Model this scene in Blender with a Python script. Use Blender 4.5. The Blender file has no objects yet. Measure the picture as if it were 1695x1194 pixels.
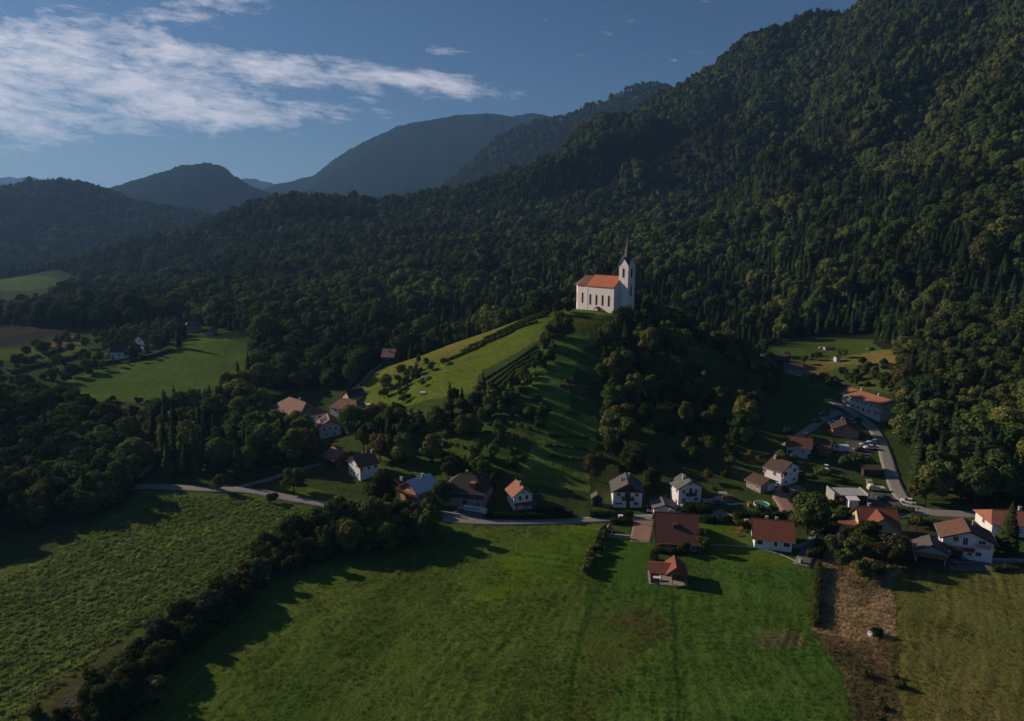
import bpy, bmesh, math, random
import numpy as np
from mathutils import Vector, Matrix

random.seed(7)
scene = bpy.context.scene
COL = scene.collection
R = math.radians

# ------------------------------------------------------------------ camera
CAM_H, PITCH, FOC = 80.0, R(11.0), 1130.0
CX, CY = 847.5, 597.0
cam_d = bpy.data.cameras.new('camera')
cam_d.sensor_width = 36.0
cam_d.lens = 36.0 * FOC / 1695.0
cam_d.clip_start = 1.0
cam_d.clip_end = 60000.0
cam = bpy.data.objects.new('camera', cam_d)
cam.location = (0, 0, CAM_H)
cam.rotation_euler = (R(90) - PITCH, 0, 0)
COL.objects.link(cam)
scene.camera = cam

# ------------------------------------------------------------------ render settings
scene.render.engine = 'CYCLES'
scene.view_settings.view_transform = 'Standard'
scene.view_settings.look = 'None'
scene.view_settings.gamma = 1.0
scene.view_settings.use_curve_mapping = False
scene.view_settings.exposure = EXPOSURE = 0.0
scene.cycles.max_bounces = 5
scene.cycles.diffuse_bounces = 2
scene.cycles.glossy_bounces = 2
scene.cycles.transmission_bounces = 3
scene.cycles.transparent_max_bounces = 8
scene.cycles.volume_bounces = 1
scene.cycles.use_denoising = True
scene.cycles.use_adaptive_sampling = True
scene.cycles.adaptive_threshold = 0.02

# ------------------------------------------------------------------ sun
SUN_EL = R(23.0)
sd2 = Vector((-0.91, 0.415, 0)).normalized()
SUN_DIR = Vector((sd2.x * math.cos(SUN_EL), sd2.y * math.cos(SUN_EL), math.sin(SUN_EL)))
sun_d = bpy.data.lights.new('sun', 'SUN')
sun_d.energy = 4.8
sun_d.angle = R(0.6)
sun_d.color = (1.0, 0.80, 0.60)
sun = bpy.data.objects.new('sun', sun_d)
sun.rotation_euler = (-SUN_DIR).to_track_quat('-Z', 'Y').to_euler()
COL.objects.link(sun)

# ------------------------------------------------------------------ world: sky with thin cloud bank
world = bpy.data.worlds.new('World')
scene.world = world
world.use_nodes = True


class NT:
    """tiny helper to write node trees"""
    def __init__(self, tree):
        self.t = tree
        tree.nodes.clear()

    def n(self, typ, ins=None, **props):
        nd = self.t.nodes.new(typ)
        for k, v in props.items():
            setattr(nd, k, v)
        if ins:
            for k, v in ins.items():
                self.put(nd.inputs[k], v)
        return nd

    def put(self, sock, v):
        if isinstance(v, bpy.types.NodeSocket):
            self.t.links.new(v, sock)
        elif v is not None:
            if hasattr(sock.default_value, '__len__') and isinstance(v, (tuple, list)) and len(sock.default_value) == 4 and len(v) == 3:
                v = (*v, 1.0)
            sock.default_value = v

    def m(self, op, a, b=None, c=None, clamp=False):
        nd = self.t.nodes.new('ShaderNodeMath')
        nd.operation = op
        nd.use_clamp = clamp
        for i, v in enumerate((a, b, c)):
            if v is not None:
                self.put(nd.inputs[i], v)
        return nd.outputs[0]

    def mix(self, f, a, b, blend='MIX'):
        nd = self.t.nodes.new('ShaderNodeMix')
        nd.data_type = 'RGBA'
        nd.blend_type = blend
        self.put(nd.inputs[0], f)
        self.put(nd.inputs[6], a)
        self.put(nd.inputs[7], b)
        return nd.outputs[2]

    def ramp(self, fac, stops, interp='LINEAR'):
        nd = self.t.nodes.new('ShaderNodeValToRGB')
        cr = nd.color_ramp
        cr.interpolation = interp
        while len(cr.elements) < len(stops):
            cr.elements.new(0.5)
        for e, (p, c) in zip(cr.elements, stops):
            e.position = p
            e.color = (*c, 1.0) if len(c) == 3 else c
        self.put(nd.inputs[0], fac)
        return nd.outputs[0]

    def noise(self, vec, scale, detail=3.0, rough=0.55, dist=0.0):
        nd = self.n('ShaderNodeTexNoise', {'Scale': scale, 'Detail': detail, 'Roughness': rough, 'Distortion': dist})
        if vec is not None:
            self.put(nd.inputs['Vector'], vec)
        return nd.outputs[0]


def pix_dir(px, py):
    u = (px - CX) / FOC
    v = (CY - py) / FOC
    F = math.cos(PITCH) + v * math.sin(PITCH)
    U = -math.sin(PITCH) + v * math.cos(PITCH)
    return u, F, U


w = NT(world.node_tree)
sky = w.n('ShaderNodeTexSky', sky_type='NISHITA', sun_disc=False, sun_elevation=SUN_EL,
          sun_rotation=math.atan2(sd2.x, sd2.y), altitude=300.0, air_density=1.1, dust_density=0.5, ozone_density=2.6)
tc = w.n('ShaderNodeTexCoord')
sep = w.n('ShaderNodeSeparateXYZ', {0: tc.outputs['Generated']})
X, Y, Z = sep.outputs
ysafe = w.m('MAXIMUM', Y, 0.05)
su = w.m('DIVIDE', X, ysafe)
se = w.m('DIVIDE', Z, ysafe)
blobs = [  # px, py, rx, ry, slope, weight   (angular patches of the cloud bank)
    (-60, 128, 330, 92, 0.06, 1.25), (150, 125, 300, 80, 0.10, 1.2), (380, 105, 330, 26, 0.125, 1.15), (650, 128, 185, 19, 0.13, 1.1),
    (270, 180, 260, 34, 0.02, 1.15), (345, 8, 120, 22, -0.14, .95), (730, 90, 60, 13, 0.05, .6),
    (520, 222, 75, 6, 0.03, .5), (250, 14, 40, 8, -.1, .5), (1120, 92, 70, 12, 0.0, .3), (1000, 60, 200, 40, 0.0, .12), (470, 150, 200, 25, .1, .6),
]
mask = None
for (bx, by, rx, ry, sl, wt) in blobs:
    u0, F0, U0 = pix_dir(bx, by)
    du = w.m('SUBTRACT', su, u0 / F0)
    de = w.m('SUBTRACT', se, U0 / F0)
    de = w.m('MULTIPLY_ADD', du, sl, de)
    a = w.m('DIVIDE', du, rx / FOC)
    b = w.m('DIVIDE', de, ry / FOC)
    r2 = w.m('ADD', w.m('MULTIPLY', a, a), w.m('MULTIPLY', b, b))
    g = w.m('MULTIPLY', w.m('SUBTRACT', 1.0, w.m('MULTIPLY', r2, 0.5), clamp=True), wt)
    mask = g if mask is None else w.m('MAXIMUM', mask, g)
comb = w.n('ShaderNodeCombineXYZ', {0: su, 1: w.m('MULTIPLY', w.m('MULTIPLY_ADD', su, 0.12, se), 3.4), 2: 0.3})
n1 = w.noise(comb.outputs[0], 9.0, 10.0, 0.66, 0.5)
n2 = w.noise(comb.outputs[0], 28.0, 5.0, 0.65, 0.3)
nn = w.m('ADD', w.m('MULTIPLY', n1, 1.15), w.m('MULTIPLY', n2, 0.8))
val = w.m('ADD', mask, w.m('MULTIPLY_ADD', nn, 2.1, -2.05))
mr = w.n('ShaderNodeMapRange', {0: val, 1: 0.5, 2: 1.45, 3: 0.0, 4: 0.85})
cl = w.m('MULTIPLY', mr.outputs[0], w.m('GREATER_THAN', Y, 0.05))
skyc = w.mix(1.0, sky.outputs[0], (0.48, 0.66, 0.88, 1), 'MULTIPLY')
cloudc = w.mix(0.0, (13.5, 13.2, 14.4, 1), (0, 0, 0, 1))
fin = w.mix(cl, skyc, cloudc)
bg = w.n('ShaderNodeBackground', {'Color': fin, 'Strength': 0.055})
wo = w.n('ShaderNodeOutputWorld', {0: bg.outputs[0]})

# ------------------------------------------------------------------ terrain height function
def P(px, py, d):
    u, F, U = pix_dir(px, py)
    t = d / F
    return (t * u, d, CAM_H + t * U)

ctrl = [(x, y, 0.0) for x in (-260, -130, 0, 130, 260) for y in (-100, 30, 110)]
ctrl += [(x, 160, 0.0) for x in (-110, -60, 0, 60, 120, 190)]
ctrl += [(-75, 200, 0.3), (-30, 196, 1.0), (10, 190, 0.6), (50, 188, 0.6), (90, 190, 0.8), (125, 195, 1.0), (165, 190, 0.5), (220, 180, 0.5)]
# church hill
ctrl += [P(985, 517, 310), P(1012, 521, 306), P(960, 516, 314), P(900, 519, 312), P(830, 541, 318), P(750, 569, 320), P(640, 613, 315), P(600, 640, 310),
         P(985, 560, 288), P(985, 600, 271), P(985, 640, 256), P(985, 700, 235), P(985, 760, 214), P(985, 815, 198),
         P(900, 560, 287), P(900, 600, 269), P(880, 640, 251), P(860, 700, 229), P(880, 780, 205),
         P(800, 600, 285), P(700, 660, 264), P(800, 660, 250), P(800, 720, 225), P(700, 720, 233), P(650, 760, 220), P(800, 780, 204),
         P(1060, 522, 312), P(1100, 545, 307), P(1060, 600, 282), P(1100, 650, 264), P(1100, 760, 216), P(1060, 700, 241),
         P(1200, 620, 292), P(1300, 680, 268), P(1200, 700, 243), P(1250, 770, 216), P(1180, 770, 214),
         (60, 350, 31), (60, 385, 17), (0, 340, 30), (0, 365, 19), (0, 400, 14), (-40, 345, 15), P(642, 607, 331), (-60, 365, 8), (-60, 395, 7), (110, 350, 18), (110, 390, 12), (30, 333, 40)]
# village valley on the right
ctrl += [P(1440, 690, 272), P(1400, 668, 286), P(1460, 745, 232), P(1400, 740, 235), P(1480, 800, 207), P(1340, 740, 232),
         P(1400, 640, 318), P(1450, 625, 318), P(1400, 605, 338), P(1470, 600, 330), P(1350, 580, 378), P(1420, 572, 385), P(1300, 600, 350), P(1380, 556, 410),
         (140, 350, 11), (250, 190, 3), (260, 240, 14), (300, 240, 20), (230, 280, 20), (260, 330, 32), (200, 240, 6), (220, 340, 22), (330, 300, 40), (400, 220, 30), (400, 120, 10)]
# plain, meadow and farm on the left
ctrl += [(-60, 230, 1.5), (-100, 230, 1.5), (-130, 210, 1.0), (-170, 245, 8), (-200, 225, 11), (-225, 200, 8), (-260, 250, 10), (-180, 200, 3), (-350, 200, 4),
         P(480, 690, 292), P(560, 700, 284), P(400, 640, 322), P(300, 660, 312), P(150, 650, 318), P(250, 610, 352), P(230, 585, 385), P(340, 565, 400), P(400, 590, 375),
         P(320, 552, 440), P(100, 590, 385), P(30, 590, 385), P(50, 560, 430), P(20, 550, 450), (-400, 320, 2), (-600, 500, 0), (-420, 600, 0), (-620, 850, 0), (-500, 1000, 0), (-800, 1100, 0), (-1000, 700, 0), (-1200, 1300, 0), (-900, 1500, 0),
         P(640, 606, 338), P(560, 620, 355), P(480, 600, 375)]
# forested foothills
ctrl += [P(200, 545, 470), P(200, 510, 600), P(300, 520, 520), P(400, 520, 520), P(400, 490, 640), P(500, 500, 560), P(500, 455, 740), P(600, 520, 500), P(600, 480, 620), P(600, 440, 780),
         P(700, 530, 470), P(700, 490, 580), P(700, 450, 720), P(700, 400, 900), P(800, 500, 520), P(800, 460, 620), P(800, 420, 760), P(850, 380, 900), P(500, 420, 880), P(350, 470, 780), P(250, 480, 800), P(150, 485, 800),
         P(870, 300, 1450), P(740, 305, 1350), P(650, 318, 1300), P(560, 330, 1300), P(480, 328, 1280), P(420, 345, 1250), P(350, 378, 1200), P(260, 400, 1150), P(180, 425, 1120), P(100, 447, 1050),
         P(600, 380, 1080), P(450, 400, 1000), P(750, 355, 1100)]
ctrl += [(-300, 1600, 60), (-100, 1700, 80), (100, 1900, 120), (-600, 1400, 10), (-500, 1700, 20)]
# mountain
ctrl += [P(880, 304, 1500), P(940, 281, 1500), P(1000, 243, 1500), P(1050, 206, 1480), P(1100, 172, 1450), P(1200, 108, 1400), P(1300, 62, 1330), P(1350, 40, 1300), P(1400, 20, 1260), P(1500, -30, 1200), P(1600, -75, 1120), P(1750, -130, 1050), P(1900, -150, 950),
         P(1000, 320, 1050), P(1100, 290, 1050), P(1200, 230, 1080), P(1300, 180, 1050), P(1400, 130, 1000), P(1500, 80, 950), P(1600, 60, 900), P(1700, 30, 860),
         P(1000, 400, 760), P(1100, 370, 800), P(1200, 340, 820), P(1300, 290, 800), P(1400, 270, 780), P(1500, 240, 740), P(1600, 220, 700), P(1700, 200, 680),
         P(900, 440, 650), P(1000, 450, 600), P(1100, 430, 620), P(1200, 420, 620), P(1300, 380, 630), P(1400, 350, 610), P(1500, 330, 590), P(1600, 320, 560), P(1700, 300, 540),
         P(1000, 485, 520), P(1100, 500, 500), P(1200, 500, 490), P(1300, 480, 490), P(1400, 470, 470), P(1500, 450, 450), P(1600, 440, 430), P(1700, 430, 420),
         P(1200, 550, 430), P(1300, 540, 440), P(1450, 535, 425), P(1550, 520, 400), P(1650, 520, 385),
         (300, 2100, 230), (700, 1900, 330), (1200, 1600, 380), (1600, 1200, 400), (900, 300, 240), (700, 400, 220), (550, 200, 90)]
C = np.array(ctrl, float)
CXY = C[:, :2] / 300.0

def _U(r2):
    return r2 * np.log(r2 + 1e-9)

def _fit(XY, Zv, lam=2e-4):
    n = len(XY)
    K = _U(((XY[:, None] - XY[None]) ** 2).sum(-1)) + lam * np.eye(n)
    Pm = np.c_[np.ones(n), XY]
    A = np.zeros((n + 3, n + 3))
    A[:n, :n] = K
    A[:n, n:] = Pm
    A[n:, :n] = Pm.T
    return np.linalg.solve(A, np.r_[Zv, 0, 0, 0])

WTS = _fit(CXY, C[:, 2])

def tps(x, y):
    xs, ys = np.asarray(x, float).ravel() / 300.0, np.asarray(y, float).ravel() / 300.0
    out = WTS[-3] + WTS[-2] * xs + WTS[-1] * ys
    for i in range(len(CXY)):
        r2 = (xs - CXY[i, 0]) ** 2 + (ys - CXY[i, 1]) ** 2
        out += WTS[i] * r2 * np.log(r2 + 1e-9)
    return out.reshape(np.shape(x))

_rng = np.random.RandomState(11)
_LAT = _rng.rand(256, 256)

def vnoise(x, y):
    xi, yi = np.floor(x).astype(int), np.floor(y).astype(int)
    fx, fy = x - xi, y - yi
    fx, fy = fx * fx * fx * (fx * (fx * 6 - 15) + 10), fy * fy * fy * (fy * (fy * 6 - 15) + 10)
    a, b = _LAT[xi % 256, yi % 256], _LAT[(xi + 1) % 256, yi % 256]
    c, d = _LAT[xi % 256, (yi + 1) % 256], _LAT[(xi + 1) % 256, (yi + 1) % 256]
    return (a * (1 - fx) + b * fx) * (1 - fy) + (c * (1 - fx) + d * fx) * fy

def fbm(x, y, oct=4, g=0.5):
    s, a, tot = 0, 1.0, 0
    for k in range(oct):
        s = s + a * vnoise(x * 2 ** k + 17.3 * k, y * 2 ** k + 5.1 * k)
        tot += a
        a *= g
    return s / tot

def sstep(a, b, x):
    t = np.clip((x - a) / (b - a), 0, 1)
    return t * t * (3 - 2 * t)

RIDGES = [  # distance, front width, back width, skyline pixels
    (2000, 700, 900, [(-400, 330), (-120, 330), (-40, 318), (40, 303), (90, 298), (150, 306), (200, 326), (260, 343), (330, 350), (420, 385), (520, 430)]),
    (3200, 900, 1000, [(60, 400), (140, 335), (170, 310), (230, 292), (290, 272), (340, 266), (368, 270), (386, 285), (410, 300), (450, 318), (520, 345), (600, 380)]),
    (4600, 1500, 1500, [(330, 400), (400, 335), (450, 304), (520, 287), (560, 257), (600, 232), (650, 209), (700, 194), (760, 186), (800, 184), (850, 189), (882, 185), (910, 190), (960, 215), (1020, 260), (1100, 330)]),
    (2700, 800, 900, [(560, 400), (640, 370), (740, 300), (780, 262), (820, 228), (860, 207), (930, 191), (1000, 166), (1050, 142), (1080, 135), (1100, 137), (1150, 160), (1200, 210), (1400, 330)]),
    (6800, 1500, 2000, [(-500, 330), (-100, 296), (0, 291), (50, 291), (110, 300), (160, 311), (230, 340), (350, 335), (395, 296), (420, 292), (450, 300), (480, 330), (600, 390)]),
]
_rid = []
for D, wf, wb, sk in RIDGES:
    pts = np.array([P(a, b, D) for a, b in sk])
    _rid.append((D, wf, wb, pts[:, 0], np.maximum(pts[:, 2] - 8, -40)))

def zfun(x, y):
    x, y = np.asarray(x, float), np.asarray(y, float)
    base = tps(x, y)
    base = base * sstep(3000, 2000, np.hypot(x, y)) * sstep(-1800, -900, x) * sstep(2600, 1700, x) * sstep(-300, -60, y)
    base = np.maximum(base, -0.6)
    far = sstep(420, 900, np.hypot(x, y))
    hill = sstep(25, 160, base)
    base = base + ((fbm(x / 170 + 3, y / 230 + 9, 4) - 0.56) * 120 + (fbm((x + y * .5) / 70 + 13, y / 260 + 9, 3) - 0.5) * 26) * hill * far * sstep(-200, 150, x + 0.25 * y)
    base = base + (fbm((x - y * .35) / 330 + 31, (y + x * .2) / 700 + 2, 3) - 0.57) * 240 * sstep(60, 200, base) * far * sstep(-100, 300, x + 0.1 * y)
    q_ = (x * .75 - y * .66) / 185 + (fbm(x / 260 + 5, y / 260, 3) - .5) * 2.2
    gul = np.abs(2 * (q_ - np.floor(q_)) - 1)
    gul = sstep(0.0, 1.0, gul) * (.45 + .9 * fbm(x / 300 + 7, y / 300 + 1, 2))
    base = base - (gul - .15) * 46 * sstep(70, 190, base) * (.45 + .55 * sstep(1350, 1050, y - .05 * x)) * far * sstep(-250, 100, x)
    base = base + (fbm(x / 120 + 3, y / 160 + 9, 4) - 0.5) * 24 * hill * far
    base = base + (fbm(x / 40 + 3, y / 40 + 9, 3) - 0.5) * 1.2 * sstep(2, 14, base)
    z = base
    for D, wf, wb, xs, hs in _rid:
        k = 1.0
        H = np.interp(x, xs, hs, left=-60, right=-60)
        H = H + (fbm(x / 90, y * 0 + D, 3) - 0.5) * 14
        yy = y + (fbm(x / 380 + D, y / 900, 3) - 0.5) * wf * 0.9 * np.clip(1 - np.abs(y - D) / 250, 0, 1) * -1 + 0
        warp = (fbm(x / 330 + D, y / 1200, 3) - 0.5) * wf * 0.9
        s = np.where(y < D, (D - y) / wf, (y - D) / wb)
        s = np.clip(s * (1 + 0.25 * (fbm(x / 420 + D, y / 420, 4) - 0.5)), 0, 1.5)
        prof = np.where(s < 1, (1 - s) ** 1.25 * (1 + .25 * s), 0)
        rz = (H + 5) * prof - 5 + (vnoise(x / 11 + D, y / 11) - .5) * 8 * (prof > .02)
        z = np.maximum(z, rz)
    return z

# fast lookup grids
class Grid:
    def __init__(self, x0, x1, y0, y1, st):
        self.x0, self.y0, self.st = x0, y0, st
        xs, ys = np.arange(x0, x1 + st, st), np.arange(y0, y1 + st, st)
        self.nx, self.ny = len(xs), len(ys)
        XX, YY = np.meshgrid(xs, ys, indexing='ij')
        self.z = zfun(XX, YY)

    def inside(self, x, y):
        return (x >= self.x0) & (x < self.x0 + (self.nx - 1) * self.st) & (y >= self.y0) & (y < self.y0 + (self.ny - 1) * self.st)

    def __call__(self, x, y):
        gx = np.clip((x - self.x0) / self.st, 0, self.nx - 1.001)
        gy = np.clip((y - self.y0) / self.st, 0, self.ny - 1.001)
        i, j = gx.astype(int), gy.astype(int)
        fx, fy = gx - i, gy - j
        z = self.z
        return (z[i, j] * (1 - fx) + z[i + 1, j] * fx) * (1 - fy) + (z[i, j + 1] * (1 - fx) + z[i + 1, j + 1] * fx) * fy

GN_ = Grid(-420, 420, 60, 520, 2.0)
GF_ = Grid(-3600, 2600, 0, 7600, 16.0)

def gz(x, y):
    x, y = np.atleast_1d(np.asarray(x, float)), np.atleast_1d(np.asarray(y, float))
    return np.where(GN_.inside(x, y), GN_(x, y), GF_(x, y))

def zat(x, y):
    return float(gz(x, y)[0])

_T = np.r_[np.arange(70, 700, 1.5), np.geomspace(700, 8500, 500)]

def at(px, py):
    """the point of the ground that pixel (px, py) of the 1695-wide photograph looks at"""
    u, F, U = pix_dir(px, py)
    x, y, z = _T * u, _T * F, CAM_H + _T * U
    d = z - gz(x, y)
    k = np.argmax(d < 0)
    if d[k] >= 0:
        k = len(_T) - 1
    if k == 0:
        k = 1
    f = d[k - 1] / (d[k - 1] - d[k] + 1e-9)
    f = min(max(f, 0), 1)
    t = _T[k - 1] + f * (_T[k] - _T[k - 1])
    return Vector((t * u, t * F, zat(t * u, t * F)))

def proj(x, y, z):
    dz = z - CAM_H
    c, s = math.cos(PITCH), math.sin(PITCH)
    f = y * c - dz * s
    up = y * s + dz * c
    return CX + FOC * x / f, CY - FOC * up / f
# ------------------------------------------------------------------ materials
MATS = {}

def new_mat(name):
    m = bpy.data.materials.new(name)
    m.use_nodes = True
    MATS[name] = m
    return m, NT(m.node_tree)

def surf(nt, color, rough=0.8, bump=None, bstr=0.3, bdist=0.1, spec=0.3, metal=0.0):
    p = nt.n('ShaderNodeBsdfPrincipled', {'Base Color': color, 'Roughness': rough, 'Specular IOR Level': spec, 'Metallic': metal})
    if bump is not None:
        b = nt.n('ShaderNodeBump', {'Strength': bstr, 'Distance': bdist, 'Height': bump})
        nt.put(p.inputs['Normal'], b.outputs[0])
    nt.n('ShaderNodeOutputMaterial', {0: p.outputs[0]})
    return p

def obj_vec(nt):
    return nt.n('ShaderNodeTexCoord').outputs['Object']

def plain(name, col, rough=0.75, var=0.25, scale=1.5, bstr=0.25, spec=0.3, metal=0.0):
    if name in MATS:
        return MATS[name]
    m, nt = new_mat(name)
    v = obj_vec(nt)
    n_ = nt.noise(v, scale, 5, 0.65)
    n2_ = nt.noise(v, scale * 9, 3, 0.6)
    k = nt.m('MULTIPLY_ADD', n_, var * 2, 1 - var)
    k = nt.m('MULTIPLY_ADD', n2_, var * 0.8, nt.m('SUBTRACT', k, var * 0.4))
    kc = nt.n('ShaderNodeCombineColor', {0: k, 1: k, 2: k})
    c = nt.mix(1.0, col, kc.outputs[0], 'MULTIPLY')
    surf(nt, c, rough, n2_, bstr, 0.05, spec, metal)
    return m

def roof_mat(name, col, col2, course=0.35, tile=0.28, moss=0.25):
    """fired tile roof: courses across the slope (UV.y in metres up the slope), tile to tile variation"""
    if name in MATS:
        return MATS[name]
    m, nt = new_mat(name)
    uv = nt.n('ShaderNodeUVMap', uv_map='UVMap').outputs[0]
    s = nt.n('ShaderNodeSeparateXYZ', {0: uv})
    cy_ = nt.m('DIVIDE', s.outputs[1], course)
    cx_ = nt.m('DIVIDE', s.outputs[0], tile)
    fy = nt.m('FRACT', cy_)
    iy = nt.m('FLOOR', cy_)
    ix = nt.m('FLOOR', cx_)
    fx = nt.m('FRACT', cx_)
    cc = nt.n('ShaderNodeCombineXYZ', {0: ix, 1: iy})
    wn = nt.n('ShaderNodeTexWhiteNoise', {0: cc.outputs[0]}, noise_dimensions='2D')
    big = nt.noise(obj_vec(nt), 0.45, 5, 0.7)
    f = nt.m('MULTIPLY_ADD', wn.outputs[0], 0.5, nt.m('MULTIPLY_ADD', big, 1.6, -0.6), clamp=True)
    c = nt.mix(f, col, col2)
    ms = nt.m('MULTIPLY', nt.m('SUBTRACT', nt.noise(obj_vec(nt), 1.1, 6, 0.75), 0.52, clamp=True), 4.0 * moss, clamp=True)
    c = nt.mix(ms, c, (0.035, 0.035, 0.022, 1))
    h = nt.m('ADD', fy, nt.m('MULTIPLY', nt.m('ABSOLUTE', nt.m('SUBTRACT', fx, 0.5)), 0.8))
    surf(nt, c, 0.8, h, 0.5, 0.06)
    return m

def wall_mat(name, col, stain=0.3):
    if name in MATS:
        return MATS[name]
    m, nt = new_mat(name)
    v = obj_vec(nt)
    mp = nt.n('ShaderNodeMapping', {'Vector': v, 'Scale': (1.2, 1.2, 0.25)})
    n1_ = nt.noise(mp.outputs[0], 1.2, 6, 0.7)
    n2_ = nt.noise(v, 14, 3, 0.6)
    k = nt.m('MULTIPLY', nt.m('SUBTRACT', n1_, 0.48, clamp=True), 3 * stain, clamp=True)
    c = nt.mix(k, col, tuple(a * 0.55 for a in col[:3]) + (1,))
    surf(nt, c, 0.9, n2_, 0.15, 0.02, 0.2)
    return m

def wood_mat(name, col, axis='Z', board=0.16):
    if name in MATS:
        return MATS[name]
    m, nt = new_mat(name)
    s = nt.n('ShaderNodeSeparateXYZ', {0: obj_vec(nt)})
    q = nt.m('ADD', s.outputs[0], s.outputs[1]) if axis == 'Z' else s.outputs[2]
    q = nt.m('DIVIDE', q, board)
    wn = nt.n('ShaderNodeTexWhiteNoise', {1: nt.m('FLOOR', q)}, noise_dimensions='1D')
    k = nt.m('MULTIPLY_ADD', wn.outputs[0], 0.6, 0.7)
    gap = nt.m('GREATER_THAN', nt.m('FRACT', q), 0.08)
    k = nt.m('MULTIPLY', k, nt.m('MULTIPLY_ADD', gap, 0.7, 0.3))
    k = nt.m('MULTIPLY', k, nt.m('MULTIPLY_ADD', nt.noise(obj_vec(nt), 3, 4, .6), 0.6, 0.7))
    kc = nt.n('ShaderNodeCombineColor', {0: k, 1: k, 2: k})
    surf(nt, nt.mix(1.0, col, kc.outputs[0], 'MULTIPLY'), 0.8)
    return m

def glass_mat():
    m, nt = new_mat('window_glass')
    p = nt.n('ShaderNodeBsdfPrincipled', {'Base Color': (0.02, 0.025, 0.03, 1), 'Roughness': 0.12, 'Specular IOR Level': 0.6})
    nt.n('ShaderNodeOutputMaterial', {0: p.outputs[0]})
    return m

GLASS = glass_mat()
FRAME = plain('window_frame_white', (0.62, 0.61, 0.58, 1), 0.6, 0.1)
FRAMEB = plain('window_frame_brown', (0.07, 0.04, 0.025, 1), 0.6, 0.2)

def foliage_mat(name, c1, c2, c3, trans=0.25, hue=1.0):
    m, nt = new_mat(name)
    oi = nt.n('ShaderNodeObjectInfo')
    geo = nt.n('ShaderNodeNewGeometry')
    r = oi.outputs['Random']
    base = nt.ramp(r, [(0.0, c1), (0.45, c2), (0.85, tuple((a + b) / 2 for a, b in zip(c2, c3))), (1.0, c3)])
    pn = nt.noise(geo.outputs['Position'], 0.012, 4, 0.6)
    pn2 = nt.noise(geo.outputs['Position'], 0.9, 3, 0.6)
    k = nt.m('MULTIPLY_ADD', pn, 2.8, -0.4, )
    k = nt.m('MULTIPLY', k, nt.m('MULTIPLY_ADD', pn2, 0.7, 0.65))
    ri = nt.m('MULTIPLY_ADD', geo.outputs['Random Per Island'], 0.6, 0.7)
    k = nt.m('MULTIPLY', k, ri)
    kc = nt.n('ShaderNodeCombineColor', {0: k, 1: k, 2: nt.m('MULTIPLY', k, 0.95)})
    c = nt.mix(1.0, base, kc.outputs[0], 'MULTIPLY')
    d = nt.n('ShaderNodeBsdfDiffuse', {0: c})
    t = nt.n('ShaderNodeBsdfTranslucent', {0: c})
    mx = nt.n('ShaderNodeMixShader', {0: trans, 1: d.outputs[0], 2: t.outputs[0]})
    nt.n('ShaderNodeOutputMaterial', {0: mx.outputs[0]})
    return m

LEAF = foliage_mat('broadleaf_foliage', (0.040, 0.070, 0.024), (0.082, 0.120, 0.034), (0.175, 0.185, 0.055), 0.25)
NEEDLE = foliage_mat('needle_foliage', (0.026, 0.045, 0.020), (0.036, 0.060, 0.024), (0.050, 0.070, 0.027), 0.15)
AUTUMN = foliage_mat('turning_foliage', (0.090, 0.090, 0.024), (0.12, 0.108, 0.03), (0.145, 0.115, 0.034), 0.28)
SHRUBM = foliage_mat('shrub_foliage', (0.045, 0.065, 0.016), (0.065, 0.085, 0.022), (0.10, 0.09, 0.035), 0.25)
SILVERM = foliage_mat('pale_foliage', (0.085, 0.095, 0.05), (0.11, 0.12, 0.06), (0.14, 0.14, 0.075), 0.25)
HEDGEM = foliage_mat('hedge_foliage', (0.022, 0.045, 0.014), (0.026, 0.05, 0.015), (0.032, 0.06, 0.018), 0.12)
MAIZEM = foliage_mat('maize_foliage', (0.05, 0.075, 0.022), (0.065, 0.09, 0.028), (0.09, 0.10, 0.035), 0.25)
VINEM = foliage_mat('vine_foliage', (0.085, 0.125, 0.03), (0.10, 0.145, 0.034), (0.12, 0.155, 0.04), 0.3)
BARK = plain('bark', (0.055, 0.042, 0.03, 1), 0.95, 0.35, 3)

# ------------------------------------------------------------------ ground zones, as colours of the soil and the grass itself
def wpoly(pts):
    return np.array([tuple(at(*p[:2]))[:2] if len(p) == 2 else P(*p)[:2] for p in pts])

def inpoly(x, y, poly):
    x, y = np.asarray(x, float), np.asarray(y, float)
    res = np.zeros(x.shape, bool)
    x0, y0 = poly.min(0)
    x1, y1 = poly.max(0)
    sel = (x >= x0) & (x <= x1) & (y >= y0) & (y <= y1)
    xs, ys = x[sel], y[sel]
    c = np.zeros(xs.shape, bool)
    n = len(poly)
    for i in range(n):
        ax, ay = poly[i]
        bx, by = poly[i - 1]
        cond = ((ay > ys) != (by > ys))
        with np.errstate(divide='ignore', invalid='ignore'):
            xi = (bx - ax) * (ys - ay) / (by - ay + 1e-12) + ax
        c ^= cond & (xs < xi)
    res[sel] = c
    return res

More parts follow.
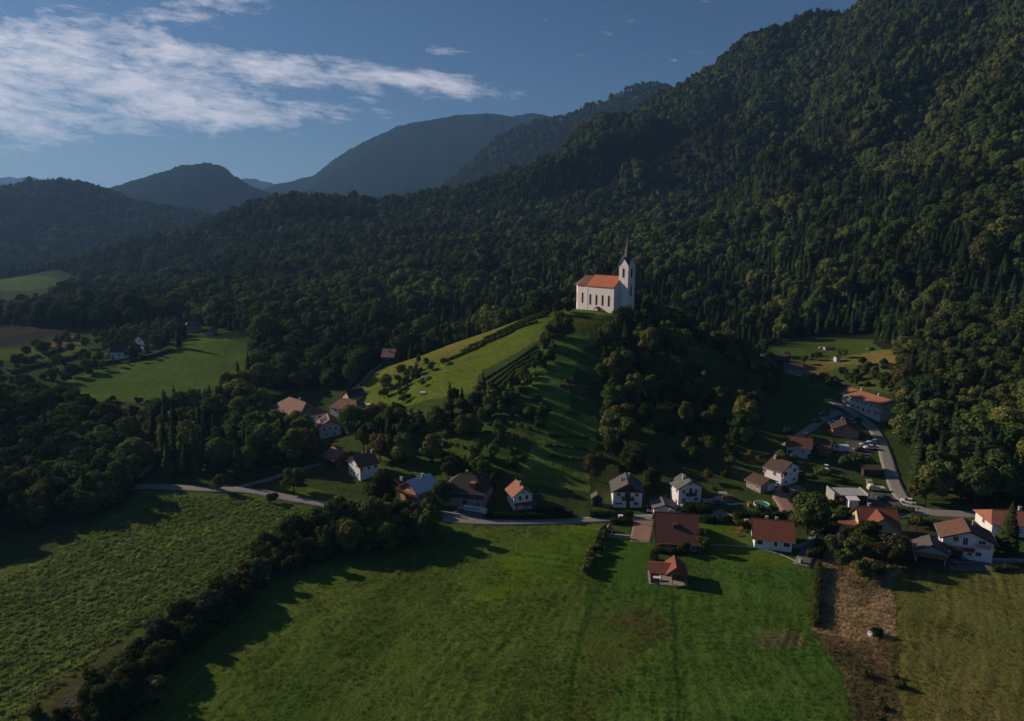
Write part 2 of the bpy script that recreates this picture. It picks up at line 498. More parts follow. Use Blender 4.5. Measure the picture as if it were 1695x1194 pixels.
ZONES = [  # pixels, colour a, colour b (patchy mix), stripe direction px pair or None, stripe period m, stripe amount
    # plain far left
    ('plain', [(-300, 530), (-300, 447), (160, 447), (120, 500), (60, 530)], (0.05, .065, .03), (0.075, .08, .04), None, 0, 0),
    ('plain_light', [(-100, 482), (40, 482), (115, 466), (95, 460), (-100, 463)], (0.09, .14, .05), (0.09, .14, .05), None, 0, 0),
    ('plain_brown', [(-100, 459), (70, 457), (90, 450), (-100, 449)], (0.07, .065, .05), (0.07, .065, .05), None, 0, 0),
    ('dark_field', [(-60, 582), (30, 572), (105, 553), (112, 545), (-60, 545)], (0.045, .045, .038), (0.055, .052, .042), ((0, 580), (110, 548)), 4, .12),
    ('left_green', [(-60, 600), (0, 596), (90, 597), (145, 580), (140, 556), (60, 572), (-60, 585)], (0.085, .12, .03), (0.10, .12, .035), None, 0, 0),
    ('left_tan', [(62, 577), (100, 583), (138, 572), (135, 556), (100, 558)], (0.18, .15, .06), (0.14, .12, .05), None, 0, 0),
    ('meadow', [(105, 640), (160, 665), (300, 660), (360, 640), (430, 600), (400, 565), (330, 560), (285, 575), (240, 590), (200, 605), (120, 622)], (0.075, .135, .026), (0.095, .15, .032), ((120, 640), (330, 570)), 7, .12),
    ('scrub_left', [(150, 668), (300, 663), (370, 680), (330, 730), (260, 740), (180, 700)], (0.06, .06, .025), (0.08, .07, .03), None, 0, 0),
    # church hill
    ('slope_sun', [(600, 632), (640, 608, 325), (700, 588, 330), (830, 538, 330), (900, 517, 322), (925, 516, 320), (905, 560), (800, 612), (780, 650), (700, 680), (640, 690), (600, 700), (590, 660)], (0.115, .165, .022), (0.135, .172, .03), ((640, 660), (900, 540)), 3, .08),
    ('slope_dry', [(640, 610, 322), (700, 588, 328), (760, 562, 330), (830, 538, 328), (862, 530, 322), (850, 546), (780, 577), (700, 612), (650, 628), (625, 628)], (0.16, .15, .035), (0.14, .16, .03), None, 0, 0),
    ('slope_front', [(905, 560), (950, 530), (1010, 530), (1000, 600), (990, 700), (975, 815), (850, 800), (840, 690), (870, 600)], (0.095, .165, .03), (0.115, .175, .036), ((900, 640), (990, 645)), 5, .5),
    ('vegetable_plot', [(965, 578), (1003, 562), (998, 690), (938, 690), (945, 640)], (0.04, .075, .022), (0.055, .085, .026), ((940, 640), (995, 645)), 3, .5),
    ('churchyard', [(930, 516), (950, 512), (1020, 517), (1015, 524), (940, 523)], (0.10, .15, .02), (0.10, .15, .02), None, 0, 0),
    ('terrace', [(940, 528), (1005, 530), (1000, 548), (930, 552)], (0.09, .11, .02), (0.13, .11, .03), None, 0, 0),
    ('orchard_slope', [(600, 700), (780, 650), (870, 640), (890, 700), (860, 790), (640, 800), (600, 760)], (0.06, .095, .022), (0.075, .11, .026), ((700, 740), (860, 760)), 6, .2),
    # right valley
    ('clearing', [(1280, 575), (1330, 558), (1440, 562), (1470, 585), (1440, 592), (1360, 592), (1330, 600), (1310, 596)], (0.065, .11, .022), (0.075, .11, .022), None, 0, 0),
    ('clearing_tan', [(1325, 600), (1400, 590), (1470, 578), (1490, 588), (1480, 606), (1400, 614), (1330, 632)], (0.24, .18, .06), (0.16, .155, .045), None, 0, 0),
    ('bank', [(1320, 620), (1400, 606), (1475, 600), (1500, 640), (1470, 650), (1400, 640), (1340, 640)], (0.08, .11, .03), (0.09, .11, .035), None, 0, 0),
    ('right_hill_pale', [(1650, 560), (1700, 530), (1760, 520), (1760, 600), (1700, 600)], (0.16, .15, .05), (0.14, .14, .05), None, 0, 0),
    ('village_floor', [(1000, 850), (1080, 800), (1180, 800), (1260, 740), (1330, 690), (1370, 660), (1440, 690), (1490, 800), (1540, 850), (1700, 858), (1700, 930), (1500, 930), (1000, 905)], (0.05, .085, .02), (0.065, .09, .028), None, 0, 0),
    # fields
    ('maize_soil', [(-80, 960), (70, 920), (215, 838), (240, 812), (400, 818), (520, 840), (600, 855), (430, 925), (300, 1000), (200, 1070), (60, 1190), (-80, 1280)], (0.08, .12, .032), (0.095, .13, .036), ((0, 1090), (420, 890)), 2.4, .3),
    ('edge_grass', [(520, 838), (590, 850), (440, 925), (300, 1010), (200, 1085), (80, 1194), (20, 1194), (200, 1055), (300, 985), (420, 905)], (0.07, .105, .024), (0.09, .10, .03), None, 0, 0),
    ('bank_rubble', [(200, 1075), (150, 1110), (60, 1194), (200, 1194), (250, 1140), (300, 1060)], (0.05, .05, .03), (0.10, .085, .06), None, 0, 0),
    ('mown_left', [(380, 822), (480, 800), (590, 830), (605, 850), (520, 832)], (0.085, .125, .022), (0.095, .13, .024), None, 0, 0),
    ('main_field', [(160, 1260), (300, 1080), (420, 980), (620, 890), (735, 868), (1000, 866), (985, 960), (975, 1040), (945, 1260)], (0.072, .120, .020), (0.090, .132, .024), ((700, 1194), (860, 940)), 2.3, .2),
    ('lime_strip', [(860, 900), (960, 870), (1000, 868), (960, 960), (830, 990), (780, 1010), (790, 960)], (0.10, .155, .014), (0.075, .135, .016), ((800, 900), (960, 925)), 3.4, .2),
    ('right_field', [(1000, 960), (1120, 970), (1160, 915), (1345, 935), (1345, 1040), (1390, 1110), (1425, 1260), (940, 1260), (975, 1030)], (0.056, .118, .020), (0.070, .126, .022), ((1115, 1194), (1112, 975)), 2.4, .18),
    ('olive_patch', [(978, 1010), (1090, 1010), (1112, 1050), (1060, 1085), (1030, 1130), (990, 1200), (945, 1200), (965, 1090)], (0.068, .110, .018), (0.080, .105, .022), None, 0, 0),
    ('brown_patch', [(1010, 1018), (1090, 1012), (1115, 1040), (1100, 1062), (1060, 1058), (1030, 1035)], (0.10, .09, .03), (0.075, .095, .022), None, 0, 0),
    ('plot_line', [(1109, 975), (1115, 975), (1122, 1080), (1126, 1200), (1119, 1200), (1115, 1080)], (0.035, .075, .014), (0.04, .08, .015), None, 0, 0),
    ('plot_line', [(972, 968), (982, 968), (980, 1010), (968, 1060), (955, 1110), (948, 1200), (938, 1200), (948, 1100), (962, 1040), (970, 1000)], (0.04, .085, .012), (0.045, .09, .014), None, 0, 0),
    ('brown_spot', [(1248, 1043), (1325, 1040), (1340, 1070), (1260, 1076)], (0.13, .12, .05), (0.10, .12, .04), ((1262, 1070), (1268, 1045)), 1.7, .6),
    ('lawn', [(975, 962), (1000, 905), (1014, 886), (1045, 897), (1078, 896), (1078, 955), (1090, 970)], (0.055, .12, .016), (0.062, .125, .018), None, 0, 0),
    ('lawn_east', [(1150, 865), (1240, 862), (1238, 905), (1325, 930), (1320, 938), (1160, 925), (1140, 900)], (0.08, .125, .018), (0.075, .12, .018), None, 0, 0),
    ('dry_orchard', [(1368, 900), (1500, 905), (1500, 935), (1482, 960), (1480, 1062), (1455, 1075), (1345, 1050), (1352, 960)], (0.36, .27, .15), (0.15, .12, .06), None, 0, 0),
    ('weeds', [(1345, 1046), (1400, 1062), (1480, 1060), (1478, 1110), (1500, 1260), (1425, 1260), (1395, 1110)], (0.20, .14, .075), (0.10, .095, .04), None, 0, 0),
    ('olive_field', [(1482, 950), (1760, 940), (1900, 1260), (1500, 1260), (1478, 1110)], (0.12, .128, .032), (0.145, .135, .042), ((1560, 1194), (1545, 980)), 2.6, .3),
    ('gardens', [(1490, 905), (1525, 905), (1525, 940), (1490, 945)], (0.06, .05, .03), (0.05, .06, .02), None, 0, 0),
    ('garden_right', [(1500, 868), (1565, 868), (1560, 890), (1500, 890)], (0.10, .065, .04), (0.05, .06, .02), None, 0, 0),
    ('verge_right', [(1490, 868), (1650, 852), (1650, 866), (1560, 872)], (0.07, .11, .02), (0.07, .11, .02), None, 0, 0),
]

def ground_colour(x, y, z):
    base = np.zeros((len(x), 3))
    big = fbm(x / 28, y / 28, 5, 0.6)[:, None]
    base[:] = np.array((0.045, 0.07, 0.02)) * (1 - big) + np.array((0.06, 0.085, 0.026)) * big
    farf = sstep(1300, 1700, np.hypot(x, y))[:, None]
    base = base * (1 - farf) + np.array((0.008, 0.024, 0.014)) * farf  # distance haze put into the far ridges' dark blue-green colour
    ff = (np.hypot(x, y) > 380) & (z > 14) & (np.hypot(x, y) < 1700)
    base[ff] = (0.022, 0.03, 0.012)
    jx = (fbm(x / 6 + 40, y / 6, 3) - 0.5)
    jy = (fbm(x / 6, y / 6 + 70, 3) - 0.5)
    dd = np.hypot(x, y)
    amp = np.clip(dd / 200, .6, 4) * 2.2
    patch = np.clip((fbm(x / 9 + 8, y / 9, 5, .65) - 0.5) * 2.6 + 0.5, 0, 1)
    for name, pts, ca, cb, sd_, per, sa in ZONES:
        poly = wpoly(pts)
        m = inpoly(x + jx * amp, y + jy * amp, poly)
        if not m.any():
            continue
        ca, cb = np.array(ca), np.array(cb)
        f = patch[m][:, None]
        c = ca * (1 - f) + cb * f
        if sd_:
            p0, p1 = at(*sd_[0]), at(*sd_[1])
            dr = Vector((p1.x - p0.x, p1.y - p0.y)).normalized()
            q = (-dr.y * x[m] + dr.x * y[m])
            al = (dr.x * x[m] + dr.y * y[m])
            wv = (fbm(al / 45 + 3, q / 45, 3) - .5) * 14
            gate = np.clip((fbm(q / 14 + 5, al / 26, 3) - .40) * 4, 0, 1)
            st = np.sin((q + wv * .6) / per * 2 * math.pi) * .75 * gate
            st += (vnoise((q + wv) / (per * .3) + 9, al / 14) - .5) * 1.5
            c = c * (1 + sa * st)[:, None]
            drift = (fbm(q / 20 + 55, al / 60, 4) - .5)[:, None]
            c = c * (1 + drift * np.array((.55, .3, .3)))
        base[m] = c
    base *= (0.82 + 0.36 * fbm(x / 1.8, y / 1.8, 3))[:, None]
    return np.clip(base, 0.004, 1)

def build_terrain():
    a1 = np.radians(np.arange(-57, 57.01, 0.125))
    a2 = np.radians(np.arange(60, 301, 4.0))
    ang = np.r_[a1, a2]
    rs = [8, 16, 26, 38, 52, 66, 78, 88]
    r = 90.0
    while r < 9200:
        rs.append(r)
        r *= 1.0042 if r < 345 else (1.0085 if r < 1200 else 1.014)
    rs += [10500, 13000, 17000, 24000]
    rs = np.array(rs)
    na, nr = len(ang), len(rs)
    RR, AA = np.meshgrid(rs, ang, indexing='ij')
    x = (RR * np.sin(AA)).ravel()
    y = (RR * np.cos(AA)).ravel()
    z = zfun(x, y)
    fade = sstep(9500, 8500, np.hypot(x, y))
    z = z * fade
    near = np.hypot(x, y) < 330
    rr_ = (fbm(x / 2.2, y / 2.2, 3) - .5) * 0.22
    z = z + rr_ * near
    co = np.c_[x, y, z]
    co = np.r_[co, [[0, 0, 0]]]
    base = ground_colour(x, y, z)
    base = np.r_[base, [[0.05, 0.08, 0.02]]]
    # faces
    i = np.arange(nr - 1)[:, None]
    j = np.arange(na)[None, :]
    jn = (j + 1) % na
    quads = np.stack([i * na + j, i * na + jn, (i + 1) * na + jn, (i + 1) * na + j], -1).reshape(-1, 4)[:, ::-1]
    cidx = nr * na
    jj = np.arange(na)
    tris = np.stack([jj, np.full(na, cidx), (jj + 1) % na], -1)[:, ::-1]
    me = bpy.data.meshes.new('terrain')
    nv, nq, ntr = len(co), len(quads), len(tris)
    me.vertices.add(nv)
    me.vertices.foreach_set('co', co.ravel())
    me.loops.add(nq * 4 + ntr * 3)
    me.loops.foreach_set('vertex_index', np.r_[quads.ravel(), tris.ravel()].astype(np.int32))
    me.polygons.add(nq + ntr)
    me.polygons.foreach_set('loop_start', np.r_[np.arange(nq) * 4, nq * 4 + np.arange(ntr) * 3].astype(np.int32))
    me.polygons.foreach_set('use_smooth', np.ones(nq + ntr, bool))
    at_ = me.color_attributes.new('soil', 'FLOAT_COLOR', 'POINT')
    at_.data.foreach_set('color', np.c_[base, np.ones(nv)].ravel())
    me.update(calc_edges=True)
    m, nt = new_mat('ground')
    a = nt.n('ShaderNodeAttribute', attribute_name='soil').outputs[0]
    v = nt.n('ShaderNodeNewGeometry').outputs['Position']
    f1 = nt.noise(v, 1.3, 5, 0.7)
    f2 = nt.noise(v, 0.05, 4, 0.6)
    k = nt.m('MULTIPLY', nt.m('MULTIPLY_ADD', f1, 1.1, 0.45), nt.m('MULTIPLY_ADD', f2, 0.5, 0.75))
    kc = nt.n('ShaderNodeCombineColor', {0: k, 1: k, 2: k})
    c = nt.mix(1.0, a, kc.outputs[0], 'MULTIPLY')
    surf(nt, c, 1.0, f1, 0.9, 0.55, 0.0)
    me.materials.append(m)
    o = bpy.data.objects.new('terrain', me)
    o['kind'] = 'structure'
    COL.objects.link(o)
    return o

build_terrain()
# ------------------------------------------------------------------ object helpers
def link(o):
    COL.objects.link(o)
    return o

def empty(name, loc, rz=0.0, label=None, cat=None, group=None):
    o = bpy.data.objects.new(name, None)
    o.empty_display_size = 0.5
    o.location = loc
    o.rotation_euler = (0, 0, rz)
    link(o)
    tag(o, label, cat, group)
    return o

def tag(o, label=None, cat=None, group=None, kind=None):
    if label:
        o['label'] = label
    if cat:
        o['category'] = cat
    if group:
        o['group'] = group
    if kind:
        o['kind'] = kind
    return o

def mesh_np(name, co, faces, mat, smooth=False):
    """faces: numpy array (n,3) or (n,4) or a list of such arrays"""
    me = bpy.data.meshes.new(name)
    fl = faces if isinstance(faces, list) else [faces]
    fl = [np.asarray(f) for f in fl if len(f)]
    co = np.asarray(co, float)
    me.vertices.add(len(co))
    me.vertices.foreach_set('co', co.ravel())
    tot = sum(f.size for f in fl)
    me.loops.add(tot)
    me.loops.foreach_set('vertex_index', np.concatenate([f.ravel() for f in fl]).astype(np.int32))
    starts, k = [], 0
    for f in fl:
        starts.append(k + np.arange(len(f)) * f.shape[1])
        k += f.size
    n = sum(len(f) for f in fl)
    me.polygons.add(n)
    me.polygons.foreach_set('loop_start', np.concatenate(starts).astype(np.int32))
    if smooth:
        me.polygons.foreach_set('use_smooth', np.ones(n, bool))
    me.update(calc_edges=True)
    if mat:
        me.materials.append(mat)
    return me

def quads_np(cen, nrm, size, rng, asp=1.0):
    """leaf-sized four-sided faces at cen, facing nrm, randomly turned"""
    n = len(cen)
    nrm = nrm / (np.linalg.norm(nrm, axis=1, keepdims=True) + 1e-9)
    a = rng.normal(size=(n, 3))
    t = np.cross(nrm, a)
    t /= np.linalg.norm(t, axis=1, keepdims=True) + 1e-9
    b = np.cross(nrm, t)
    s = size[:, None] * 0.5
    co = np.stack([cen - t * s * asp, cen - b * s, cen + t * s * asp, cen + b * s], 1).reshape(-1, 3)
    return co, np.arange(n * 4).reshape(-1, 4)

def ico(sub=1):
    bm = bmesh.new()
    bmesh.ops.create_icosphere(bm, subdivisions=sub, radius=1)
    co = np.array([v.co[:] for v in bm.verts])
    f = np.array([[v.index for v in fc.verts] for fc in bm.faces])
    bm.free()
    return co, f

ICO_V, ICO_F = ico(1)
ICO2_V, ICO2_F = ico(2)

def crown_mesh(name, seed, mat, H=10.0, Rr=4.0, base=2.2, lobes=11, leaves=2600, leaf=0.55, tall=1.0):
    rng = np.random.RandomState(seed)
    cs, rsz = [], []
    cz0 = (H + base) / 2
    for i in range(lobes):
        if i == 0:
            c, r = np.array([0, 0, cz0]), 0.62 * Rr
        else:
            th = rng.uniform(0, 2 * math.pi)
            ph = rng.uniform(-0.75, 1.0)
            rad = math.sqrt(max(0.05, 1 - ph * ph * .75)) * rng.uniform(0.45, .72) * Rr
            c = np.array([rad * math.cos(th), rad * math.sin(th), cz0 + ph * (H - base) * 0.36 * tall])
            r = rng.uniform(0.26, 0.46) * Rr
        cs.append(c)
        rsz.append(r)
    co, fc, off = [], [], 0
    for c, r in zip(cs, rsz):
        v = ICO_V * (r * 0.78) * (1, 1, .88) * rng.uniform(.85, 1.12, (len(ICO_V), 1)) + c
        co.append(v)
        fc.append(ICO_F + off)
        off += len(v)
    w = np.array(rsz) ** 2
    idx = rng.choice(lobes, leaves, p=w / w.sum())
    d = rng.normal(size=(leaves, 3))
    d[:, 2] += 0.25
    d /= np.linalg.norm(d, axis=1, keepdims=True)
    rr = np.array(rsz)[idx][:, None]
    cen = np.array(cs)[idx] + d * rr * (1, 1, .9) * rng.uniform(0.78, 1.16, (leaves, 1))
    nrm = d + rng.normal(size=d.shape) * 0.33
    q, f = quads_np(cen, nrm, leaf * rng.uniform(0.6, 1.35, leaves), rng)
    co.append(q)
    me = mesh_np(name, np.concatenate(co), [np.concatenate(fc), f + off], mat)
    return me

def tube(bmv, p0, p1, r0, r1, n=6):
    """adds a tapered tube to lists (verts, faces)"""
    V, F = bmv
    p0, p1 = Vector(p0), Vector(p1)
    d = (p1 - p0).normalized()
    a = d.orthogonal().normalized()
    b = d.cross(a)
    o = len(V)
    for p, r in ((p0, r0), (p1, r1)):
        for k in range(n):
            t = 2 * math.pi * k / n
            V.append(tuple(p + a * (r * math.cos(t)) + b * (r * math.sin(t))))
    for k in range(n):
        F.append((o + k, o + (k + 1) % n, o + n + (k + 1) % n, o + n + k))

def trunk_mesh(name, seed, H=10.0, r=0.25, limbs=5, straight=False):
    rng = random.Random(seed)
    V, F = [], []
    if straight:
        tube((V, F), (0, 0, -0.6), (0, 0, H * 0.97), r, 0.03, 6)
    else:
        p = Vector((0, 0, -0.6))
        q = Vector((rng.uniform(-.2, .2), rng.uniform(-.2, .2), H * 0.38))
        tube((V, F), p, q, r, r * 0.7)
        for k in range(limbs):
            th = 2 * math.pi * (k + rng.random() * .6) / limbs
            e = q + Vector((math.cos(th) * H * .2, math.sin(th) * H * .2, H * rng.uniform(.15, .34)))
            tube((V, F), q - Vector((0, 0, rng.uniform(0, H * .1))), e, r * .45, r * .1, 5)
        tube((V, F), q, q + Vector((0.1, 0, H * .4)), r * .65, r * .12, 5)
    return mesh_np(name, V, [np.array(F)], BARK, True)

def spruce_mesh(name, seed, mat, H=18.0, Rr=2.6, tiers=19, base=0.14):
    rng = np.random.RandomState(seed)
    V, F3 = [], []
    z0 = H * base
    for i in range(tiers):
        f = i / (tiers - 1)
        z = z0 + (H * 0.985 - z0) * f ** 0.92
        rad = Rr * (1 - f) ** 0.82 * rng.uniform(.86, 1.12) + 0.10
        nb = max(5, int(12 * (1 - f * .55)))
        off = rng.uniform(0, 6.28)
        for k in range(nb):
            th = off + 2 * math.pi * k / nb + rng.normal() * .16
            L = rad * rng.uniform(.72, 1.15)
            wd = L * math.tan(math.pi / nb) * rng.uniform(.9, 1.5) + .12
            c, s = math.cos(th), math.sin(th)
            drop = L * rng.uniform(.28, .55)
            o = len(V)
            rise = H / tiers * .55
            V += [(0, 0, z + rise), (c * L * .55 - s * wd, s * L * .55 + c * wd, z - drop * .35),
                  (c * L, s * L, z - drop), (c * L * .55 + s * wd, s * L * .55 - c * wd, z - drop * .35), (c * L * .6, s * L * .6, z + rise * .25 - drop * .2)]
            F3 += [(o, o + 1, o + 4), (o + 1, o + 2, o + 4), (o + 2, o + 3, o + 4), (o + 3, o, o + 4)]
    return mesh_np(name, V, [np.array(F3)], mat)

def shrub_mesh(name, seed, mat, H=2.6, Rr=1.6, leaves=700, leaf=0.34):
    return crown_mesh(name, seed, mat, H=H, Rr=Rr, base=-0.2, lobes=6, leaves=leaves, leaf=leaf)

BROAD = [(crown_mesh('broadleaf_crown', 10 + i, LEAF, H=hh, Rr=rr, base=bb, lobes=lo, leaves=nl, leaf=.62), trunk_mesh('broadleaf_trunk', i, H=hh, r=.24))
         for i, (hh, rr, bb, lo, nl) in enumerate([(10, 4.3, 1.6, 12, 2600), (10, 3.8, 1.8, 10, 2300), (10, 4.8, 1.8, 14, 2800), (10, 3.3, 1.2, 9, 2200), (10, 4.2, 1.2, 15, 2700), (10, 2.6, 1.0, 9, 2000)])]
SPRU = [(spruce_mesh('spruce_crown', 30 + i, NEEDLE, H=18, Rr=rr, tiers=tt), trunk_mesh('spruce_trunk', 50 + i, H=18, r=.24, straight=True))
        for i, (rr, tt) in enumerate([(3.1, 19), (2.7, 17), (3.5, 20), (2.9, 16)])]
SHRUB = [(shrub_mesh('shrub_crown', 70 + i, SHRUBM, H=hh, Rr=rr), trunk_mesh('shrub_stem', 80 + i, H=1.6, r=.07, limbs=4))
         for i, (hh, rr) in enumerate([(2.6, 1.7), (2.2, 1.9), (3.0, 1.5)])]
FRUIT = [(crown_mesh('fruit_tree_crown', 90 + i, LEAF, H=4.4, Rr=2.1, base=1.2, lobes=8, leaves=1100, leaf=.36), trunk_mesh('fruit_tree_trunk', 95 + i, H=4.4, r=.12))
         for i in range(3)]

def make_tree(kind, loc, scale, rz, label, cat, group, variant, mat=None, sx=1.0):
    names = {'broad': ('broadleaf_tree', BROAD), 'spruce': ('spruce_tree', SPRU), 'shrub': ('shrub', SHRUB), 'fruit': ('fruit_tree', FRUIT)}
    nm, lib = names[kind]
    cm, tm = lib[variant % len(lib)]
    e = empty(nm, loc, rz, label, cat, group)
    e.scale = (scale * sx, scale * sx, scale)
    c = link(bpy.data.objects.new('crown', cm))
    c.parent = e
    if mat:
        c.material_slots[0].link = 'OBJECT'
        c.material_slots[0].material = mat
    t = link(bpy.data.objects.new('stem' if kind == 'shrub' else 'trunk', tm))
    t.parent = e
    return e

# things that trees must not grow into (filled by the building table): x, y, radius
KEEP = []

def visible(x, y, z):
    """line of sight from the camera over the bare ground"""
    ok = np.ones(len(x), bool)
    for f in np.linspace(0.12, 0.985, 80):
        ok &= (CAM_H + (z - CAM_H) * f) > gz(x * f, y * f) - 0.5
    return ok

rng0 = np.random.RandomState(5)

def scatter(poly, spacing, rng):
    x0, y0 = poly.min(0)
    x1, y1 = poly.max(0)
    xs, ys = np.arange(x0, x1, spacing), np.arange(y0, y1, spacing)
    XX, YY = np.meshgrid(xs, ys)
    XX = (XX + (np.arange(len(ys)) % 2)[:, None] * spacing * .5).ravel()
    YY = YY.ravel()
    XX = XX + rng.uniform(-.42, .42, XX.shape) * spacing
    YY = YY + rng.uniform(-.42, .42, YY.shape) * spacing
    m = inpoly(XX, YY, poly)
    return XX[m], YY[m]
# ------------------------------------------------------------------ building kit
RED = roof_mat('roof_red_tile', (0.27, 0.085, 0.045, 1), (0.18, 0.06, 0.038, 1))
ORANGE = roof_mat('roof_orange_tile', (0.36, 0.145, 0.085, 1), (0.23, 0.095, 0.06, 1))
PINK = roof_mat('roof_pink_tile', (0.44, 0.21, 0.165, 1), (0.33, 0.15, 0.12, 1))  # lightened to put sunlight into the unlit barn roof
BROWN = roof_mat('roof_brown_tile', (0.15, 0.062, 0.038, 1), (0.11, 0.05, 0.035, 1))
RUST = roof_mat('roof_rusty_tile', (0.21, 0.10, 0.07, 1), (0.12, 0.062, 0.045, 1), moss=.6)
DARK = roof_mat('roof_dark_tile', (0.065, 0.045, 0.038, 1), (0.045, 0.035, 0.03, 1))
GREY = roof_mat('roof_grey_slate', (0.13, 0.115, 0.105, 1), (0.09, 0.085, 0.08, 1), .3, .3)
GREYB = roof_mat('roof_patchy_grey', (0.17, 0.16, 0.15, 1), (0.085, 0.085, 0.085, 1), .3, .3)
CHROOF = roof_mat('church_roof_tile', (0.50, 0.155, 0.065, 1), (0.36, 0.105, 0.05, 1), .3, .22, .15)
CHROOFD = roof_mat('church_roof_old_tile', (0.20, 0.085, 0.055, 1), (0.13, 0.06, 0.045, 1), .3, .22, .4)
SHADEB = roof_mat('roof_mossy_shade_brown', (0.115, 0.075, 0.05, 1), (0.075, 0.052, 0.038, 1), moss=.6)  # brown darkened to paint in the hill's shade, moss patches over it
FARMR = roof_mat('roof_farm_tile', (0.24, 0.12, 0.095, 1), (0.16, 0.08, 0.065, 1), moss=.4)
METAL = plain('roof_sheet_metal', (0.56, 0.60, 0.66, 1), 0.4, 0.12, 1.0, 0.1, 0.5, 0.4)
SLATE = plain('spire_slate', (0.085, 0.075, 0.08, 1), 0.6, 0.3, 3.0)
PLASTER = wall_mat('plaster_white', (0.80, 0.78, 0.75, 1), .2)
CHWALL = wall_mat('church_plaster', (0.80, 0.73, 0.70, 1), .3)
YELLOW = wall_mat('plaster_yellow', (0.58, 0.50, 0.30, 1), .25)
PEACH = wall_mat('plaster_orange', (0.42, 0.27, 0.16, 1), .35)
PINKW = wall_mat('plaster_pink', (0.50, 0.20, 0.15, 1), .25)
BLUEW = wall_mat('plaster_pale_blue', (0.50, 0.56, 0.62, 1), .25)
GREYW = wall_mat('plaster_grey', (0.38, 0.37, 0.36, 1), .35)
STONE = wall_mat('stone_wall', (0.33, 0.29, 0.25, 1), .5)
GUTTER = plain('zinc_gutter', (.30, .29, .28, 1), .5, .1, metal=.3)
TIMBER = wood_mat('timber_dark', (0.09, 0.045, 0.025, 1))
TIMBERL = wood_mat('timber_warm', (0.26, 0.12, 0.055, 1))
BRICK = wall_mat('brick_bare', (0.32, 0.14, 0.09, 1), .3)
CONC = wall_mat('concrete', (0.36, 0.345, 0.33, 1), .4)
MWHITE = plain('painted_white', (0.75, 0.74, 0.72, 1), .6, .08)
SOLAR = plain('solar_panel', (0.03, 0.022, 0.03, 1), .25, .1)


class MB:
    """collects boxes, prisms and quads into one mesh"""
    def __init__(self):
        self.v, self.f, self.uv = [], [], []

    def quad(self, *pts, uv=None):
        o = len(self.v)
        self.v += [tuple(p) for p in pts]
        self.f.append(tuple(range(o, o + len(pts))))
        self.uv.append(uv or [(0, 0)] * len(pts))

    def box(self, x0, x1, y0, y1, z0, z1, uvs=False):
        c = [(x, y, z) for z in (z0, z1) for y in (y0, y1) for x in (x0, x1)]
        for idx in ((0, 2, 3, 1), (4, 5, 7, 6), (0, 1, 5, 4), (1, 3, 7, 5), (3, 2, 6, 7), (2, 0, 4, 6)):
            self.quad(*[c[i] for i in idx])

    def slab(self, pts, th, uv=None):
        """thick sheet: pts top polygon (counter-clockwise from above), th thickness down"""
        top = [Vector(p) for p in pts]
        bot = [p - Vector((0, 0, th)) for p in top]
        if uv is None:
            uv = [(0, 0)] * len(pts)
        self.quad(*top, uv=uv)
        self.quad(*reversed(bot))
        n = len(top)
        for i in range(n):
            j = (i + 1) % n
            self.quad(top[i], bot[i], bot[j], top[j])

    def tube(self, p0, p1, r0, r1=None, n=8):
        V, F = [], []
        tube((V, F), p0, p1, r0, r1 if r1 is not None else r0, n)
        o = len(self.v)
        self.v += V
        for f in F:
            self.f.append(tuple(o + i for i in f))
            self.uv.append([(0, 0)] * len(f))
        for ring in (list(range(n))[::-1], list(range(n, 2 * n))):
            self.f.append(tuple(o + i for i in ring))
            self.uv.append([(0, 0)] * n)

    def mesh(self, name, mat):
        me = bpy.data.meshes.new(name)
        me.from_pydata(self.v, [], self.f)
        ul = me.uv_layers.new(name='UVMap')
        flat = [c for fu in self.uv for c in fu]
        if len(flat) == len(ul.data):
            ul.data.foreach_set('uv', np.array(flat, float).ravel())
        if mat:
            me.materials.append(mat)
        me.update()
        return me

    def build(self, name, mat, parent=None, loc=None, rz=None):
        o = link(bpy.data.objects.new(name, self.mesh(name, mat)))
        if parent:
            o.parent = parent
        if loc is not None:
            o.location = loc
        if rz is not None:
            o.rotation_euler = (0, 0, rz)
        return o


def win_meshes(cache={}):
    return cache

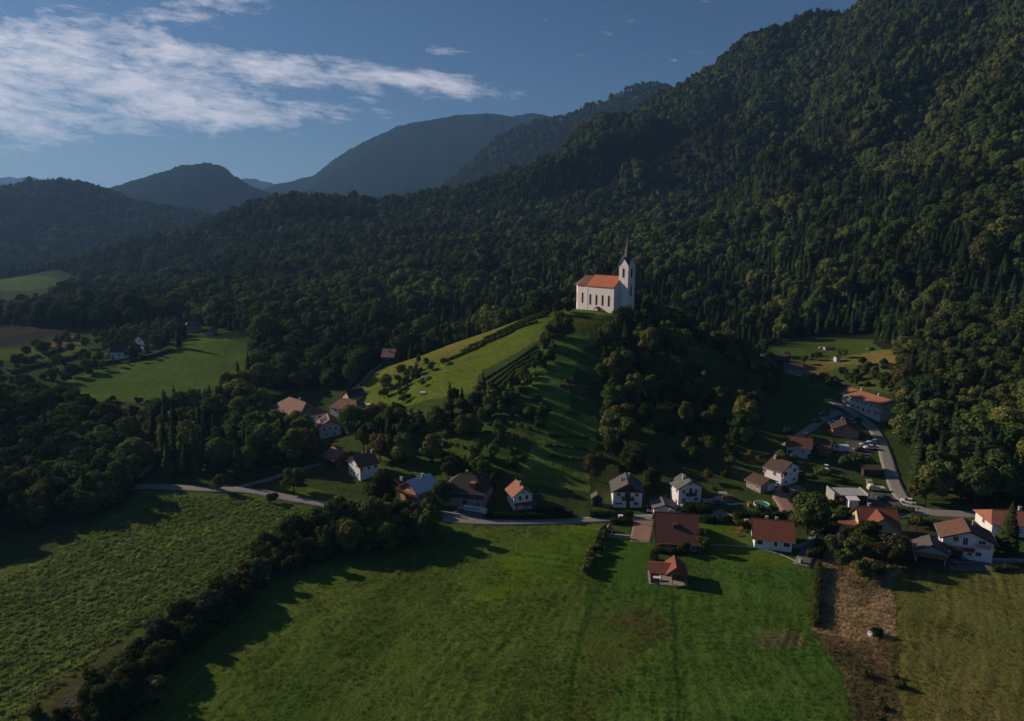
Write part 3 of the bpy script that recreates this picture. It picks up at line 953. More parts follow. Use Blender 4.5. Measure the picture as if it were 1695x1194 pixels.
def window(parent, x, y, z, w, h, face_rz, frame=None, name='window', arch=False):
    """window at the wall surface: frame 4 cm proud with sill, pane set 1 cm proud of the wall inside it"""
    frame = frame or FRAME
    key = (round(w, 2), round(h, 2), frame.name, arch)
    c = win_meshes()
    if key not in c:
        m = MB()
        t = 0.09
        if not arch:
            for a in ((-w / 2, -w / 2 + t, -h / 2, h / 2), (w / 2 - t, w / 2, -h / 2, h / 2), (-w / 2 + t, w / 2 - t, h / 2 - t, h / 2), (-w / 2 + t, w / 2 - t, -h / 2, -h / 2 + t)):
                m.box(a[0], a[1], -0.05, 0.1, a[2], a[3])
            if w > .9:
                m.box(-t * .4, t * .4, -0.045, 0.05, -h / 2 + t, h / 2 - t)
            m.box(-w / 2 - .08, w / 2 + .08, -0.12, 0.05, -h / 2 - .07, -h / 2 - .002)
            p = MB()
            p.box(-w / 2 + t, w / 2 - t, -0.015, 0.04, -h / 2 + t, h / 2 - t)
        else:
            n = 8
            hh = h / 2 - w / 2
            def prof(k):
                r = w / 2 - k
                return [(-r, -h / 2 + k), (r, -h / 2 + k)] + [(r * math.cos(math.pi * i / n), hh + r * math.sin(math.pi * i / n)) for i in range(n + 1)]
            o_, i_ = prof(0), prof(.14)
            N_ = len(o_)
            for k in range(N_):
                j = (k + 1) % N_
                m.quad((o_[k][0], -.06, o_[k][1]), (o_[j][0], -.06, o_[j][1]), (i_[j][0], -.06, i_[j][1]), (i_[k][0], -.06, i_[k][1]))
                m.quad((o_[k][0], -.06, o_[k][1]), (o_[k][0], .05, o_[k][1]), (o_[j][0], .05, o_[j][1]), (o_[j][0], -.06, o_[j][1]))
                m.quad((i_[k][0], -.06, i_[k][1]), (i_[j][0], -.06, i_[j][1]), (i_[j][0], .02, i_[j][1]), (i_[k][0], .02, i_[k][1]))
            p = MB()
            p.quad(*[(a, -.012, b) for a, b in i_])
            p.quad(*[(a, .03, b) for a, b in reversed(i_)])
        c[key] = (m.mesh(name, frame), p.mesh('pane', GLASS))
    fm, pm = c[key]
    o = link(bpy.data.objects.new(name, fm))
    o.parent = parent
    o.location = (x, y, z)
    o.rotation_euler = (0, 0, face_rz)
    q = link(bpy.data.objects.new('pane', pm))
    q.parent = o
    return o


def face_pos(face, u, W, L):
    if face == 'F':
        return u, -L / 2, 0.0
    if face == 'B':
        return -u, L / 2, math.pi
    if face == 'L':
        return -W / 2, -u, -math.pi / 2
    return W / 2, u, math.pi / 2


def gable_roof(W, L, h, rise, mat, parent, ov=0.55, th=0.18, name='roof', hip=0.0, ridge_cap=True):
    m = MB()
    sl = rise / (W / 2)
    ex, ey = W / 2 + ov, L / 2 + ov
    ze = h - sl * ov + .12
    zr = h + rise + .12
    S = math.hypot(ex, zr - ze)
    hy = ey - hip
    if hip <= 0:
        m.slab([(0, -ey, zr), (0, ey, zr), (-ex, ey, ze), (-ex, -ey, ze)], th, [(0, S), (2 * ey, S), (2 * ey, 0), (0, 0)])
        m.slab([(0, ey, zr), (0, -ey, zr), (ex, -ey, ze), (ex, ey, ze)], th, [(0, S), (2 * ey, S), (2 * ey, 0), (0, 0)])
    else:
        m.slab([(0, -hy, zr), (0, hy, zr), (-ex, ey, ze), (-ex, -ey, ze)], th, [(hip, S), (2 * ey - hip, S), (2 * ey, 0), (0, 0)])
        m.slab([(0, hy, zr), (0, -hy, zr), (ex, -ey, ze), (ex, ey, ze)], th, [(hip, S), (2 * ey - hip, S), (2 * ey, 0), (0, 0)])
        Sh = math.hypot(hip, zr - ze)
        m.slab([(0, -hy, zr), (-ex, -ey, ze), (ex, -ey, ze)], th, [(ex, Sh), (0, 0), (2 * ex, 0)])
        m.slab([(0, hy, zr), (ex, ey, ze), (-ex, ey, ze)], th, [(ex, Sh), (0, 0), (2 * ex, 0)])
    if ridge_cap:
        m.tube((0, -hy, zr + .02), (0, hy, zr + .02), .11, .11, 6)
    r_ = m.build(name, mat, parent)
    for sg in (-1, 1):
        g_ = MB()
        g_.box(sg * (ex + .03) - .07, sg * (ex + .03) + .07, -ey, ey, ze - th - .04, ze - .03)
        g_.build('gutter', GUTTER, r_)
    if hip <= 0:
        for sy in (-1, 1):
            for sg in (-1, 1):
                b_ = MB()
                y0_, y1_ = sy * (ey + .002), sy * (ey + .06)
                b_.quad(*[(0, y0_, zr - th - .12), (0, y0_, zr + .05), (sg * (ex + .02), y0_, ze + .05), (sg * (ex + .02), y0_, ze - th - .12)])
                b_.quad(*[(0, y1_, zr - th - .12), (0, y1_, zr + .05), (sg * (ex + .02), y1_, ze + .05), (sg * (ex + .02), y1_, ze - th - .12)])
                b_.quad((0, y0_, zr + .05), (0, y1_, zr + .05), (sg * (ex + .02), y1_, ze + .05), (sg * (ex + .02), y0_, ze + .05))
                b_.build('bargeboard', TIMBER, r_)
    return r_


def gable_walls(W, L, h, rise, mat, parent, base=1.6, hip=False, name='wall'):
    m = MB()
    x, y = W / 2, L / 2
    m.quad((-x, -y, -base), (x, -y, -base), (x, -y, h), (-x, -y, h))
    m.quad((x, -y, -base), (x, y, -base), (x, y, h), (x, -y, h))
    m.quad((x, y, -base), (-x, y, -base), (-x, y, h), (x, y, h))
    m.quad((-x, y, -base), (-x, -y, -base), (-x, -y, h), (-x, y, h))
    if not hip:
        m.quad((-x, -y, h), (x, -y, h), (0, -y, h + rise))
        m.quad((x, y, h), (-x, y, h), (0, y, h + rise))
    return m.build(name, mat, parent)


def chimney(roof, x, y, z, s=.6, h=1.3, mat=None):
    m = MB()
    m.box(x - s / 2, x + s / 2, y - s / 2, y + s / 2, z - .9, z + h)
    m.box(x - s / 2 - .07, x + s / 2 + .07, y - s / 2 - .07, y + s / 2 + .07, z + h, z + h + .1)
    return m.build('chimney', mat or GREYW, roof)


def house(name, label, cat, A, B, foot, W, h, rise, roofm, wallm, wins=(), hip=0.0, doors=(), chim=None, ov=.55, L=None, extras=None, zoff=0.0, frame=None, zg=None, group=None):
    """A, B: pixels of the near and far end of the ridge; foot: a pixel at the foot of the wall (gives the ground height)"""
    g = at(*foot)
    z0 = (g.z if zg is None else zg) + zoff
    zr = z0 + h + rise
    def on(p):
        u, F, U = pix_dir(*p)
        t = (zr - CAM_H) / U
        return Vector((t * u, t * F))
    a, b = on(A), on(B)
    d = b - a
    LL = d.length - 2 * ov if L is None else L
    if hip > 0 and L is None:
        LL = d.length + 2 * hip - 2 * ov
    d.normalize()
    c = (a + b) / 2
    if L is not None and hip <= 0:
        c = a + d * (L / 2 + ov)
    rz = math.atan2(d.y, d.x) - math.pi / 2
    e = empty(name, (c.x, c.y, z0), rz, label, cat, group)
    rad = math.hypot(W, LL) / 2
    nseg = max(1, int(LL / W))
    for k in range(-nseg, nseg + 1):
        KEEP.append((c.x + d.x * k * LL / 2 / nseg * .7, c.y + d.y * k * LL / 2 / nseg * .7, W * .5 + 2.0))
    wl = gable_walls(W, LL, h, rise, wallm, e, hip=hip > 0)
    rf = gable_roof(W, LL, h, rise, roofm, e, ov=ov, hip=hip)
    for face, us, z, w_, hh_ in wins:
        for u in us:
            x, y, r = face_pos(face, u, W, LL)
            window(e, x, y, z, w_, hh_, r, frame)
    for face, u, w_, hh_, mt in doors:
        x, y, r = face_pos(face, u, W, LL)
        m = MB()
        m.box(-w_ / 2, w_ / 2, -.06, .05, 0, hh_)
        dd = m.build('door', mt, e, (x, y, 0.02), r)
        k = MB()
        k.box(w_ / 2 - .2, w_ / 2 - .1, -.12, -.06, hh_ * .46, hh_ * .5)
        k.build('handle', FRAME, dd)
    if chim:
        for cx_, cy_ in chim:
            chimney(rf, cx_, cy_, h + rise * (1 - abs(cx_) / (W / 2)), mat=GREYW)
    if extras:
        extras(e, W, LL, h, rise, rf)
    return e


def balcony(e, x0, x1, y, z, dep=1.3, mat=None, name='balcony'):
    m = MB()
    m.box(x0, x1, y - dep, y + .02, z, z + .14)
    for k in range(int((x1 - x0) / .16) + 1):
        xx = x0 + k * .16
        m.box(xx, xx + .1, y - dep, y - dep + .04, z + .14, z + 1.0)
    for xx in (x0, x1 - .04):
        for k in range(int(dep / .16)):
            m.box(xx, xx + .04, y - dep + .1 + k * .16, y - dep + .2 + k * .16, z + .14, z + 1.0)
    m.box(x0 - .03, x1 + .03, y - dep - .03, y - dep + .06, z + 1.0, z + 1.08)
    return m.build(name, mat or TIMBER, e)


def gable_clad(e, W, L, h, rise, z0, mat, name='gable_cladding'):
    m = MB()
    y = -L / 2 - .06
    x = W / 2
    m.quad((-x, y, z0), (x, y, z0), (x, y, h), (0, y, h + rise), (-x, y, h))
    m.quad((-x, y + .05, z0), (-x, y, z0), (-x, y, h), (-x, y + .05, h))
    m.quad((x, y, z0), (x, y + .05, z0), (x, y + .05, h), (x, y, h))
    m.quad((-x, y, z0), (-x, y + .05, z0), (x, y + .05, z0), (x, y, z0))
    return m.build(name, mat, e)


# ------------------------------------------------------------------ church
def build_church():
    g = at(987, 518)
    u, F, U = pix_dir(1014, 521)
    Z0 = zat(42, 309) - .2
    corner = at(1015, 521)          # near right corner of the nave, at the foot
    az = R(46)
    n = Vector((-math.sin(az), -math.cos(az)))      # outward normal of the long wall seen in the photograph
    t = Vector((n.y, -n.x))                          # along the wall
    if t.x < 0:
        t = -t
    # local frame: x along the nave towards the tower, y away from the long wall
    rz = math.atan2(t.y, t.x)
    L, W, h, rise = 15.5, 11.0, 12.3, 4.6
    org = Vector((corner.x, corner.y)) - t * (L / 2) - n * (W / 2)
    z0 = corner.z - .1
    e = empty('church', (org.x, org.y, z0), rz, 'white hilltop church with orange tiled nave roof and slender pointed spire', 'church')
    for k in (-12, -6, 0, 6, 12):
        q = org + t * k
        KEEP.append((q.x, q.y, 8.5))
    q = org + n * 9
    KEEP.append((q.x, q.y, 6.0)); q = org + n * 9 - t * 8; KEEP.append((q.x, q.y, 5.0)); q = org + n * 9 + t * 6; KEEP.append((q.x, q.y, 4.0))
    x0, x1, y0, y1 = -L / 2, L / 2, -W / 2, W / 2
    # choir narrows by 0.25 m and ends in three sides of an octagon
    ci, cl, ap = 0.35, 7.2, 3.6
    cx0 = x0 - cl
    m = MB()
    b = -2.5
    def wall(p, q_, hh=h):
        m.quad((p[0], p[1], b), (q_[0], q_[1], b), (q_[0], q_[1], hh), (p[0], p[1], hh))
    outline = [(x0, y0), (x1, y0), (x1, y1), (x0, y1), (x0, y1 - ci), (cx0 + 1.2, y1 - ci), (cx0 - ap + 1.2, y1 - ci - 3.4), (cx0 - ap + 1.2, y0 + ci + 3.4), (cx0 + 1.2, y0 + ci), (x0, y0 + ci)]
    for i in range(len(outline)):
        wall(outline[i], outline[(i + 1) % len(outline)])
    m.quad((x1, y0, h), (x1, y1, h), (x1, 0, h + rise))
    m.build('wall', CHWALL, e)
    # plinth and cornice bands
    m = MB()
    def band(z_0, z_1, off, mat_mb):
        pts = outline
        c = Vector((0, 0))
        n_ = len(pts)
        for i in range(n_):
            p, q_ = Vector(pts[i]), Vector(pts[(i + 1) % n_])
            d = (q_ - p).normalized()
            o_ = Vector((d.y, -d.x)) * off
            p2, q2 = p + o_ - d * off * .4, q_ + o_ + d * off * .4
            mat_mb.quad((p2.x, p2.y, z_0), (q2.x, q2.y, z_0), (q2.x, q2.y, z_1), (p2.x, p2.y, z_1))
            mat_mb.quad((p2.x, p2.y, z_1), (q2.x, q2.y, z_1), (q_.x, q_.y, z_1), (p.x, p.y, z_1))
            mat_mb.quad((p.x, p.y, z_0), (q_.x, q_.y, z_0), (q2.x, q2.y, z_0), (p2.x, p2.y, z_0))
    band(-2.5, .75, .1, m)
    m.build('plinth', STONE, e)
    m = MB()
    band(h - .5, h - .02, .22, m)
    for xx in (x0 + .15, x1 - .15):
        m.box(xx - .3, xx + .3, y0 - .09, y0 + .05, .75, h - .5)
    m.build('cornice', CHWALL, e)
    # roof
    ov = .5
    zr, ze = h + rise, h - .05
    ey = W / 2 + ov
    S = math.hypot(ey, zr - ze)
    m = MB()
    xr0 = x0 - .1
    m.slab([(xr0, 0, zr), (xr0, -ey, ze), (x1 + .25, -ey, ze), (x1 + .25, 0, zr)], .2, [(0, S), (0, 0), (L, 0), (L, S)])
    m.slab([(x1 + .25, 0, zr), (x1 + .25, ey, ze), (xr0, ey, ze), (xr0, 0, zr)], .2, [(0, S), (0, 0), (L, 0), (L, S)])
    m.tube((xr0, 0, zr + .02), (x1, 0, zr + .02), .13, .13, 6)
    rf = m.build('roof', CHROOF, e)
    m = MB()
    zc = zr - .35
    yc = ey - ci
    xa = cx0 + 1.2
    xe = cx0 - ap + 1.2
    tip = (cx0 + 2.0, 0, zc)
    a = [(xa, -yc), (xe - ov, -(yc - 3.4)), (xe - ov, yc - 3.4), (xa, yc)]
    m.slab([(xr0, 0, zc), tip, (xa, -yc, ze), (xr0, -yc, ze)], .2, [(7, S), (0, S), (0, 0), (7, 0)])
    m.slab([tip, (xr0, 0, zc), (xr0, yc, ze), (xa, yc, ze)], .2, [(7, S), (0, S), (0, 0), (7, 0)])
    for i in range(3):
        p, q_ = a[i], a[i + 1]
        m.slab([tip, (*q_, ze), (*p, ze)], .2, [(2, S), (4, 0), (0, 0)])
    m.build('choir_roof', CHROOFD, e)
    # arched windows of the long wall, of the choir and the apse
    for y_, r_ in ((y0, 0.0), (y1, math.pi)):
        for k in range(4):
            window(e, -L / 2 + 2.3 + k * 3.6 - .3, y_, 6.0, 1.2, 5.0, r_, CHTRIM, arch=True)
    window(e, x0 - 3.0, y0 + ci, 6.4, 1.1, 5.0, 0, CHTRIM, arch=True)
    p, q_ = Vector((cx0 + 1.2, y0 + ci)), Vector((xe, y0 + ci + 3.4))
    mid = (p + q_) / 2
    window(e, mid.x, mid.y, 6.4, 1.1, 5.0, math.atan2(p.y - q_.y, p.x - q_.x), CHTRIM, arch=True)
    # small porch over the side door
    m = MB()
    px0 = -.6
    m.slab([(px0, y0 - 2.2, 3.1), (px0, y0 + .02, 3.1), (px0 - 1.5, y0 + .02, 2.2), (px0 - 1.5, y0 - 2.2, 2.2)], .1)
    m.slab([(px0, y0 + .02, 3.1), (px0, y0 - 2.2, 3.1), (px0 + 1.5, y0 - 2.2, 2.2), (px0 + 1.5, y0 + .02, 2.2)], .1)
    pr = m.build('porch', SLATE, e)
    m = MB()
    for sx in (-1.2, 1.2):
        m = MB()
        m.box(px0 + sx - .1, px0 + sx + .1, y0 - 2.0, y0 - 1.8, -.8, 2.3)
        m.build('post', TIMBER, pr)
    m = MB()
    m.box(px0 - .75, px0 + .75, y0 - .15, y0 + .05, -.4, 2.1)
    m.build('door', TIMBER, e)
    # tower
    TW = 5.1
    tx = x1 + TW / 2 - .15
    ty = 0.6
    TH = 22.0
    tw = link(bpy.data.objects.new('tower', None))
    tw.parent = e
    tw.location = (tx, ty, 0)
    s = TW / 2
    m = MB()
    for (p, q_) in (((-s, -s), (s, -s)), ((s, -s), (s, s)), ((s, s), (-s, s)), ((-s, s), (-s, -s))):
        m.quad((p[0], p[1], -3), (q_[0], q_[1], -3), (q_[0], q_[1], TH), (p[0], p[1], TH))
    gr = 3.7
    m.quad((-s, -s, TH), (s, -s, TH), (0, -s, TH + gr))
    m.quad((s, s, TH), (-s, s, TH), (0, s, TH + gr))
    m.quad((s, -s, TH), (s, s, TH), (s, 0, TH + gr))
    m.quad((-s, s, TH), (-s, -s, TH), (-s, 0, TH + gr))
    m.build('tower_wall', CHWALL, tw)
    m = MB()
    for z_ in (7.0, 13.8, TH - .45):
        m = MB()
        m.box(-s - .1, s + .1, -s - .1, -s, z_, z_ + .25)
        m.box(-s - .1, s + .1, s, s + .1, z_, z_ + .25)
        m.box(s, s + .1, -s, s, z_, z_ + .25)
        m.box(-s - .1, -s, -s, s, z_, z_ + .25)
        m.build('string_course', CHWALL, tw)
    for (x_, y_, r_) in ((0, -s, 0), (s, 0, math.pi / 2), (0, s, math.pi), (-s, 0, -math.pi / 2)):
        window(tw, x_, y_, TH - 3.3, 1.25, 4.2, r_, CHTRIM, 'belfry_window', arch=True)
    for z_ in (3.2, 7.9 - .6 + 2.2, 12.0 - .2):
        window(tw, s, 0, z_, 1.0, 2.6, math.pi / 2, CHTRIM, arch=True)
    # cross gables of the tower head
    m = MB()
    o2 = .35
    zt, zb = TH + gr + .12, TH - .15
    rr_ = s + o2
    for k in range(4):
        M = Matrix.Rotation(k * math.pi / 2, 3, 'Z')
        for sg in (-1, 1):
            pts = [Vector((0, -rr_, zt)), Vector((0, 0, zt)), Vector((sg * rr_, -rr_, zb))]
            if sg < 0:
                pts = [pts[0], pts[1], pts[2]]
            else:
                pts = [pts[1], pts[0], pts[2]]
            m.slab([M @ p for p in pts], .16)
    m.build('gable_roof', SLATE, tw)
    # spire: octagonal, slightly flared, with ball and cross
    V = [(2.15, TH + .6), (1.75, TH + 3.2), (1.15, TH + 6.4), (.62, TH + 9.6), (.09, TH + 13.0)]
    m = MB()
    for (ra, za), (rb, zb_) in zip(V[:-1], V[1:]):
        for k in range(8):
            a0, a1 = 2 * math.pi * (k + .5) / 8, 2 * math.pi * (k + 1.5) / 8
            m.quad((ra * math.cos(a0), ra * math.sin(a0), za), (ra * math.cos(a1), ra * math.sin(a1), za), (rb * math.cos(a1), rb * math.sin(a1), zb_), (rb * math.cos(a0), rb * math.sin(a0), zb_))
    sp = m.build('spire', SLATE, tw)
    m = MB()
    zt = TH + 13.0
    m.tube((0, 0, zt - .2), (0, 0, zt + 1.6), .05, .05, 6)
    m.box(-.4, .4, -.04, .04, zt + .95, zt + 1.05)
    m.tube((0, 0, zt), (0, 0, zt + .3), .2, .2, 8)
    m.build('cross', SLATE, sp)
    return e, org, t, n, z0

CHTRIM = plain('church_window_trim', (0.40, 0.33, 0.31, 1), .8, .1)
church, CH_O, CH_T, CH_N, CH_Z = build_church()

def at_ch(dx, dy):
    q = CH_O + CH_T * dx - CH_N * dy
    return Vector((q.x, q.y, zat(q.x, q.y)))

# ------------------------------------------------------------------ houses
def balc_house(e, W, L, h, rise, rf):
    gable_clad(e, W, L, h, rise, h * .93, TIMBER)
    balcony(e, -1.7, 1.7, -L / 2, 2.6)

def balc_small(e, W, L, h, rise, rf):
    balcony(e, -1.3, 1.6, -L / 2, 2.7, 1.1)
    m = MB(); m.box(-W / 2 + .4, W / 2 - 2, -L / 2 - 2.0, -L / 2 - .02, 0, .5); m.build('terrace', CONC, e)

def balc_wide(e, W, L, h, rise, rf):
    balcony(e, -W / 2 + .3, 1.2, -L / 2, 2.6, 1.4)
    balcony(e, 1.5, 4.4, -L / 2, 3.9, 1.0, GREYW)
    m = MB(); m.box(-3.4, -.8, -L / 2 - .03, -L / 2 + .03, .05, 2.15); m.build('garage_door', TIMBER, e)

house('village_house', 'white house with brown roof, timber gable and a dark wooden balcony facing the road', 'house', (1040, 802), (1035.4, 783), (1040, 840), 8.4, 5.0, 2.4, GREY, PLASTER,
      [('F', (-2.6, 2.6), 4.0, 1.1, 1.1), ('F', (0,), 3.8, 1.6, 1.8), ('F', (-2.6,), 1.2, 2.2, .6), ('F', (2.4,), 1.3, 1.4, 1.1), ('L', (-2.5, 0, 2.5), 3.9, 1, 1.1)], chim=[(-1.5, 0), (.8, 2)], extras=balc_house, doors=[('F', .2, 1.1, 2.1, TIMBER)])
house('village_house', 'white house with patchy grey gable roof, small balcony and boxy left annex', 'house', (1144.7, 796.7), (1128, 784), (1145, 833), 7.2, 5.2, 2.0, GREYB, PLASTER,
      [('F', (-2.0, 2.0), 3.9, 1.0, 1.1), ('F', (-1.9, 2.0), 1.4, 1.1, 1.1), ('F', (.2,), 3.9, 1.2, 2.0), ('F', (0,), 6.0, .6, .7), ('L', (-2, 1.5), 4.0, 1, 1.1)], chim=[(-.9, 0)], extras=balc_small)

def small_extra(e, W, L, h, rise, rf):
    m = MB()
    m.slab([(-W / 2 - .1, -L / 2, 2.1), (-W / 2 - .1, -L / 2 - 2.3, 1.75), (W / 2 + .6, -L / 2 - 2.3, 1.75), (W / 2 + .6, -L / 2, 2.1)], .12)
    p = m.build('porch', BROWN, e)
    for xx in (-W / 2 + .1, 0, W / 2 + .3):
        m = MB()
        m.box(xx, xx + .12, -L / 2 - 2.2, -L / 2 - 2.08, -.5, 1.7)
        m.build('post', TIMBER, p)

house('village_house', 'small narrow white house with an orange roof and dark porch standing alone above the road', 'house', (867, 808), (853.6, 794), (866, 839), 5.6, 4.4, 2.2, ORANGE, PLASTER,
      [('F', (-.9, 1.1), 3.5, .75, 1.1), ('F', (.1,), 5.1, .45, .5), ('L', (-1.5, 1.8), 3.2, .8, 1.0)], chim=[(-.3, -1)], extras=small_extra, frame=FRAMEB)

def wh_extra(e, W, L, h, rise, rf):
    m = MB()
    m.box(-W / 2 + .0, -W / 2 + 2.0, -L / 2 + 1, -L / 2 + 1.02, 0, 0.01)
house('village_house', 'low white bungalow with a big plain red tiled roof beside the sunken drive', 'house', (1314, 864.6), (1244, 857.8), (1273, 913), 8.6, 3.3, 3.0, RED, PLASTER,
      [('L', (-3.2, 3.2), 2.0, 1.35, 1.1), ('L', (.6,), 1.9, .65, 1.1), ('F', (0,), 1.8, 1.2, 1.2), ('B', (0,), 4.2, .9, 1)], chim=[(1.6, 1.2), (1.8, -1.2)], frame=FRAMEB, ov=.7)

def big_extra(e, W, L, h, rise, rf):
    m = MB()
    m.box(-3.9, -2.5, -.3, .9, h + rise * .3, h + rise * .68)
    m.build('dormer', TIMBER, rf)
    balcony(e, 0, 0.01, 0, -5)if False else None
house('farmhouse', 'largest brown roofed house, its broad plain roof slope facing the meadow', 'house', (1155, 852), (1083, 848), (1112, 909), 13.5, 2.6, 4.6, BROWN, STONE,
      [('L', (-4, -1, 2), 1.5, 1.2, 1.2), ('L', (4,), 1.2, 1.0, 2.0), ('F', (-3, 0, 3), 1.6, 1.2, 1.2), ('F', (0,), 4.6, 1.2, 1.2)], extras=big_extra, ov=.8, chim=[(1.2, 1.5)])
house('village_house', 'white hillside house with a green shuttered gable and a raised basement, over the paved drive', 'house', (1312, 766.6), (1279, 756.5), (1303, 803), 9.0, 5.2, 2.0, SHADEB, PLASTER,
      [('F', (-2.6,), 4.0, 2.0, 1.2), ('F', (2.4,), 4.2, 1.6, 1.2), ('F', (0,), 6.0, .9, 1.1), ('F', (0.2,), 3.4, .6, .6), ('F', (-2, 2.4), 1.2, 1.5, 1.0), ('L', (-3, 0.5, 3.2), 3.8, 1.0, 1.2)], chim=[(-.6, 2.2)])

def garage_ex(w0, w1, hh=2.1, mat=None):
    def f(e, W, L, h, rise, rf):
        m = MB(); m.box(w0, w1, -L / 2 - .05, -L / 2 + .04, 0.02, hh); m.build('garage_door', mat or MWHITE, e)
    return f
house('garage', 'low garage with mossy, shade-darkened brown roof and a white door below the hillside house', 'garage', (1275, 794), (1246.4, 783), (1262, 815), 6.6, 2.7, 1.3, SHADEB, STONE, [('L', (-2, 1.5), 1.6, 1.0, .8)], extras=garage_ex(-.2, 2.8))
house('village_house', 'house with a plain brown roof and pale blue gable end highest on the village lawn', 'house', (1346, 727), (1302, 722), (1325, 762), 8.0, 4.0, 2.2, BROWN, BLUEW,  # hill shade put into this roof by its darker brown tile
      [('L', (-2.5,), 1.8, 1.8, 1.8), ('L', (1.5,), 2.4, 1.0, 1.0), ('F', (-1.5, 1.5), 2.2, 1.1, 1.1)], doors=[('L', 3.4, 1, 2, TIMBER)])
house('village_house', 'pink gabled house under a dark roof beside the parked van', 'house', (1402, 703), (1398, 694), (1401, 728), 8.4, 3.2, 2.1, DARK, PINKW,
      [('F', (-2.6, -1.4), 1.7, .9, 1.1), ('F', (.8, 2.2), 1.7, 1.1, 1.2), ('F', (-.3, .7), 4.0, .6, .7)], L=8, chim=[(-1, 2)])
house('shed', 'dull reddish outbuilding attached beside the pink gabled house', 'outbuilding', (1380, 730), (1357, 726), (1368, 743), 6.5, 2.8, 1.6, DARK, BRICK, [('L', (-1.5, 1.5), 1.5, 1.2, 1.0)])

def apt_extra(e, W, L, h, rise, rf):
    for k, y in enumerate((-L / 2 + 1.2, L / 2 - 2.4)):
        m = MB()
        for z in (2.6, 4.9):
            m.box(-W / 2 - 1.1, -W / 2 + .02, y - 1.2, y + 1.2, z, z + .12)
            m.box(-W / 2 - 1.1, -W / 2 - 1.04, y - 1.2, y + 1.2, z + .12, z + 1.0)
        m.build('balcony', GREYW, e)
    m = MB()
    for y in np.arange(-L / 2 + 1, L / 2, 2.2):
        m.box(-W / 2 - .6, -W / 2 - .4, y, y + .15, h - .55, h - .2)
    m.box(-W / 2 - .62, -W / 2 - .5, -L / 2 - .5, L / 2 + .5, h - .42, h - .28)
    m.build('gutter', MWHITE, rf)
house('apartment_block', 'long cream two storey block with an orange roof above the curving road', 'apartment house', (1476.4, 663.2), (1407.3, 642), (1440, 684), 8.8, 6.0, 1.9, ORANGE, YELLOW if False else wall_mat('plaster_cream', (0.62, 0.56, 0.46, 1), .3),
      [('L', (-8, -5.2, -2.2, .4, 3.0, 6.2, 8.8), 4.7, 1.1, 1.1), ('L', (-7, -4, -1.2, 1.8, 5, 8.4), 2.0, 1.3, 1.3), ('F', (-2, 2), 4.6, 1.0, 1.2), ('F', (2,), 1.8, 1.0, 1.2)], extras=apt_extra, chim=[(0, 5), (.6, -4)])

def yellow_extra(e, W, L, h, rise, rf):
    # front cross gable
    x = -W / 2
    hw = 4.3
    m = MB()
    m.quad((x - 1.6, hw, -1.5), (x - 1.6, -hw, -1.5), (x - 1.6, -hw, h - .1), (x - 1.6, hw, h - .1))
    m.quad((x - 1.6, hw, h - .1), (x - 1.6, -hw, h - .1), (x - 1.6, 0, h + rise - .3))
    m.quad((x - 1.6, -hw, -1.5), (x + .1, -hw, -1.5), (x + .1, -hw, h - .1), (x - 1.6, -hw, h - .1))
    m.quad((x + .1, hw, -1.5), (x - 1.6, hw, -1.5), (x - 1.6, hw, h - .1), (x + .1, hw, h - .1))
    fg = m.build('front_wing', YELLOW, e)
    m = MB()
    zr, ze = h + rise - .15, h - .35
    S = math.hypot(hw + .5, zr - ze)
    m.slab([(x - 2.2, 0, zr), (x - 2.2, -hw - .5, ze), (x + .2, -hw - .5, ze), (0, 0, zr)], .16, [(0, S), (0, 0), (2.4, 0), (6, S)])
    m.slab([(0, 0, zr), (x + .2, hw + .5, ze), (x - 2.2, hw + .5, ze), (x - 2.2, 0, zr)], .16, [(0, S), (0, 0), (2.4, 0), (6, S)])
    m.build('wing_roof', RED, fg)
    window(e, x - 1.6, .6, 4.6, 1.2, 1.1, -math.pi / 2, FRAMEB)
    window(e, x - 1.6, 1.8, 1.7, 1.3, 1.3, -math.pi / 2, FRAME)
house('village_house', 'pale yellow house with a steep red roof and broad front gable behind the fruit trees', 'house', (1484, 843), (1417, 838), (1447, 884), 9.0, 4.0, 3.4, RED, YELLOW, [('F', (0,), 2, 1.1, 1.2)], hip=0.0, extras=yellow_extra, ov=.6, chim=[(.8, 1.5)])
house('garage', 'grey plastered garage with wide dark doorway under a wooden fascia', 'garage', (1543.7, 903.6), (1537.5, 886), (1543, 938), 6.4, 3.4, 1.5, GREY, GREYW, [('F', (0,), 4.2, .5, .4)],
      extras=lambda e, W, L, h, rise, rf: (lambda m: (m.box(-W / 2 + .4, W / 2 - .3, -L / 2 - .05, -L / 2 + .03, .02, 1.7), m.build('garage_door', plain('dark_opening', (.015, .014, .013, 1)), e)))(MB()) and (lambda m: (m.box(-W / 2 + .1, W / 2 + .2, -L / 2 - .7, -L / 2 - .02, 1.75, 2.6), m.build('fascia', TIMBERL, e)))(MB()) and None)
house('village_house', 'large white house with a worn brown roof, balconies and basement garage', 'house', (1606.6, 881), (1594, 857.5), (1604, 927), 10.6, 5.3, 2.3, RUST, PLASTER,
      [('F', (-2.6,), 5.0, 1.2, 1.3), ('F', (-.6,), 4.7, 1.1, 1.9), ('F', (2.8,), 4.9, 1.5, 1.2), ('F', (2.4,), 1.9, 1.3, 1.1), ('F', (.6,), 1.6, 1.0, .8), ('L', (-2.5, 1.5), 3.8, 1.1, 1.2)], extras=balc_wide, ov=.8, chim=[(1.8, 1.6)])
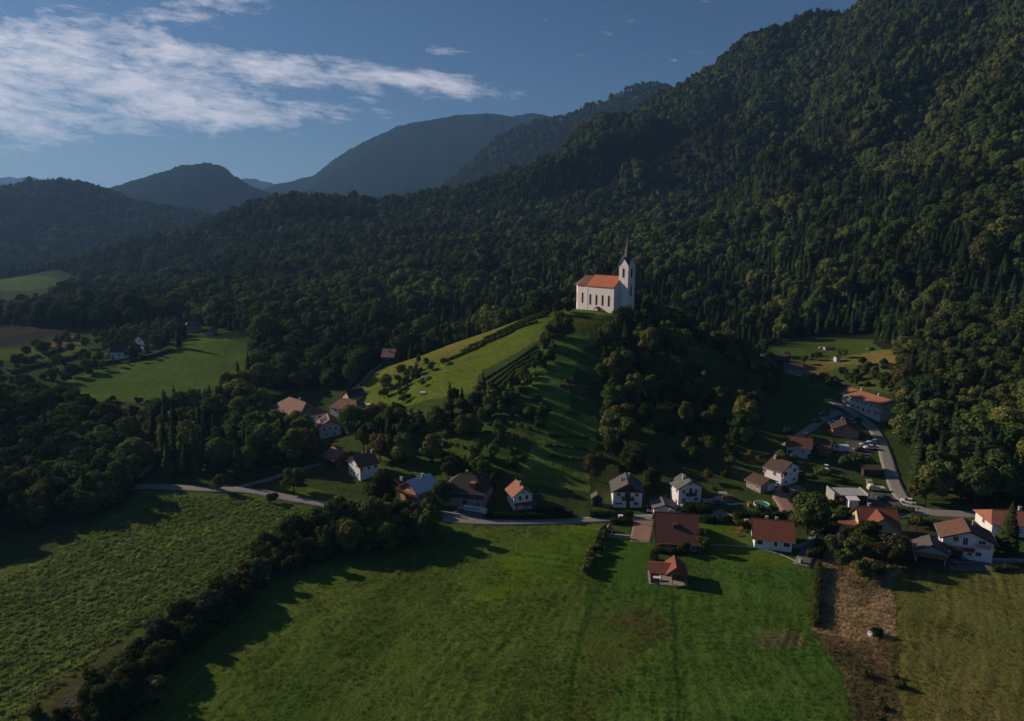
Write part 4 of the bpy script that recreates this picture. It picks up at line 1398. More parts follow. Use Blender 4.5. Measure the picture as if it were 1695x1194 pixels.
house('village_house', 'red roofed white house cut by the right edge behind the large spruce', 'house', (1712, 848), (1642, 844), (1662, 884), 8.6, 3.4, 2.0, ORANGE, PLASTER,
      [('L', (-4, -1, 2.5), 2.2, 1.3, 1.2), ('B', (0,), 2.2, 1.2, 1.2)], doors=[('L', 4.6, 1.1, 2.1, TIMBER)], chim=[(.8, -2)], hip=2.2)
house('farmhouse', 'white farmhouse with dark red roof, its sunlit gable marked by small windows', 'house', (583, 756), (617, 748), (592, 791), 7.6, 4.8, 2.4, RUST, PLASTER,
      [('F', (-2.2, 0, 2.2), 1.6, .8, .9), ('F', (-1.6, 1.6), 4.2, .8, .9), ('R', (-2.5, 0, 2.5), 3.6, .9, 1.0)], chim=[(.6, 3)])
house('barn', 'small open barn with patchy orange roof between trees left of the white farmhouse', 'barn', (571, 748.5), (549.4, 739.6), (562, 768), 7.0, 2.8, 2.1, ORANGE, TIMBER, [], doors=[('F', 0, 2.4, 2.3, plain('dark_opening', (.015, .014, .013, 1)))])
house('village_house', 'orange walled house with a bright blue grey sheet metal roof', 'house', (673.8, 797.4), (712.7, 784.4), (688, 828), 8.4, 4.0, 2.5, METAL, PEACH,
      [('F', (-1.8, 1.6), 1.6, 1.1, 1.2), ('F', (0,), 4.4, 1.2, 1.2), ('R', (-3, 0, 3), 2.2, 1.2, 1.2)], chim=[(.4, 1.0)], extras=lambda e, W, L, h, rise, rf: balcony(e, -W / 2 + .5, W / 2 - .5, -L / 2, 2.5, 1.3, TIMBERL) and None)
house('outbuilding', 'dark roofed building half hidden behind the blue metal roof', 'outbuilding', (655, 795), (684, 785), (668, 812), 7.0, 3.0, 1.8, DARK, TIMBER, [], chim=[(.9, -2)])

def h10_extra(e, W, L, h, rise, rf):
    m = MB()
    x = -W / 2 - .06
    m.box(x, x + .05, -L / 2 + .1, L / 2 - .1, 2.7, h - .1)
    m.build('timber_storey', TIMBER, e)
    m = MB()
    m.box(-4.2, -2.4, -3.4, -1.8, h + rise * .35, h + rise * .7)
    d = m.build('dormer', BRICK, rf)
    m = MB()
    m.box(-W / 2 - 3.2, -W / 2 - .06, -L / 2 + .4, -L / 2 + 7, .9, 1.05)
    m.build('terrace', CONC, e)
house('farmhouse', 'sprawling dark hipped roof farmhouse with timber upper storey and pale stone ground floor', 'house', (786, 786), (762, 784), (765, 841), 10.0, 4.8, 3.4, DARK, STONE,
      [('L', (-5.2, -3.6, 3.4, 5.4), 3.9, .9, .9), ('L', (4.4,), 1.3, 1.4, 1.0), ('L', (-4.6,), 1.3, .9, .9)], hip=4.6, extras=h10_extra, doors=[('L', .6, 1.4, 2.2, TIMBER)], chim=[(1, .5)])
house('garden_shed', 'small dark wooden shed with pitched roof beside the hedge', 'shed', (989, 820), (987.6, 813), (989, 843), 2.9, 2.6, 1.0, GREY, TIMBER, [], doors=[('F', 0, 1.0, 1.9, plain('dark_opening', (.015, .014, .013, 1)))], ov=.3)
house('garage', 'low pale garage with grey roof tucked behind the big brown roof', 'garage', (1101, 837), (1095, 823), (1101, 851), 6.0, 2.2, 1.0, GREYB, PLASTER, [('F', (-1.2, 1.0), 1.4, .5, .4)], ov=.35)
house('farmhouse', 'large hipped farmhouse with pinkish brown roof rising above the trees', 'house', (507, 667), (479, 657.5), (488, 702), 13.0, 5.6, 4.0, FARMR, PLASTER,
      [('L', (-5, -3, -1, 1, 3, 5), 4.0, 1.0, 1.2), ('F', (-3, 0, 3), 4.0, 1.0, 1.2)], hip=5.5, zoff=0, chim=[(1, 0)])
house('village_house', 'yellow gabled house with a dark roof partly hidden behind the brown hipped house', 'house', (571, 646.7), (600, 642.5), (570, 672), 7.8, 4.6, 2.4, DARK, YELLOW, [('F', (-1.6, 1.6), 4.0, .9, 1.0), ('F', (0,), 5.6, .6, .6)])
house('village_house', 'white walled house under a dark brown hipped roof with one sunlit end', 'house', (590, 663), (566, 659.5), (580, 698), 8.6, 4.8, 3.0, RUST, PLASTER, [('L', (-4, -1.5, 3.5), 3.4, 1.0, 1.1), ('L', (1,), 1.2, 1.2, 2.0)], hip=3.6)

def solar(e, W, L, h, rise, rf):
    m = MB()
    def pt(f, y):
        x = -W / 2 * (1 - f) - .0
        return (x, y, h + rise * f + .17)
    m.slab([pt(.82, -L / 2 + 1), pt(.82, L / 2 - 1), pt(.18, L / 2 - 1), pt(.18, -L / 2 + 1)], .05)
    m.build('solar_panel', SOLAR, rf)
house('village_house', 'white house with an orange roof slope carrying a dark solar panel', 'house', (545.6, 695.7), (542, 684), (546, 725), 8.0, 4.6, 2.4, ORANGE, PLASTER,
      [('F', (-2.2, 0, 2.2), 3.4, .8, 1.0), ('F', (-1.5, 1.5), 1.2, .8, .9), ('F', (0,), 5.4, .6, .6)], extras=solar, L=9)
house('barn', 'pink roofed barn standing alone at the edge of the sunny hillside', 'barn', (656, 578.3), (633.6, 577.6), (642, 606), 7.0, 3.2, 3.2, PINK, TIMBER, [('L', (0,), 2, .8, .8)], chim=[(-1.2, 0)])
# meadow farm, far left
house('farmhouse', 'white farmhouse with steep dark roof at the edge of the distant meadow', 'house', (213, 567.5), (184, 568.5), (197, 597), 8.5, 4.6, 4.0, DARK, PLASTER, [('L', (-3, 0, 3), 2.4, 1.0, 1.2), ('B', (0,), 2.4, 1.0, 1.2)])
house('farmhouse', 'long dark brown roofed farmhouse with a bright white gable at the meadow farm', 'house', (228, 556), (262, 550), (236, 574), 9.5, 4.2, 3.6, BROWN, PLASTER, [('F', (-2, 2), 2.2, 1, 1.2), ('F', (0,), 4.6, .9, 1)])
house('garage', 'small white flat looking garage between the two meadow farmhouses', 'garage', (229, 576), (242, 575), (237, 587), 4.5, 2.6, .5, CONC, PLASTER, [], ov=.3)
house('shed', 'low grey roofed lean shed on the garden side of the white farmhouse', 'shed', (178, 583), (165, 584), (171, 595), 5.0, 2.2, .8, GREY, BRICK, [], ov=.3)
house('barn', 'grey roofed long barn behind the farmhouse with the white gable', 'barn', (232, 549), (207, 550), (216, 560), 7.0, 2.8, 1.4, GREY, TIMBER, [])
house('farmhouse', 'brownish hipped farmhouse at the forest edge above the meadow', 'house', (327, 532), (311, 533), (318, 551), 9.0, 4.0, 2.6, RUST, STONE, [('L', (-3, 0, 3), 2.2, 1, 1.2)], hip=2.5)
house('garage', 'small grey outbuilding right of the hipped farmhouse at the forest edge', 'outbuilding', (345, 547), (353, 543), (347, 554), 5.0, 2.6, 1.2, GREY, GREYW, [])
# clearing
house('shed', 'dark roofed barn at the left end of the clearing', 'barn', (1307, 587), (1289, 585), (1298, 598), 7.0, 2.6, 2.2, DARK, TIMBER, [])
house('village_house', 'low house with faded red roof below the dark roofed barn', 'house', (1328, 602), (1297, 601), (1312, 614), 7.5, 2.8, 1.8, RUST, GREYW, [('L', (-3, 0, 3), 1.6, 1.1, 1.1)])
house('shed', 'tiny pale blue shed on the grass of the clearing', 'shed', (1390, 589), (1382, 589), (1386, 597), 3.0, 2.0, .7, GREY, BLUEW, [], ov=.2)
house('shed', 'long low grey shed near the forest edge of the clearing', 'shed', (1382, 573), (1364, 573), (1372, 577), 3.0, 1.6, .5, GREY, STONE, [], ov=.2)
house('village_house', 'house with brownish roof and white chimney half hidden behind the hill', 'house', (1203, 556), (1185, 554), (1194, 572), 8.0, 4.0, 2.2, RUST, GREYW, [], chim=[(.6, -2)], zg=14)
# church annex
p_ = at_ch(-13.5, 9.5)
def annex():
    e = empty('rectory', (p_.x - 1, p_.y + 2, p_.z - 1), R(-43), 'orange roofed house peeking out behind the church apse', 'house')
    KEEP.append((p_.x, p_.y, 6))
    gable_walls(6, 9, 5.2, 2.4, CHWALL, e)
    gable_roof(6, 9, 5.2, 2.4, ORANGE, e)
annex()

# ------------------------------------------------------------------ flat sheds, carport, gazebo, shrine
def flat_shed(name, label, px, py, L, W, h, rz, roofm, wallm, cat='shed', winl=()):
    p = at(px, py)
    KEEP.append((p.x, p.y, max(L, W) * .6 + 1))
    e = empty(name, (p.x, p.y, p.z), rz, label, cat)
    m = MB(); m.box(-L / 2, L / 2, -W / 2, W / 2, -1, h); m.build('wall', wallm, e)
    m = MB(); m.slab([(-L / 2 - .3, W / 2 + .3, h + .35), (-L / 2 - .3, -W / 2 - .3, h + .05), (L / 2 + .3, -W / 2 - .3, h + .05), (L / 2 + .3, W / 2 + .3, h + .35)], .12, [(0, W), (0, 0), (L, 0), (L, W)])
    m.build('roof', roofm, e)
    for x, z, w_, hh in winl:
        window(e, x, -W / 2, z, w_, hh, 0)
    return e
CORR = plain('corrugated_pale', (0.42, 0.41, 0.40, 1), .6, .35, .6)
fs_ = flat_shed('storage_shed', 'long flat roofed shed with pale corrugated sheets on the lawn by the village bend', 1401, 829, 9.2, 4.6, 2.7, R(-3), CORR, TIMBER, winl=[(-2.5, 1.4, 1, .8)])
m = MB(); m.box(-4.9, -4.6, -2.9, 2.9, -.5, 3.5); m.box(4.6, 4.9, -2.9, 2.9, -.5, 3.3); m.build('side_wall', CONC, fs_)
flat_shed('garden_shed', 'small boxy white shed in front of the long flat roofed shed', 1410, 838, 2.6, 2.2, 2.3, R(-4), MWHITE, PLASTER)
flat_shed('storage_shed', 'dark low timber shelter on the dim village lawn', 1439, 785, 5.6, 3.6, 2.2, R(-2), DARK, TIMBER)
flat_shed('garage', 'little pale box of a shed by the dim village lawn', 1438, 801, 1.2, .8, 1.0, 0, CONC, CONC, 'crate')

def carport():
    p = at(1405, 884)
    e = empty('carport', p, R(3), 'carport with bright orange tiled roof beside the pale yellow house', 'carport')
    KEEP.append((p.x, p.y, 4))
    m = MB(); m.slab([(-2.4, 1.8, 3.0), (-2.4, -1.8, 2.4), (2.4, -1.8, 2.4), (2.4, 1.8, 3.0)], .14, [(0, 3.6), (0, 0), (4.8, 0), (4.8, 3.6)]); m.build('roof', ORANGE, e)
    for x in (-2.1, 2.1):
        for y in (-1.5, 1.5):
            m = MB(); m.box(x - .08, x + .08, y - .08, y + .08, -.8, 2.4 if y < 0 else 2.85); m.build('post', TIMBER, e)
carport()

def gazebo():
    c = at(1107, 963)
    e = empty('garden_pavilion', (c.x, c.y + 1.2, c.z), R(-8), 'open timber garden pavilion with two crossing bright red roofs on the lawn edge', 'pavilion')
    KEEP.append((c.x, c.y, 7))
    # right hand bay: steep roof with ridge running away from the meadow
    def sl(m, x0, xr, x1, y0, y1, ze, zr):
        S = math.hypot(x1 - xr, zr - ze)
        m.slab([(xr, y0, zr), (xr, y1, zr), (x0, y1, ze), (x0, y0, ze)], .14, [(0, S), (y1 - y0, S), (y1 - y0, 0), (0, 0)])
        m.slab([(xr, y1, zr), (xr, y0, zr), (x1, y0, ze), (x1, y1, ze)], .14, [(0, S), (y1 - y0, S), (y1 - y0, 0), (0, 0)])
    m = MB(); sl(m, -.9, 1.6, 4.3, -3.0, 3.2, 2.5, 4.6)
    m.build('roof', RED, e)
    m = MB()
    S = 3.4
    m.slab([(-4.3, .3, 3.9), (-4.3, -2.6, 2.6), (0.6, -2.6, 2.6), (0.6, .3, 3.9)], .14, [(0, S), (0, 0), (5, 0), (5, S)])
    m.slab([(.6, .3, 3.9), (.6, 3.1, 2.7), (-4.3, 3.1, 2.7), (-4.3, .3, 3.9)], .14, [(0, S), (0, 0), (5, 0), (5, S)])
    m.build('side_roof', RED, e)
    for x in (-4.0, -1.6, .8, 3.9):
        for y in (-2.5, 2.7):
            m = MB(); m.box(x - .09, x + .09, y - .09, y + .09, -.6, 2.6); m.build('post', TIMBERL, e)
    m = MB(); m.box(.9, 3.9, -.5, 2.8, 0, 2.5); m.box(-4, -3.9, -2.4, 2.6, 0, 1.0); m.build('partition_wall', TIMBER, e)
    m = MB(); m.box(-4.4, 4.4, -3.0, 3.2, -.5, .12); m.build('floor_slab', STONE, e)
    m = MB(); m.quad((-.7, -2.9, 2.62), (3.95, -2.9, 2.62), (1.6, -2.9, 4.4)); m.quad((1.6, -2.86, 4.4), (3.95, -2.86, 2.62), (-.7, -2.86, 2.62)); m.build('gable_cladding', TIMBERL, e)
    m = MB(); m.box(-3.4, -1.4, -1.5, -.5, .75, .82)
    for x in (-3.2, -1.6):
        m.box(x - .05, x + .05, -1.3, -.7, .12, .75)
    t = m.build('garden_table', MWHITE, None, (0, 0, 0))
    t.matrix_world = e.matrix_world
    t.location = e.location.copy(); t.rotation_euler = e.rotation_euler.copy()
    tag(t, 'pale table under the left roof of the garden pavilion', 'table')
gazebo()

def shrine():
    p = at(1008, 884)
    e = empty('wayside_shrine', p, R(10), 'little white wayside shrine with an orange pyramid roof at the lawn corner', 'shrine')
    KEEP.append((p.x, p.y, 2.5))
    m = MB(); m.box(-.65, .65, -.65, .65, -.4, 1.7); m.build('wall', PLASTER, e)
    m = MB()
    for k in range(4):
        a0, a1 = math.pi / 4 + k * math.pi / 2, math.pi / 4 + (k + 1) * math.pi / 2
        m.quad((1.35 * math.cos(a0), 1.35 * math.sin(a0), 1.65), (1.35 * math.cos(a1), 1.35 * math.sin(a1), 1.65), (0, 0, 2.9))
    m.quad(*[(1.35 * math.cos(math.pi / 4 + k * math.pi / 2), 1.35 * math.sin(math.pi / 4 + k * math.pi / 2), 1.65) for k in (3, 2, 1, 0)])
    m.build('roof', ORANGE, e)
    m = MB(); m.box(-.35, .35, -.7, -.6, .5, 1.4); m.build('niche', plain('dark_opening', (.015, .014, .013, 1)), e)
shrine()
# ------------------------------------------------------------------ roads, lanes and yards
ASPH = plain('asphalt_pale', (0.24, 0.22, 0.20, 1), .9, .22, .35, .2)
GRAVEL = plain('gravel', (0.26, 0.215, 0.17, 1), .95, .3, .6, .4)
PAVER = plain('paving_reddish', (0.27, 0.17, 0.13, 1), .9, .25, .8, .3)
ASPHD = plain('asphalt_grey', (0.13, 0.125, 0.125, 1), .9, .25, .5, .2)

def smooth(pts, n=6):
    out = []
    P_ = [pts[0]] + list(pts) + [pts[-1]]
    for i in range(1, len(P_) - 2):
        for k in range(n):
            t = k / n
            a, b, c, d = P_[i - 1], P_[i], P_[i + 1], P_[i + 2]
            out.append(0.5 * ((2 * b) + (c - a) * t + (2 * a - 5 * b + 4 * c - d) * t * t + (3 * b - a - 3 * c + d) * t ** 3))
    out.append(pts[-1])
    return out

def road(name, pix, w, mat, lift=.17, keep=True, label=None):
    pts = [Vector(at(*p)[:2]) for p in pix]
    pts = smooth(pts, 8)
    m = MB()
    rows = []
    rnd = random.Random(len(pix))
    n = len(pts)
    for i, p in enumerate(pts):
        d = (pts[min(i + 1, n - 1)] - pts[max(i - 1, 0)]).normalized()
        nn_ = Vector((-d.y, d.x))
        ww = w * (1 + rnd.uniform(-.05, .05))
        row = []
        for k in range(5):
            q = p + nn_ * ww * (k / 4 - .5)
            row.append((q.x, q.y, zat(q.x, q.y) + lift))
        e0, e1 = row[0], row[-1]
        row = [(e0[0] - nn_.x * -.0, e0[1], e0[2] - .5)] + row + [(e1[0], e1[1], e1[2] - .5)]
        rows.append(row)
        if keep:
            KEEP.append((p.x, p.y, w / 2 + .8))
    V, F = [], []
    for r_ in rows:
        V += r_
    c = len(rows[0])
    for i in range(len(rows) - 1):
        for k in range(c - 1):
            F.append((i * c + k, (i + 1) * c + k, (i + 1) * c + k + 1, i * c + k + 1))
    o = link(bpy.data.objects.new(name, mesh_np(name, V, [np.array(F)[:, ::-1]], mat)))
    o['kind'] = 'structure'
    return o

def patch4(name, cor, mat, lift=.13, n=14, keep=True):
    c = [Vector(at(*p)[:2]) for p in cor]
    V, F = [], []
    for i in range(n + 1):
        for j in range(n + 1):
            u, v_ = i / n, j / n
            q = (c[0] * (1 - u) + c[1] * u) * (1 - v_) + (c[3] * (1 - u) + c[2] * u) * v_
            dd = -.5 if i in (0, n) or j in (0, n) else 0
            V.append((q.x, q.y, zat(q.x, q.y) + lift + dd))
            if keep and i % 3 == 0 and j % 3 == 0:
                KEEP.append((q.x, q.y, 1.8))
    for i in range(n):
        for j in range(n):
            a = i * (n + 1) + j
            F.append((a, a + n + 1, a + n + 2, a + 1))
    o = link(bpy.data.objects.new(name, mesh_np(name, V, [np.array(F)], mat)))
    o['kind'] = 'structure'
    return o

road('road', [(225, 806), (262, 806), (300, 808), (350, 811), (400, 812), (440, 817), (480, 825), (520, 832), (560, 839), (595, 846), (640, 853), (690, 858), (735, 860), (790, 864), (850, 865), (910, 864), (960, 862), (1005, 860), (1045, 857)], 3.6, ASPH)
road('road', [(1368, 661), (1400, 676), (1425, 692), (1447, 712), (1462, 740), (1472, 772), (1480, 798), (1492, 822), (1512, 838), (1540, 848), (1580, 852), (1640, 853), (1720, 852)], 4.6, ASPH, .19)
road('road', [(1372, 858), (1392, 857), (1440, 858), (1490, 853), (1530, 847)], 4.4, ASPH, .16)
road('village_street', [(1045, 858), (1080, 857), (1120, 852), (1160, 850), (1178, 850), (1195, 856), (1230, 860), (1300, 862), (1345, 858), (1375, 858)], 4.0, ASPH, .15)
road('driveway', [(1312, 858), (1302, 838), (1293, 824), (1300, 812), (1325, 806)], 5.0, PAVER, .14)
road('sunken_drive', [(1372, 864), (1358, 885), (1345, 905), (1334, 925), (1328, 938)], 4.2, ASPHD, .14)
road('path', [(1395, 873), (1385, 884), (1376, 892)], 2.0, CONC, .14)
road('lane', [(390, 808), (440, 795), (478, 783), (505, 775), (530, 768)], 2.2, GRAVEL, .12)
road('lane', [(228, 790), (245, 775), (252, 768)], 2.2, GRAVEL, .12)
road('lane', [(575, 650), (600, 632), (615, 615), (632, 602)], 2.4, GRAVEL, .12)
road('lane', [(1217, 575), (1240, 580), (1262, 590), (1280, 605)], 3.0, GRAVEL, .12)
road('path', [(1300, 740), (1338, 712), (1362, 695), (1390, 682)], 3.0, GRAVEL, .12)
patch4('yard', [(1040, 898), (1078, 900), (1086, 860), (1048, 861)], PAVER, .2)
patch4('courtyard', [(728, 860), (800, 862), (806, 842), (762, 838)], ASPHD, .14)
patch4('yard', [(1165, 838), (1196, 836), (1190, 824), (1160, 826)], CONC, .14)
patch4('yard', [(1278, 838), (1306, 822), (1330, 802), (1288, 800)], ASPHD, .12)
patch4('parking_area', [(1376, 756), (1450, 758), (1452, 732), (1400, 728)], plain('packed_gravel', (.09, .08, .075, 1), .95), .1)
patch4('parking_area', [(1352, 700), (1400, 712), (1425, 692), (1376, 672)], plain('packed_gravel', (.09, .08, .075, 1)), .1)
patch4('yard', [(1560, 945), (1760, 948), (1760, 922), (1560, 925)], ASPHD, .14)
patch4('yard', [(1432, 838), (1500, 846), (1490, 818), (1440, 812)], plain('packed_gravel', (.09, .08, .075, 1)), .12)
patch4('yard', [(1636, 902), (1662, 908), (1664, 888), (1640, 880)], GRAVEL, .14)
patch4('path', [(1183, 846), (1212, 860), (1220, 856), (1190, 842)], PAVER, .22)
patch4('terrace', [(1183, 830), (1215, 832), (1212, 822), (1182, 820)], CONC, .12)

# ------------------------------------------------------------------ hedges
def leafbox(name, pts, w, h, mat, leaf=.28, dens=26, seed=1, jit=.12):
    """leafy strip along a line of ground points"""
    rng = np.random.RandomState(seed)
    V, F, off = [], [], 0
    CO, LF = [], []
    for a, b in zip(pts[:-1], pts[1:]):
        d = (b - a)
        L = d.length
        if L < .05:
            continue
        d.normalize()
        n_ = Vector((-d.y, d.x))
        za, zb = zat(a.x, a.y), zat(b.x, b.y)
        w2 = w * .42
        base = [(a + n_ * w2, za), (a - n_ * w2, za), (b - n_ * w2, zb), (b + n_ * w2, zb)]
        for q, z in base:
            V.append((q.x, q.y, z - .5))
        for q, z in base:
            V.append((q.x, q.y, z + h * .9))
        o = off
        F += [(o, o + 1, o + 5, o + 4), (o + 1, o + 2, o + 6, o + 5), (o + 2, o + 3, o + 7, o + 6), (o + 3, o, o + 4, o + 7), (o + 4, o + 5, o + 6, o + 7)]
        off += 8
        n = int(L * (w + 2 * h) * dens)
        t = rng.rand(n) * L
        s = rng.rand(n) * (w + 2 * h)
        side = np.where(s < h, -1, np.where(s < h + w, 0, 1))
        u = np.where(side == 0, (s - h) - w / 2, side * w / 2)
        zz = np.where(side == 0, h, np.where(side < 0, s, s - h - w))
        zz = np.where(side == 0, h, zz) + rng.normal(0, jit, n)
        u = u + rng.normal(0, jit, n)
        wob = (fbm(t / 1.3 + seed, t * 0, 2) - .5) * .5 * h * .3
        x = a.x + d.x * t + n_.x * u
        y = a.y + d.y * t + n_.y * u
        z = za + (zb - za) * t / L + np.maximum(zz + wob, 0.05)
        nr = np.stack([n_.x * np.sign(u) * (side != 0), n_.y * np.sign(u) * (side != 0), (side == 0) * 1.0 + .2], 1) + rng.normal(0, .5, (n, 3))
        q, f = quads_np(np.stack([x, y, z], 1), nr, leaf * rng.uniform(.6, 1.4, n), rng)
        CO.append(q)
        LF.append(f)
    allv = [np.array(V)]
    k = len(V)
    fs = [np.array(F)]
    for q, f in zip(CO, LF):
        fs.append(f + k)
        allv.append(q)
        k += len(q)
    return mesh_np(name, np.concatenate(allv), [np.concatenate(fs)], mat)

def hedge(pix, w, h, label, mat=None, name='hedge', cat='hedge', seed=1, group=None, leaf=.28, posts=False, dens=26):
    pts = [Vector(at(*p)[:2]) for p in pix]
    p2 = []
    for a, b in zip(pts[:-1], pts[1:]):
        n = max(1, int((b - a).length / 2.5))
        p2 += [a.lerp(b, k / n) for k in range(n)]
    p2.append(pts[-1])
    me = leafbox(name, p2, w, h, mat or HEDGEM, leaf, dens, seed)
    c = p2[len(p2) // 2]
    cz = zat(c.x, c.y)
    for v_ in me.vertices:
        pass
    me.transform(Matrix.Translation((-c.x, -c.y, -cz)))
    for q in p2:
        KEEP.append((q.x, q.y, w / 2 + .8))
    if posts:
        e = empty(name, (c.x, c.y, cz), 0, label, cat, group)
        o = link(bpy.data.objects.new('foliage', me)); o.parent = e
        for q in p2[::2]:
            m = MB(); z = zat(q.x, q.y) - cz
            m.box(q.x - c.x - .05, q.x - c.x + .05, q.y - c.y - .05, q.y - c.y + .05, z - .3, z + h + .35)
            m.build('post', TIMBER, e)
        return e
    o = link(bpy.data.objects.new(name, me))
    o.location = (c.x, c.y, cz)
    tag(o, label, cat, group)
    return o

hedge([(976, 856), (1010, 857), (1047, 856)], 1.5, 1.7, 'tall clipped hedge along the road in front of the balcony house')
hedge([(888, 851), (915, 850), (934, 849)], 1.2, 1.5, 'light topped hedge in the garden right of the narrow white house', SHRUBM, seed=2)
hedge([(805, 858), (850, 859), (858, 859)], 1.2, 1.5, 'dark hedge along the road left of the narrow white house', seed=3)
hedge([(860, 859), (900, 859), (948, 856)], 1.2, 1.6, 'dark hedge along the road right of the narrow white house', seed=4)
hedge([(1130, 846), (1150, 848), (1178, 848)], 3.0, 2.2, 'bulky dark hedge below the patchy grey roofed house', seed=5)
hedge([(1156, 864), (1185, 865), (1212, 865)], 1.2, 1.7, 'dark hedge row behind the east lawn', seed=6)
hedge([(1214, 858), (1260, 860), (1312, 858)], 2.0, 1.8, 'long dark hedge behind the red roofed bungalow', seed=7)
hedge([(1402, 852), (1388, 865), (1372, 885), (1360, 905), (1350, 924)], 2.2, 2.0, 'dark curving hedge beside the sunken drive', seed=8)
hedge([(1356, 938), (1353, 970), (1350, 1005), (1347, 1040)], 1.0, 1.7, 'long straight pale hedge between bright meadow and dry orchard strip', SHRUBM, seed=9)
hedge([(1010, 866), (1030, 867), (1043, 865)], 2.0, 1.4, 'low dark planting between the road and the small lawn', seed=10)
hedge([(1500, 866), (1540, 868), (1560, 868)], 1.5, 1.0, 'low hedge along the verge of the wide road', seed=11)
hedge([(1440, 850), (1465, 852), (1490, 846), (1514, 850)], 2.5, 1.3, 'rough green planting on the island of the road junction', SHRUBM, seed=12)
hedge([(1640, 945), (1695, 942), (1740, 942)], 1.6, 1.0, 'low green border along the olive field below the yard', SHRUBM, seed=13)
hedge([(1083, 913), (1100, 915), (1125, 916)], 1.6, 1.4, 'flowering border under the eaves of the big brown roof', AUTUMN, seed=14)
hedge([(1083, 950), (1081, 935), (1084, 924)], 1.4, 2.4, 'dark narrow planting at the left side of the garden pavilion', seed=15)
hedge([(200, 600), (150, 607), (105, 622)], 2.0, 1.6, 'garden hedge running left from the meadow farmhouse', seed=16, leaf=.5, dens=9)
hedge([(215, 600), (250, 592), (285, 582)], 2.0, 1.5, 'hedge below the long farmhouse at the meadow top', seed=17, leaf=.5, dens=9)
hedge([(20, 620), (55, 610), (115, 596), (135, 590)], 2.0, 1.6, 'straight hedge line far left of the meadow', seed=18, leaf=.5, dens=9)

VG = 'vine rows on the sunny slope'
vr = [((848, 541), (913, 517)), ((822, 553), (910, 520)), ((800, 563), (906, 524)), ((775, 576), (890, 534)), ((762, 584), (850, 550)), ((730, 602), (800, 572))]
vn = ['highest, along the crest of the hill', 'second below the crest', 'third below the crest', 'fourth below the crest', 'fifth and short, above the open green', 'lowest and shortest by the bushes']
for k, (a, b) in enumerate(vr):
    hedge([a, b], .7, 1.2, 'leafy vine row with posts, ' + vn[k], VINEM, 'vine_row', 'vine row', 30 + k, VG, .35, True, 12)
VG2 = 'vine rows above the bushy line'
for k in range(4):
    hedge([(800 + k * 7, 630 + k * 7), (850, 600 + k * 6), (888 + k * 5, 574 + k * 7)], .45, .9, 'dull green vine row above the bushy line, number %s from the open meadow' % ['one', 'two', 'three', 'four', 'five'][k], VINEM, 'vine_row', 'vine row', 40 + k, VG2, .35, True, 10)

VG3 = 'planted rows across the shaded front of the hill'
for k, (a, b) in enumerate([((935, 632), (990, 636)), ((925, 640), (988, 645)), ((905, 722), (975, 728)), ((900, 738), (972, 746)), ((908, 756), (970, 764)), ((830, 700), (880, 712)), ((822, 716), (872, 730)), ((815, 734), (862, 750)), ((700, 742), (760, 760)), ((712, 728), (772, 744))]):
    hedge([a, b], .9, .9, 'low planted row on the hill front, %s from the church' % ['first', 'second', 'third', 'fourth', 'fifth', 'sixth', 'seventh', 'eighth', 'ninth', 'tenth'][k], SHRUBM, 'bean_row', 'crop row', 60 + k, VG3, .4, False, 6)

# ------------------------------------------------------------------ walls
def low_wall(pix, w, h, label, mat, name='retaining_wall', cat='wall'):
    pts = [Vector(at(*p)[:2]) for p in pix]
    pts = smooth(pts, 4) if len(pts) > 2 else pts
    m = MB()
    c = pts[0]
    cz = zat(c.x, c.y)
    for a, b in zip(pts[:-1], pts[1:]):
        d = (b - a).normalized()
        n_ = Vector((-d.y, d.x)) * w / 2
        za, zb = zat(a.x, a.y) - cz, zat(b.x, b.y) - cz
        a_, b_ = a - c, b - c + d * .02
        A0, A1, B0, B1 = a_ + n_, a_ - n_, b_ + n_, b_ - n_
        m.quad((A0.x, A0.y, za + h), (A1.x, A1.y, za + h), (B1.x, B1.y, zb + h), (B0.x, B0.y, zb + h))
        m.quad((A1.x, A1.y, za - .6), (B1.x, B1.y, zb - .6), (B1.x, B1.y, zb + h), (A1.x, A1.y, za + h))
        m.quad((B0.x, B0.y, zb - .6), (A0.x, A0.y, za - .6), (A0.x, A0.y, za + h), (B0.x, B0.y, zb + h))
        m.quad((A0.x, A0.y, za - .6), (A1.x, A1.y, za - .6), (A1.x, A1.y, za + h), (A0.x, A0.y, za + h))
        m.quad((B1.x, B1.y, zb - .6), (B0.x, B0.y, zb - .6), (B0.x, B0.y, zb + h), (B1.x, B1.y, zb + h))
    o = m.build(name, mat, None, (c.x, c.y, cz))
    tag(o, label, cat)
    return o
low_wall([(768, 845), (806, 851)], .35, 1.6, 'pale rendered wall below the terrace of the dark hipped farmhouse', PLASTER)
low_wall([(728, 852), (762, 858)], .5, 1.2, 'low stone wall beside the road in front of the farmhouse courtyard', STONE)
low_wall([(1312, 908), (1330, 906), (1346, 898), (1350, 888)], .3, 1.1, 'curved grey wall wrapping the garden beside the sunken drive', CONC)
low_wall([(1010, 890), (1043, 893)], .6, 1.1, 'dry stone garden wall at the back of the small lawn', STONE)
low_wall([(1396, 752), (1438, 759)], .5, .5, 'low kerb wall below the parked white van', CONC)
low_wall([(1640, 930), (1740, 932)], .3, .9, 'long low wall at the back of the bottom right yard', CONC)
low_wall([(1160, 902), (1235, 906), (1290, 918), (1325, 934)], .2, .22, 'thin edging wall along the top of the bright meadow', STONE, 'edging_wall')

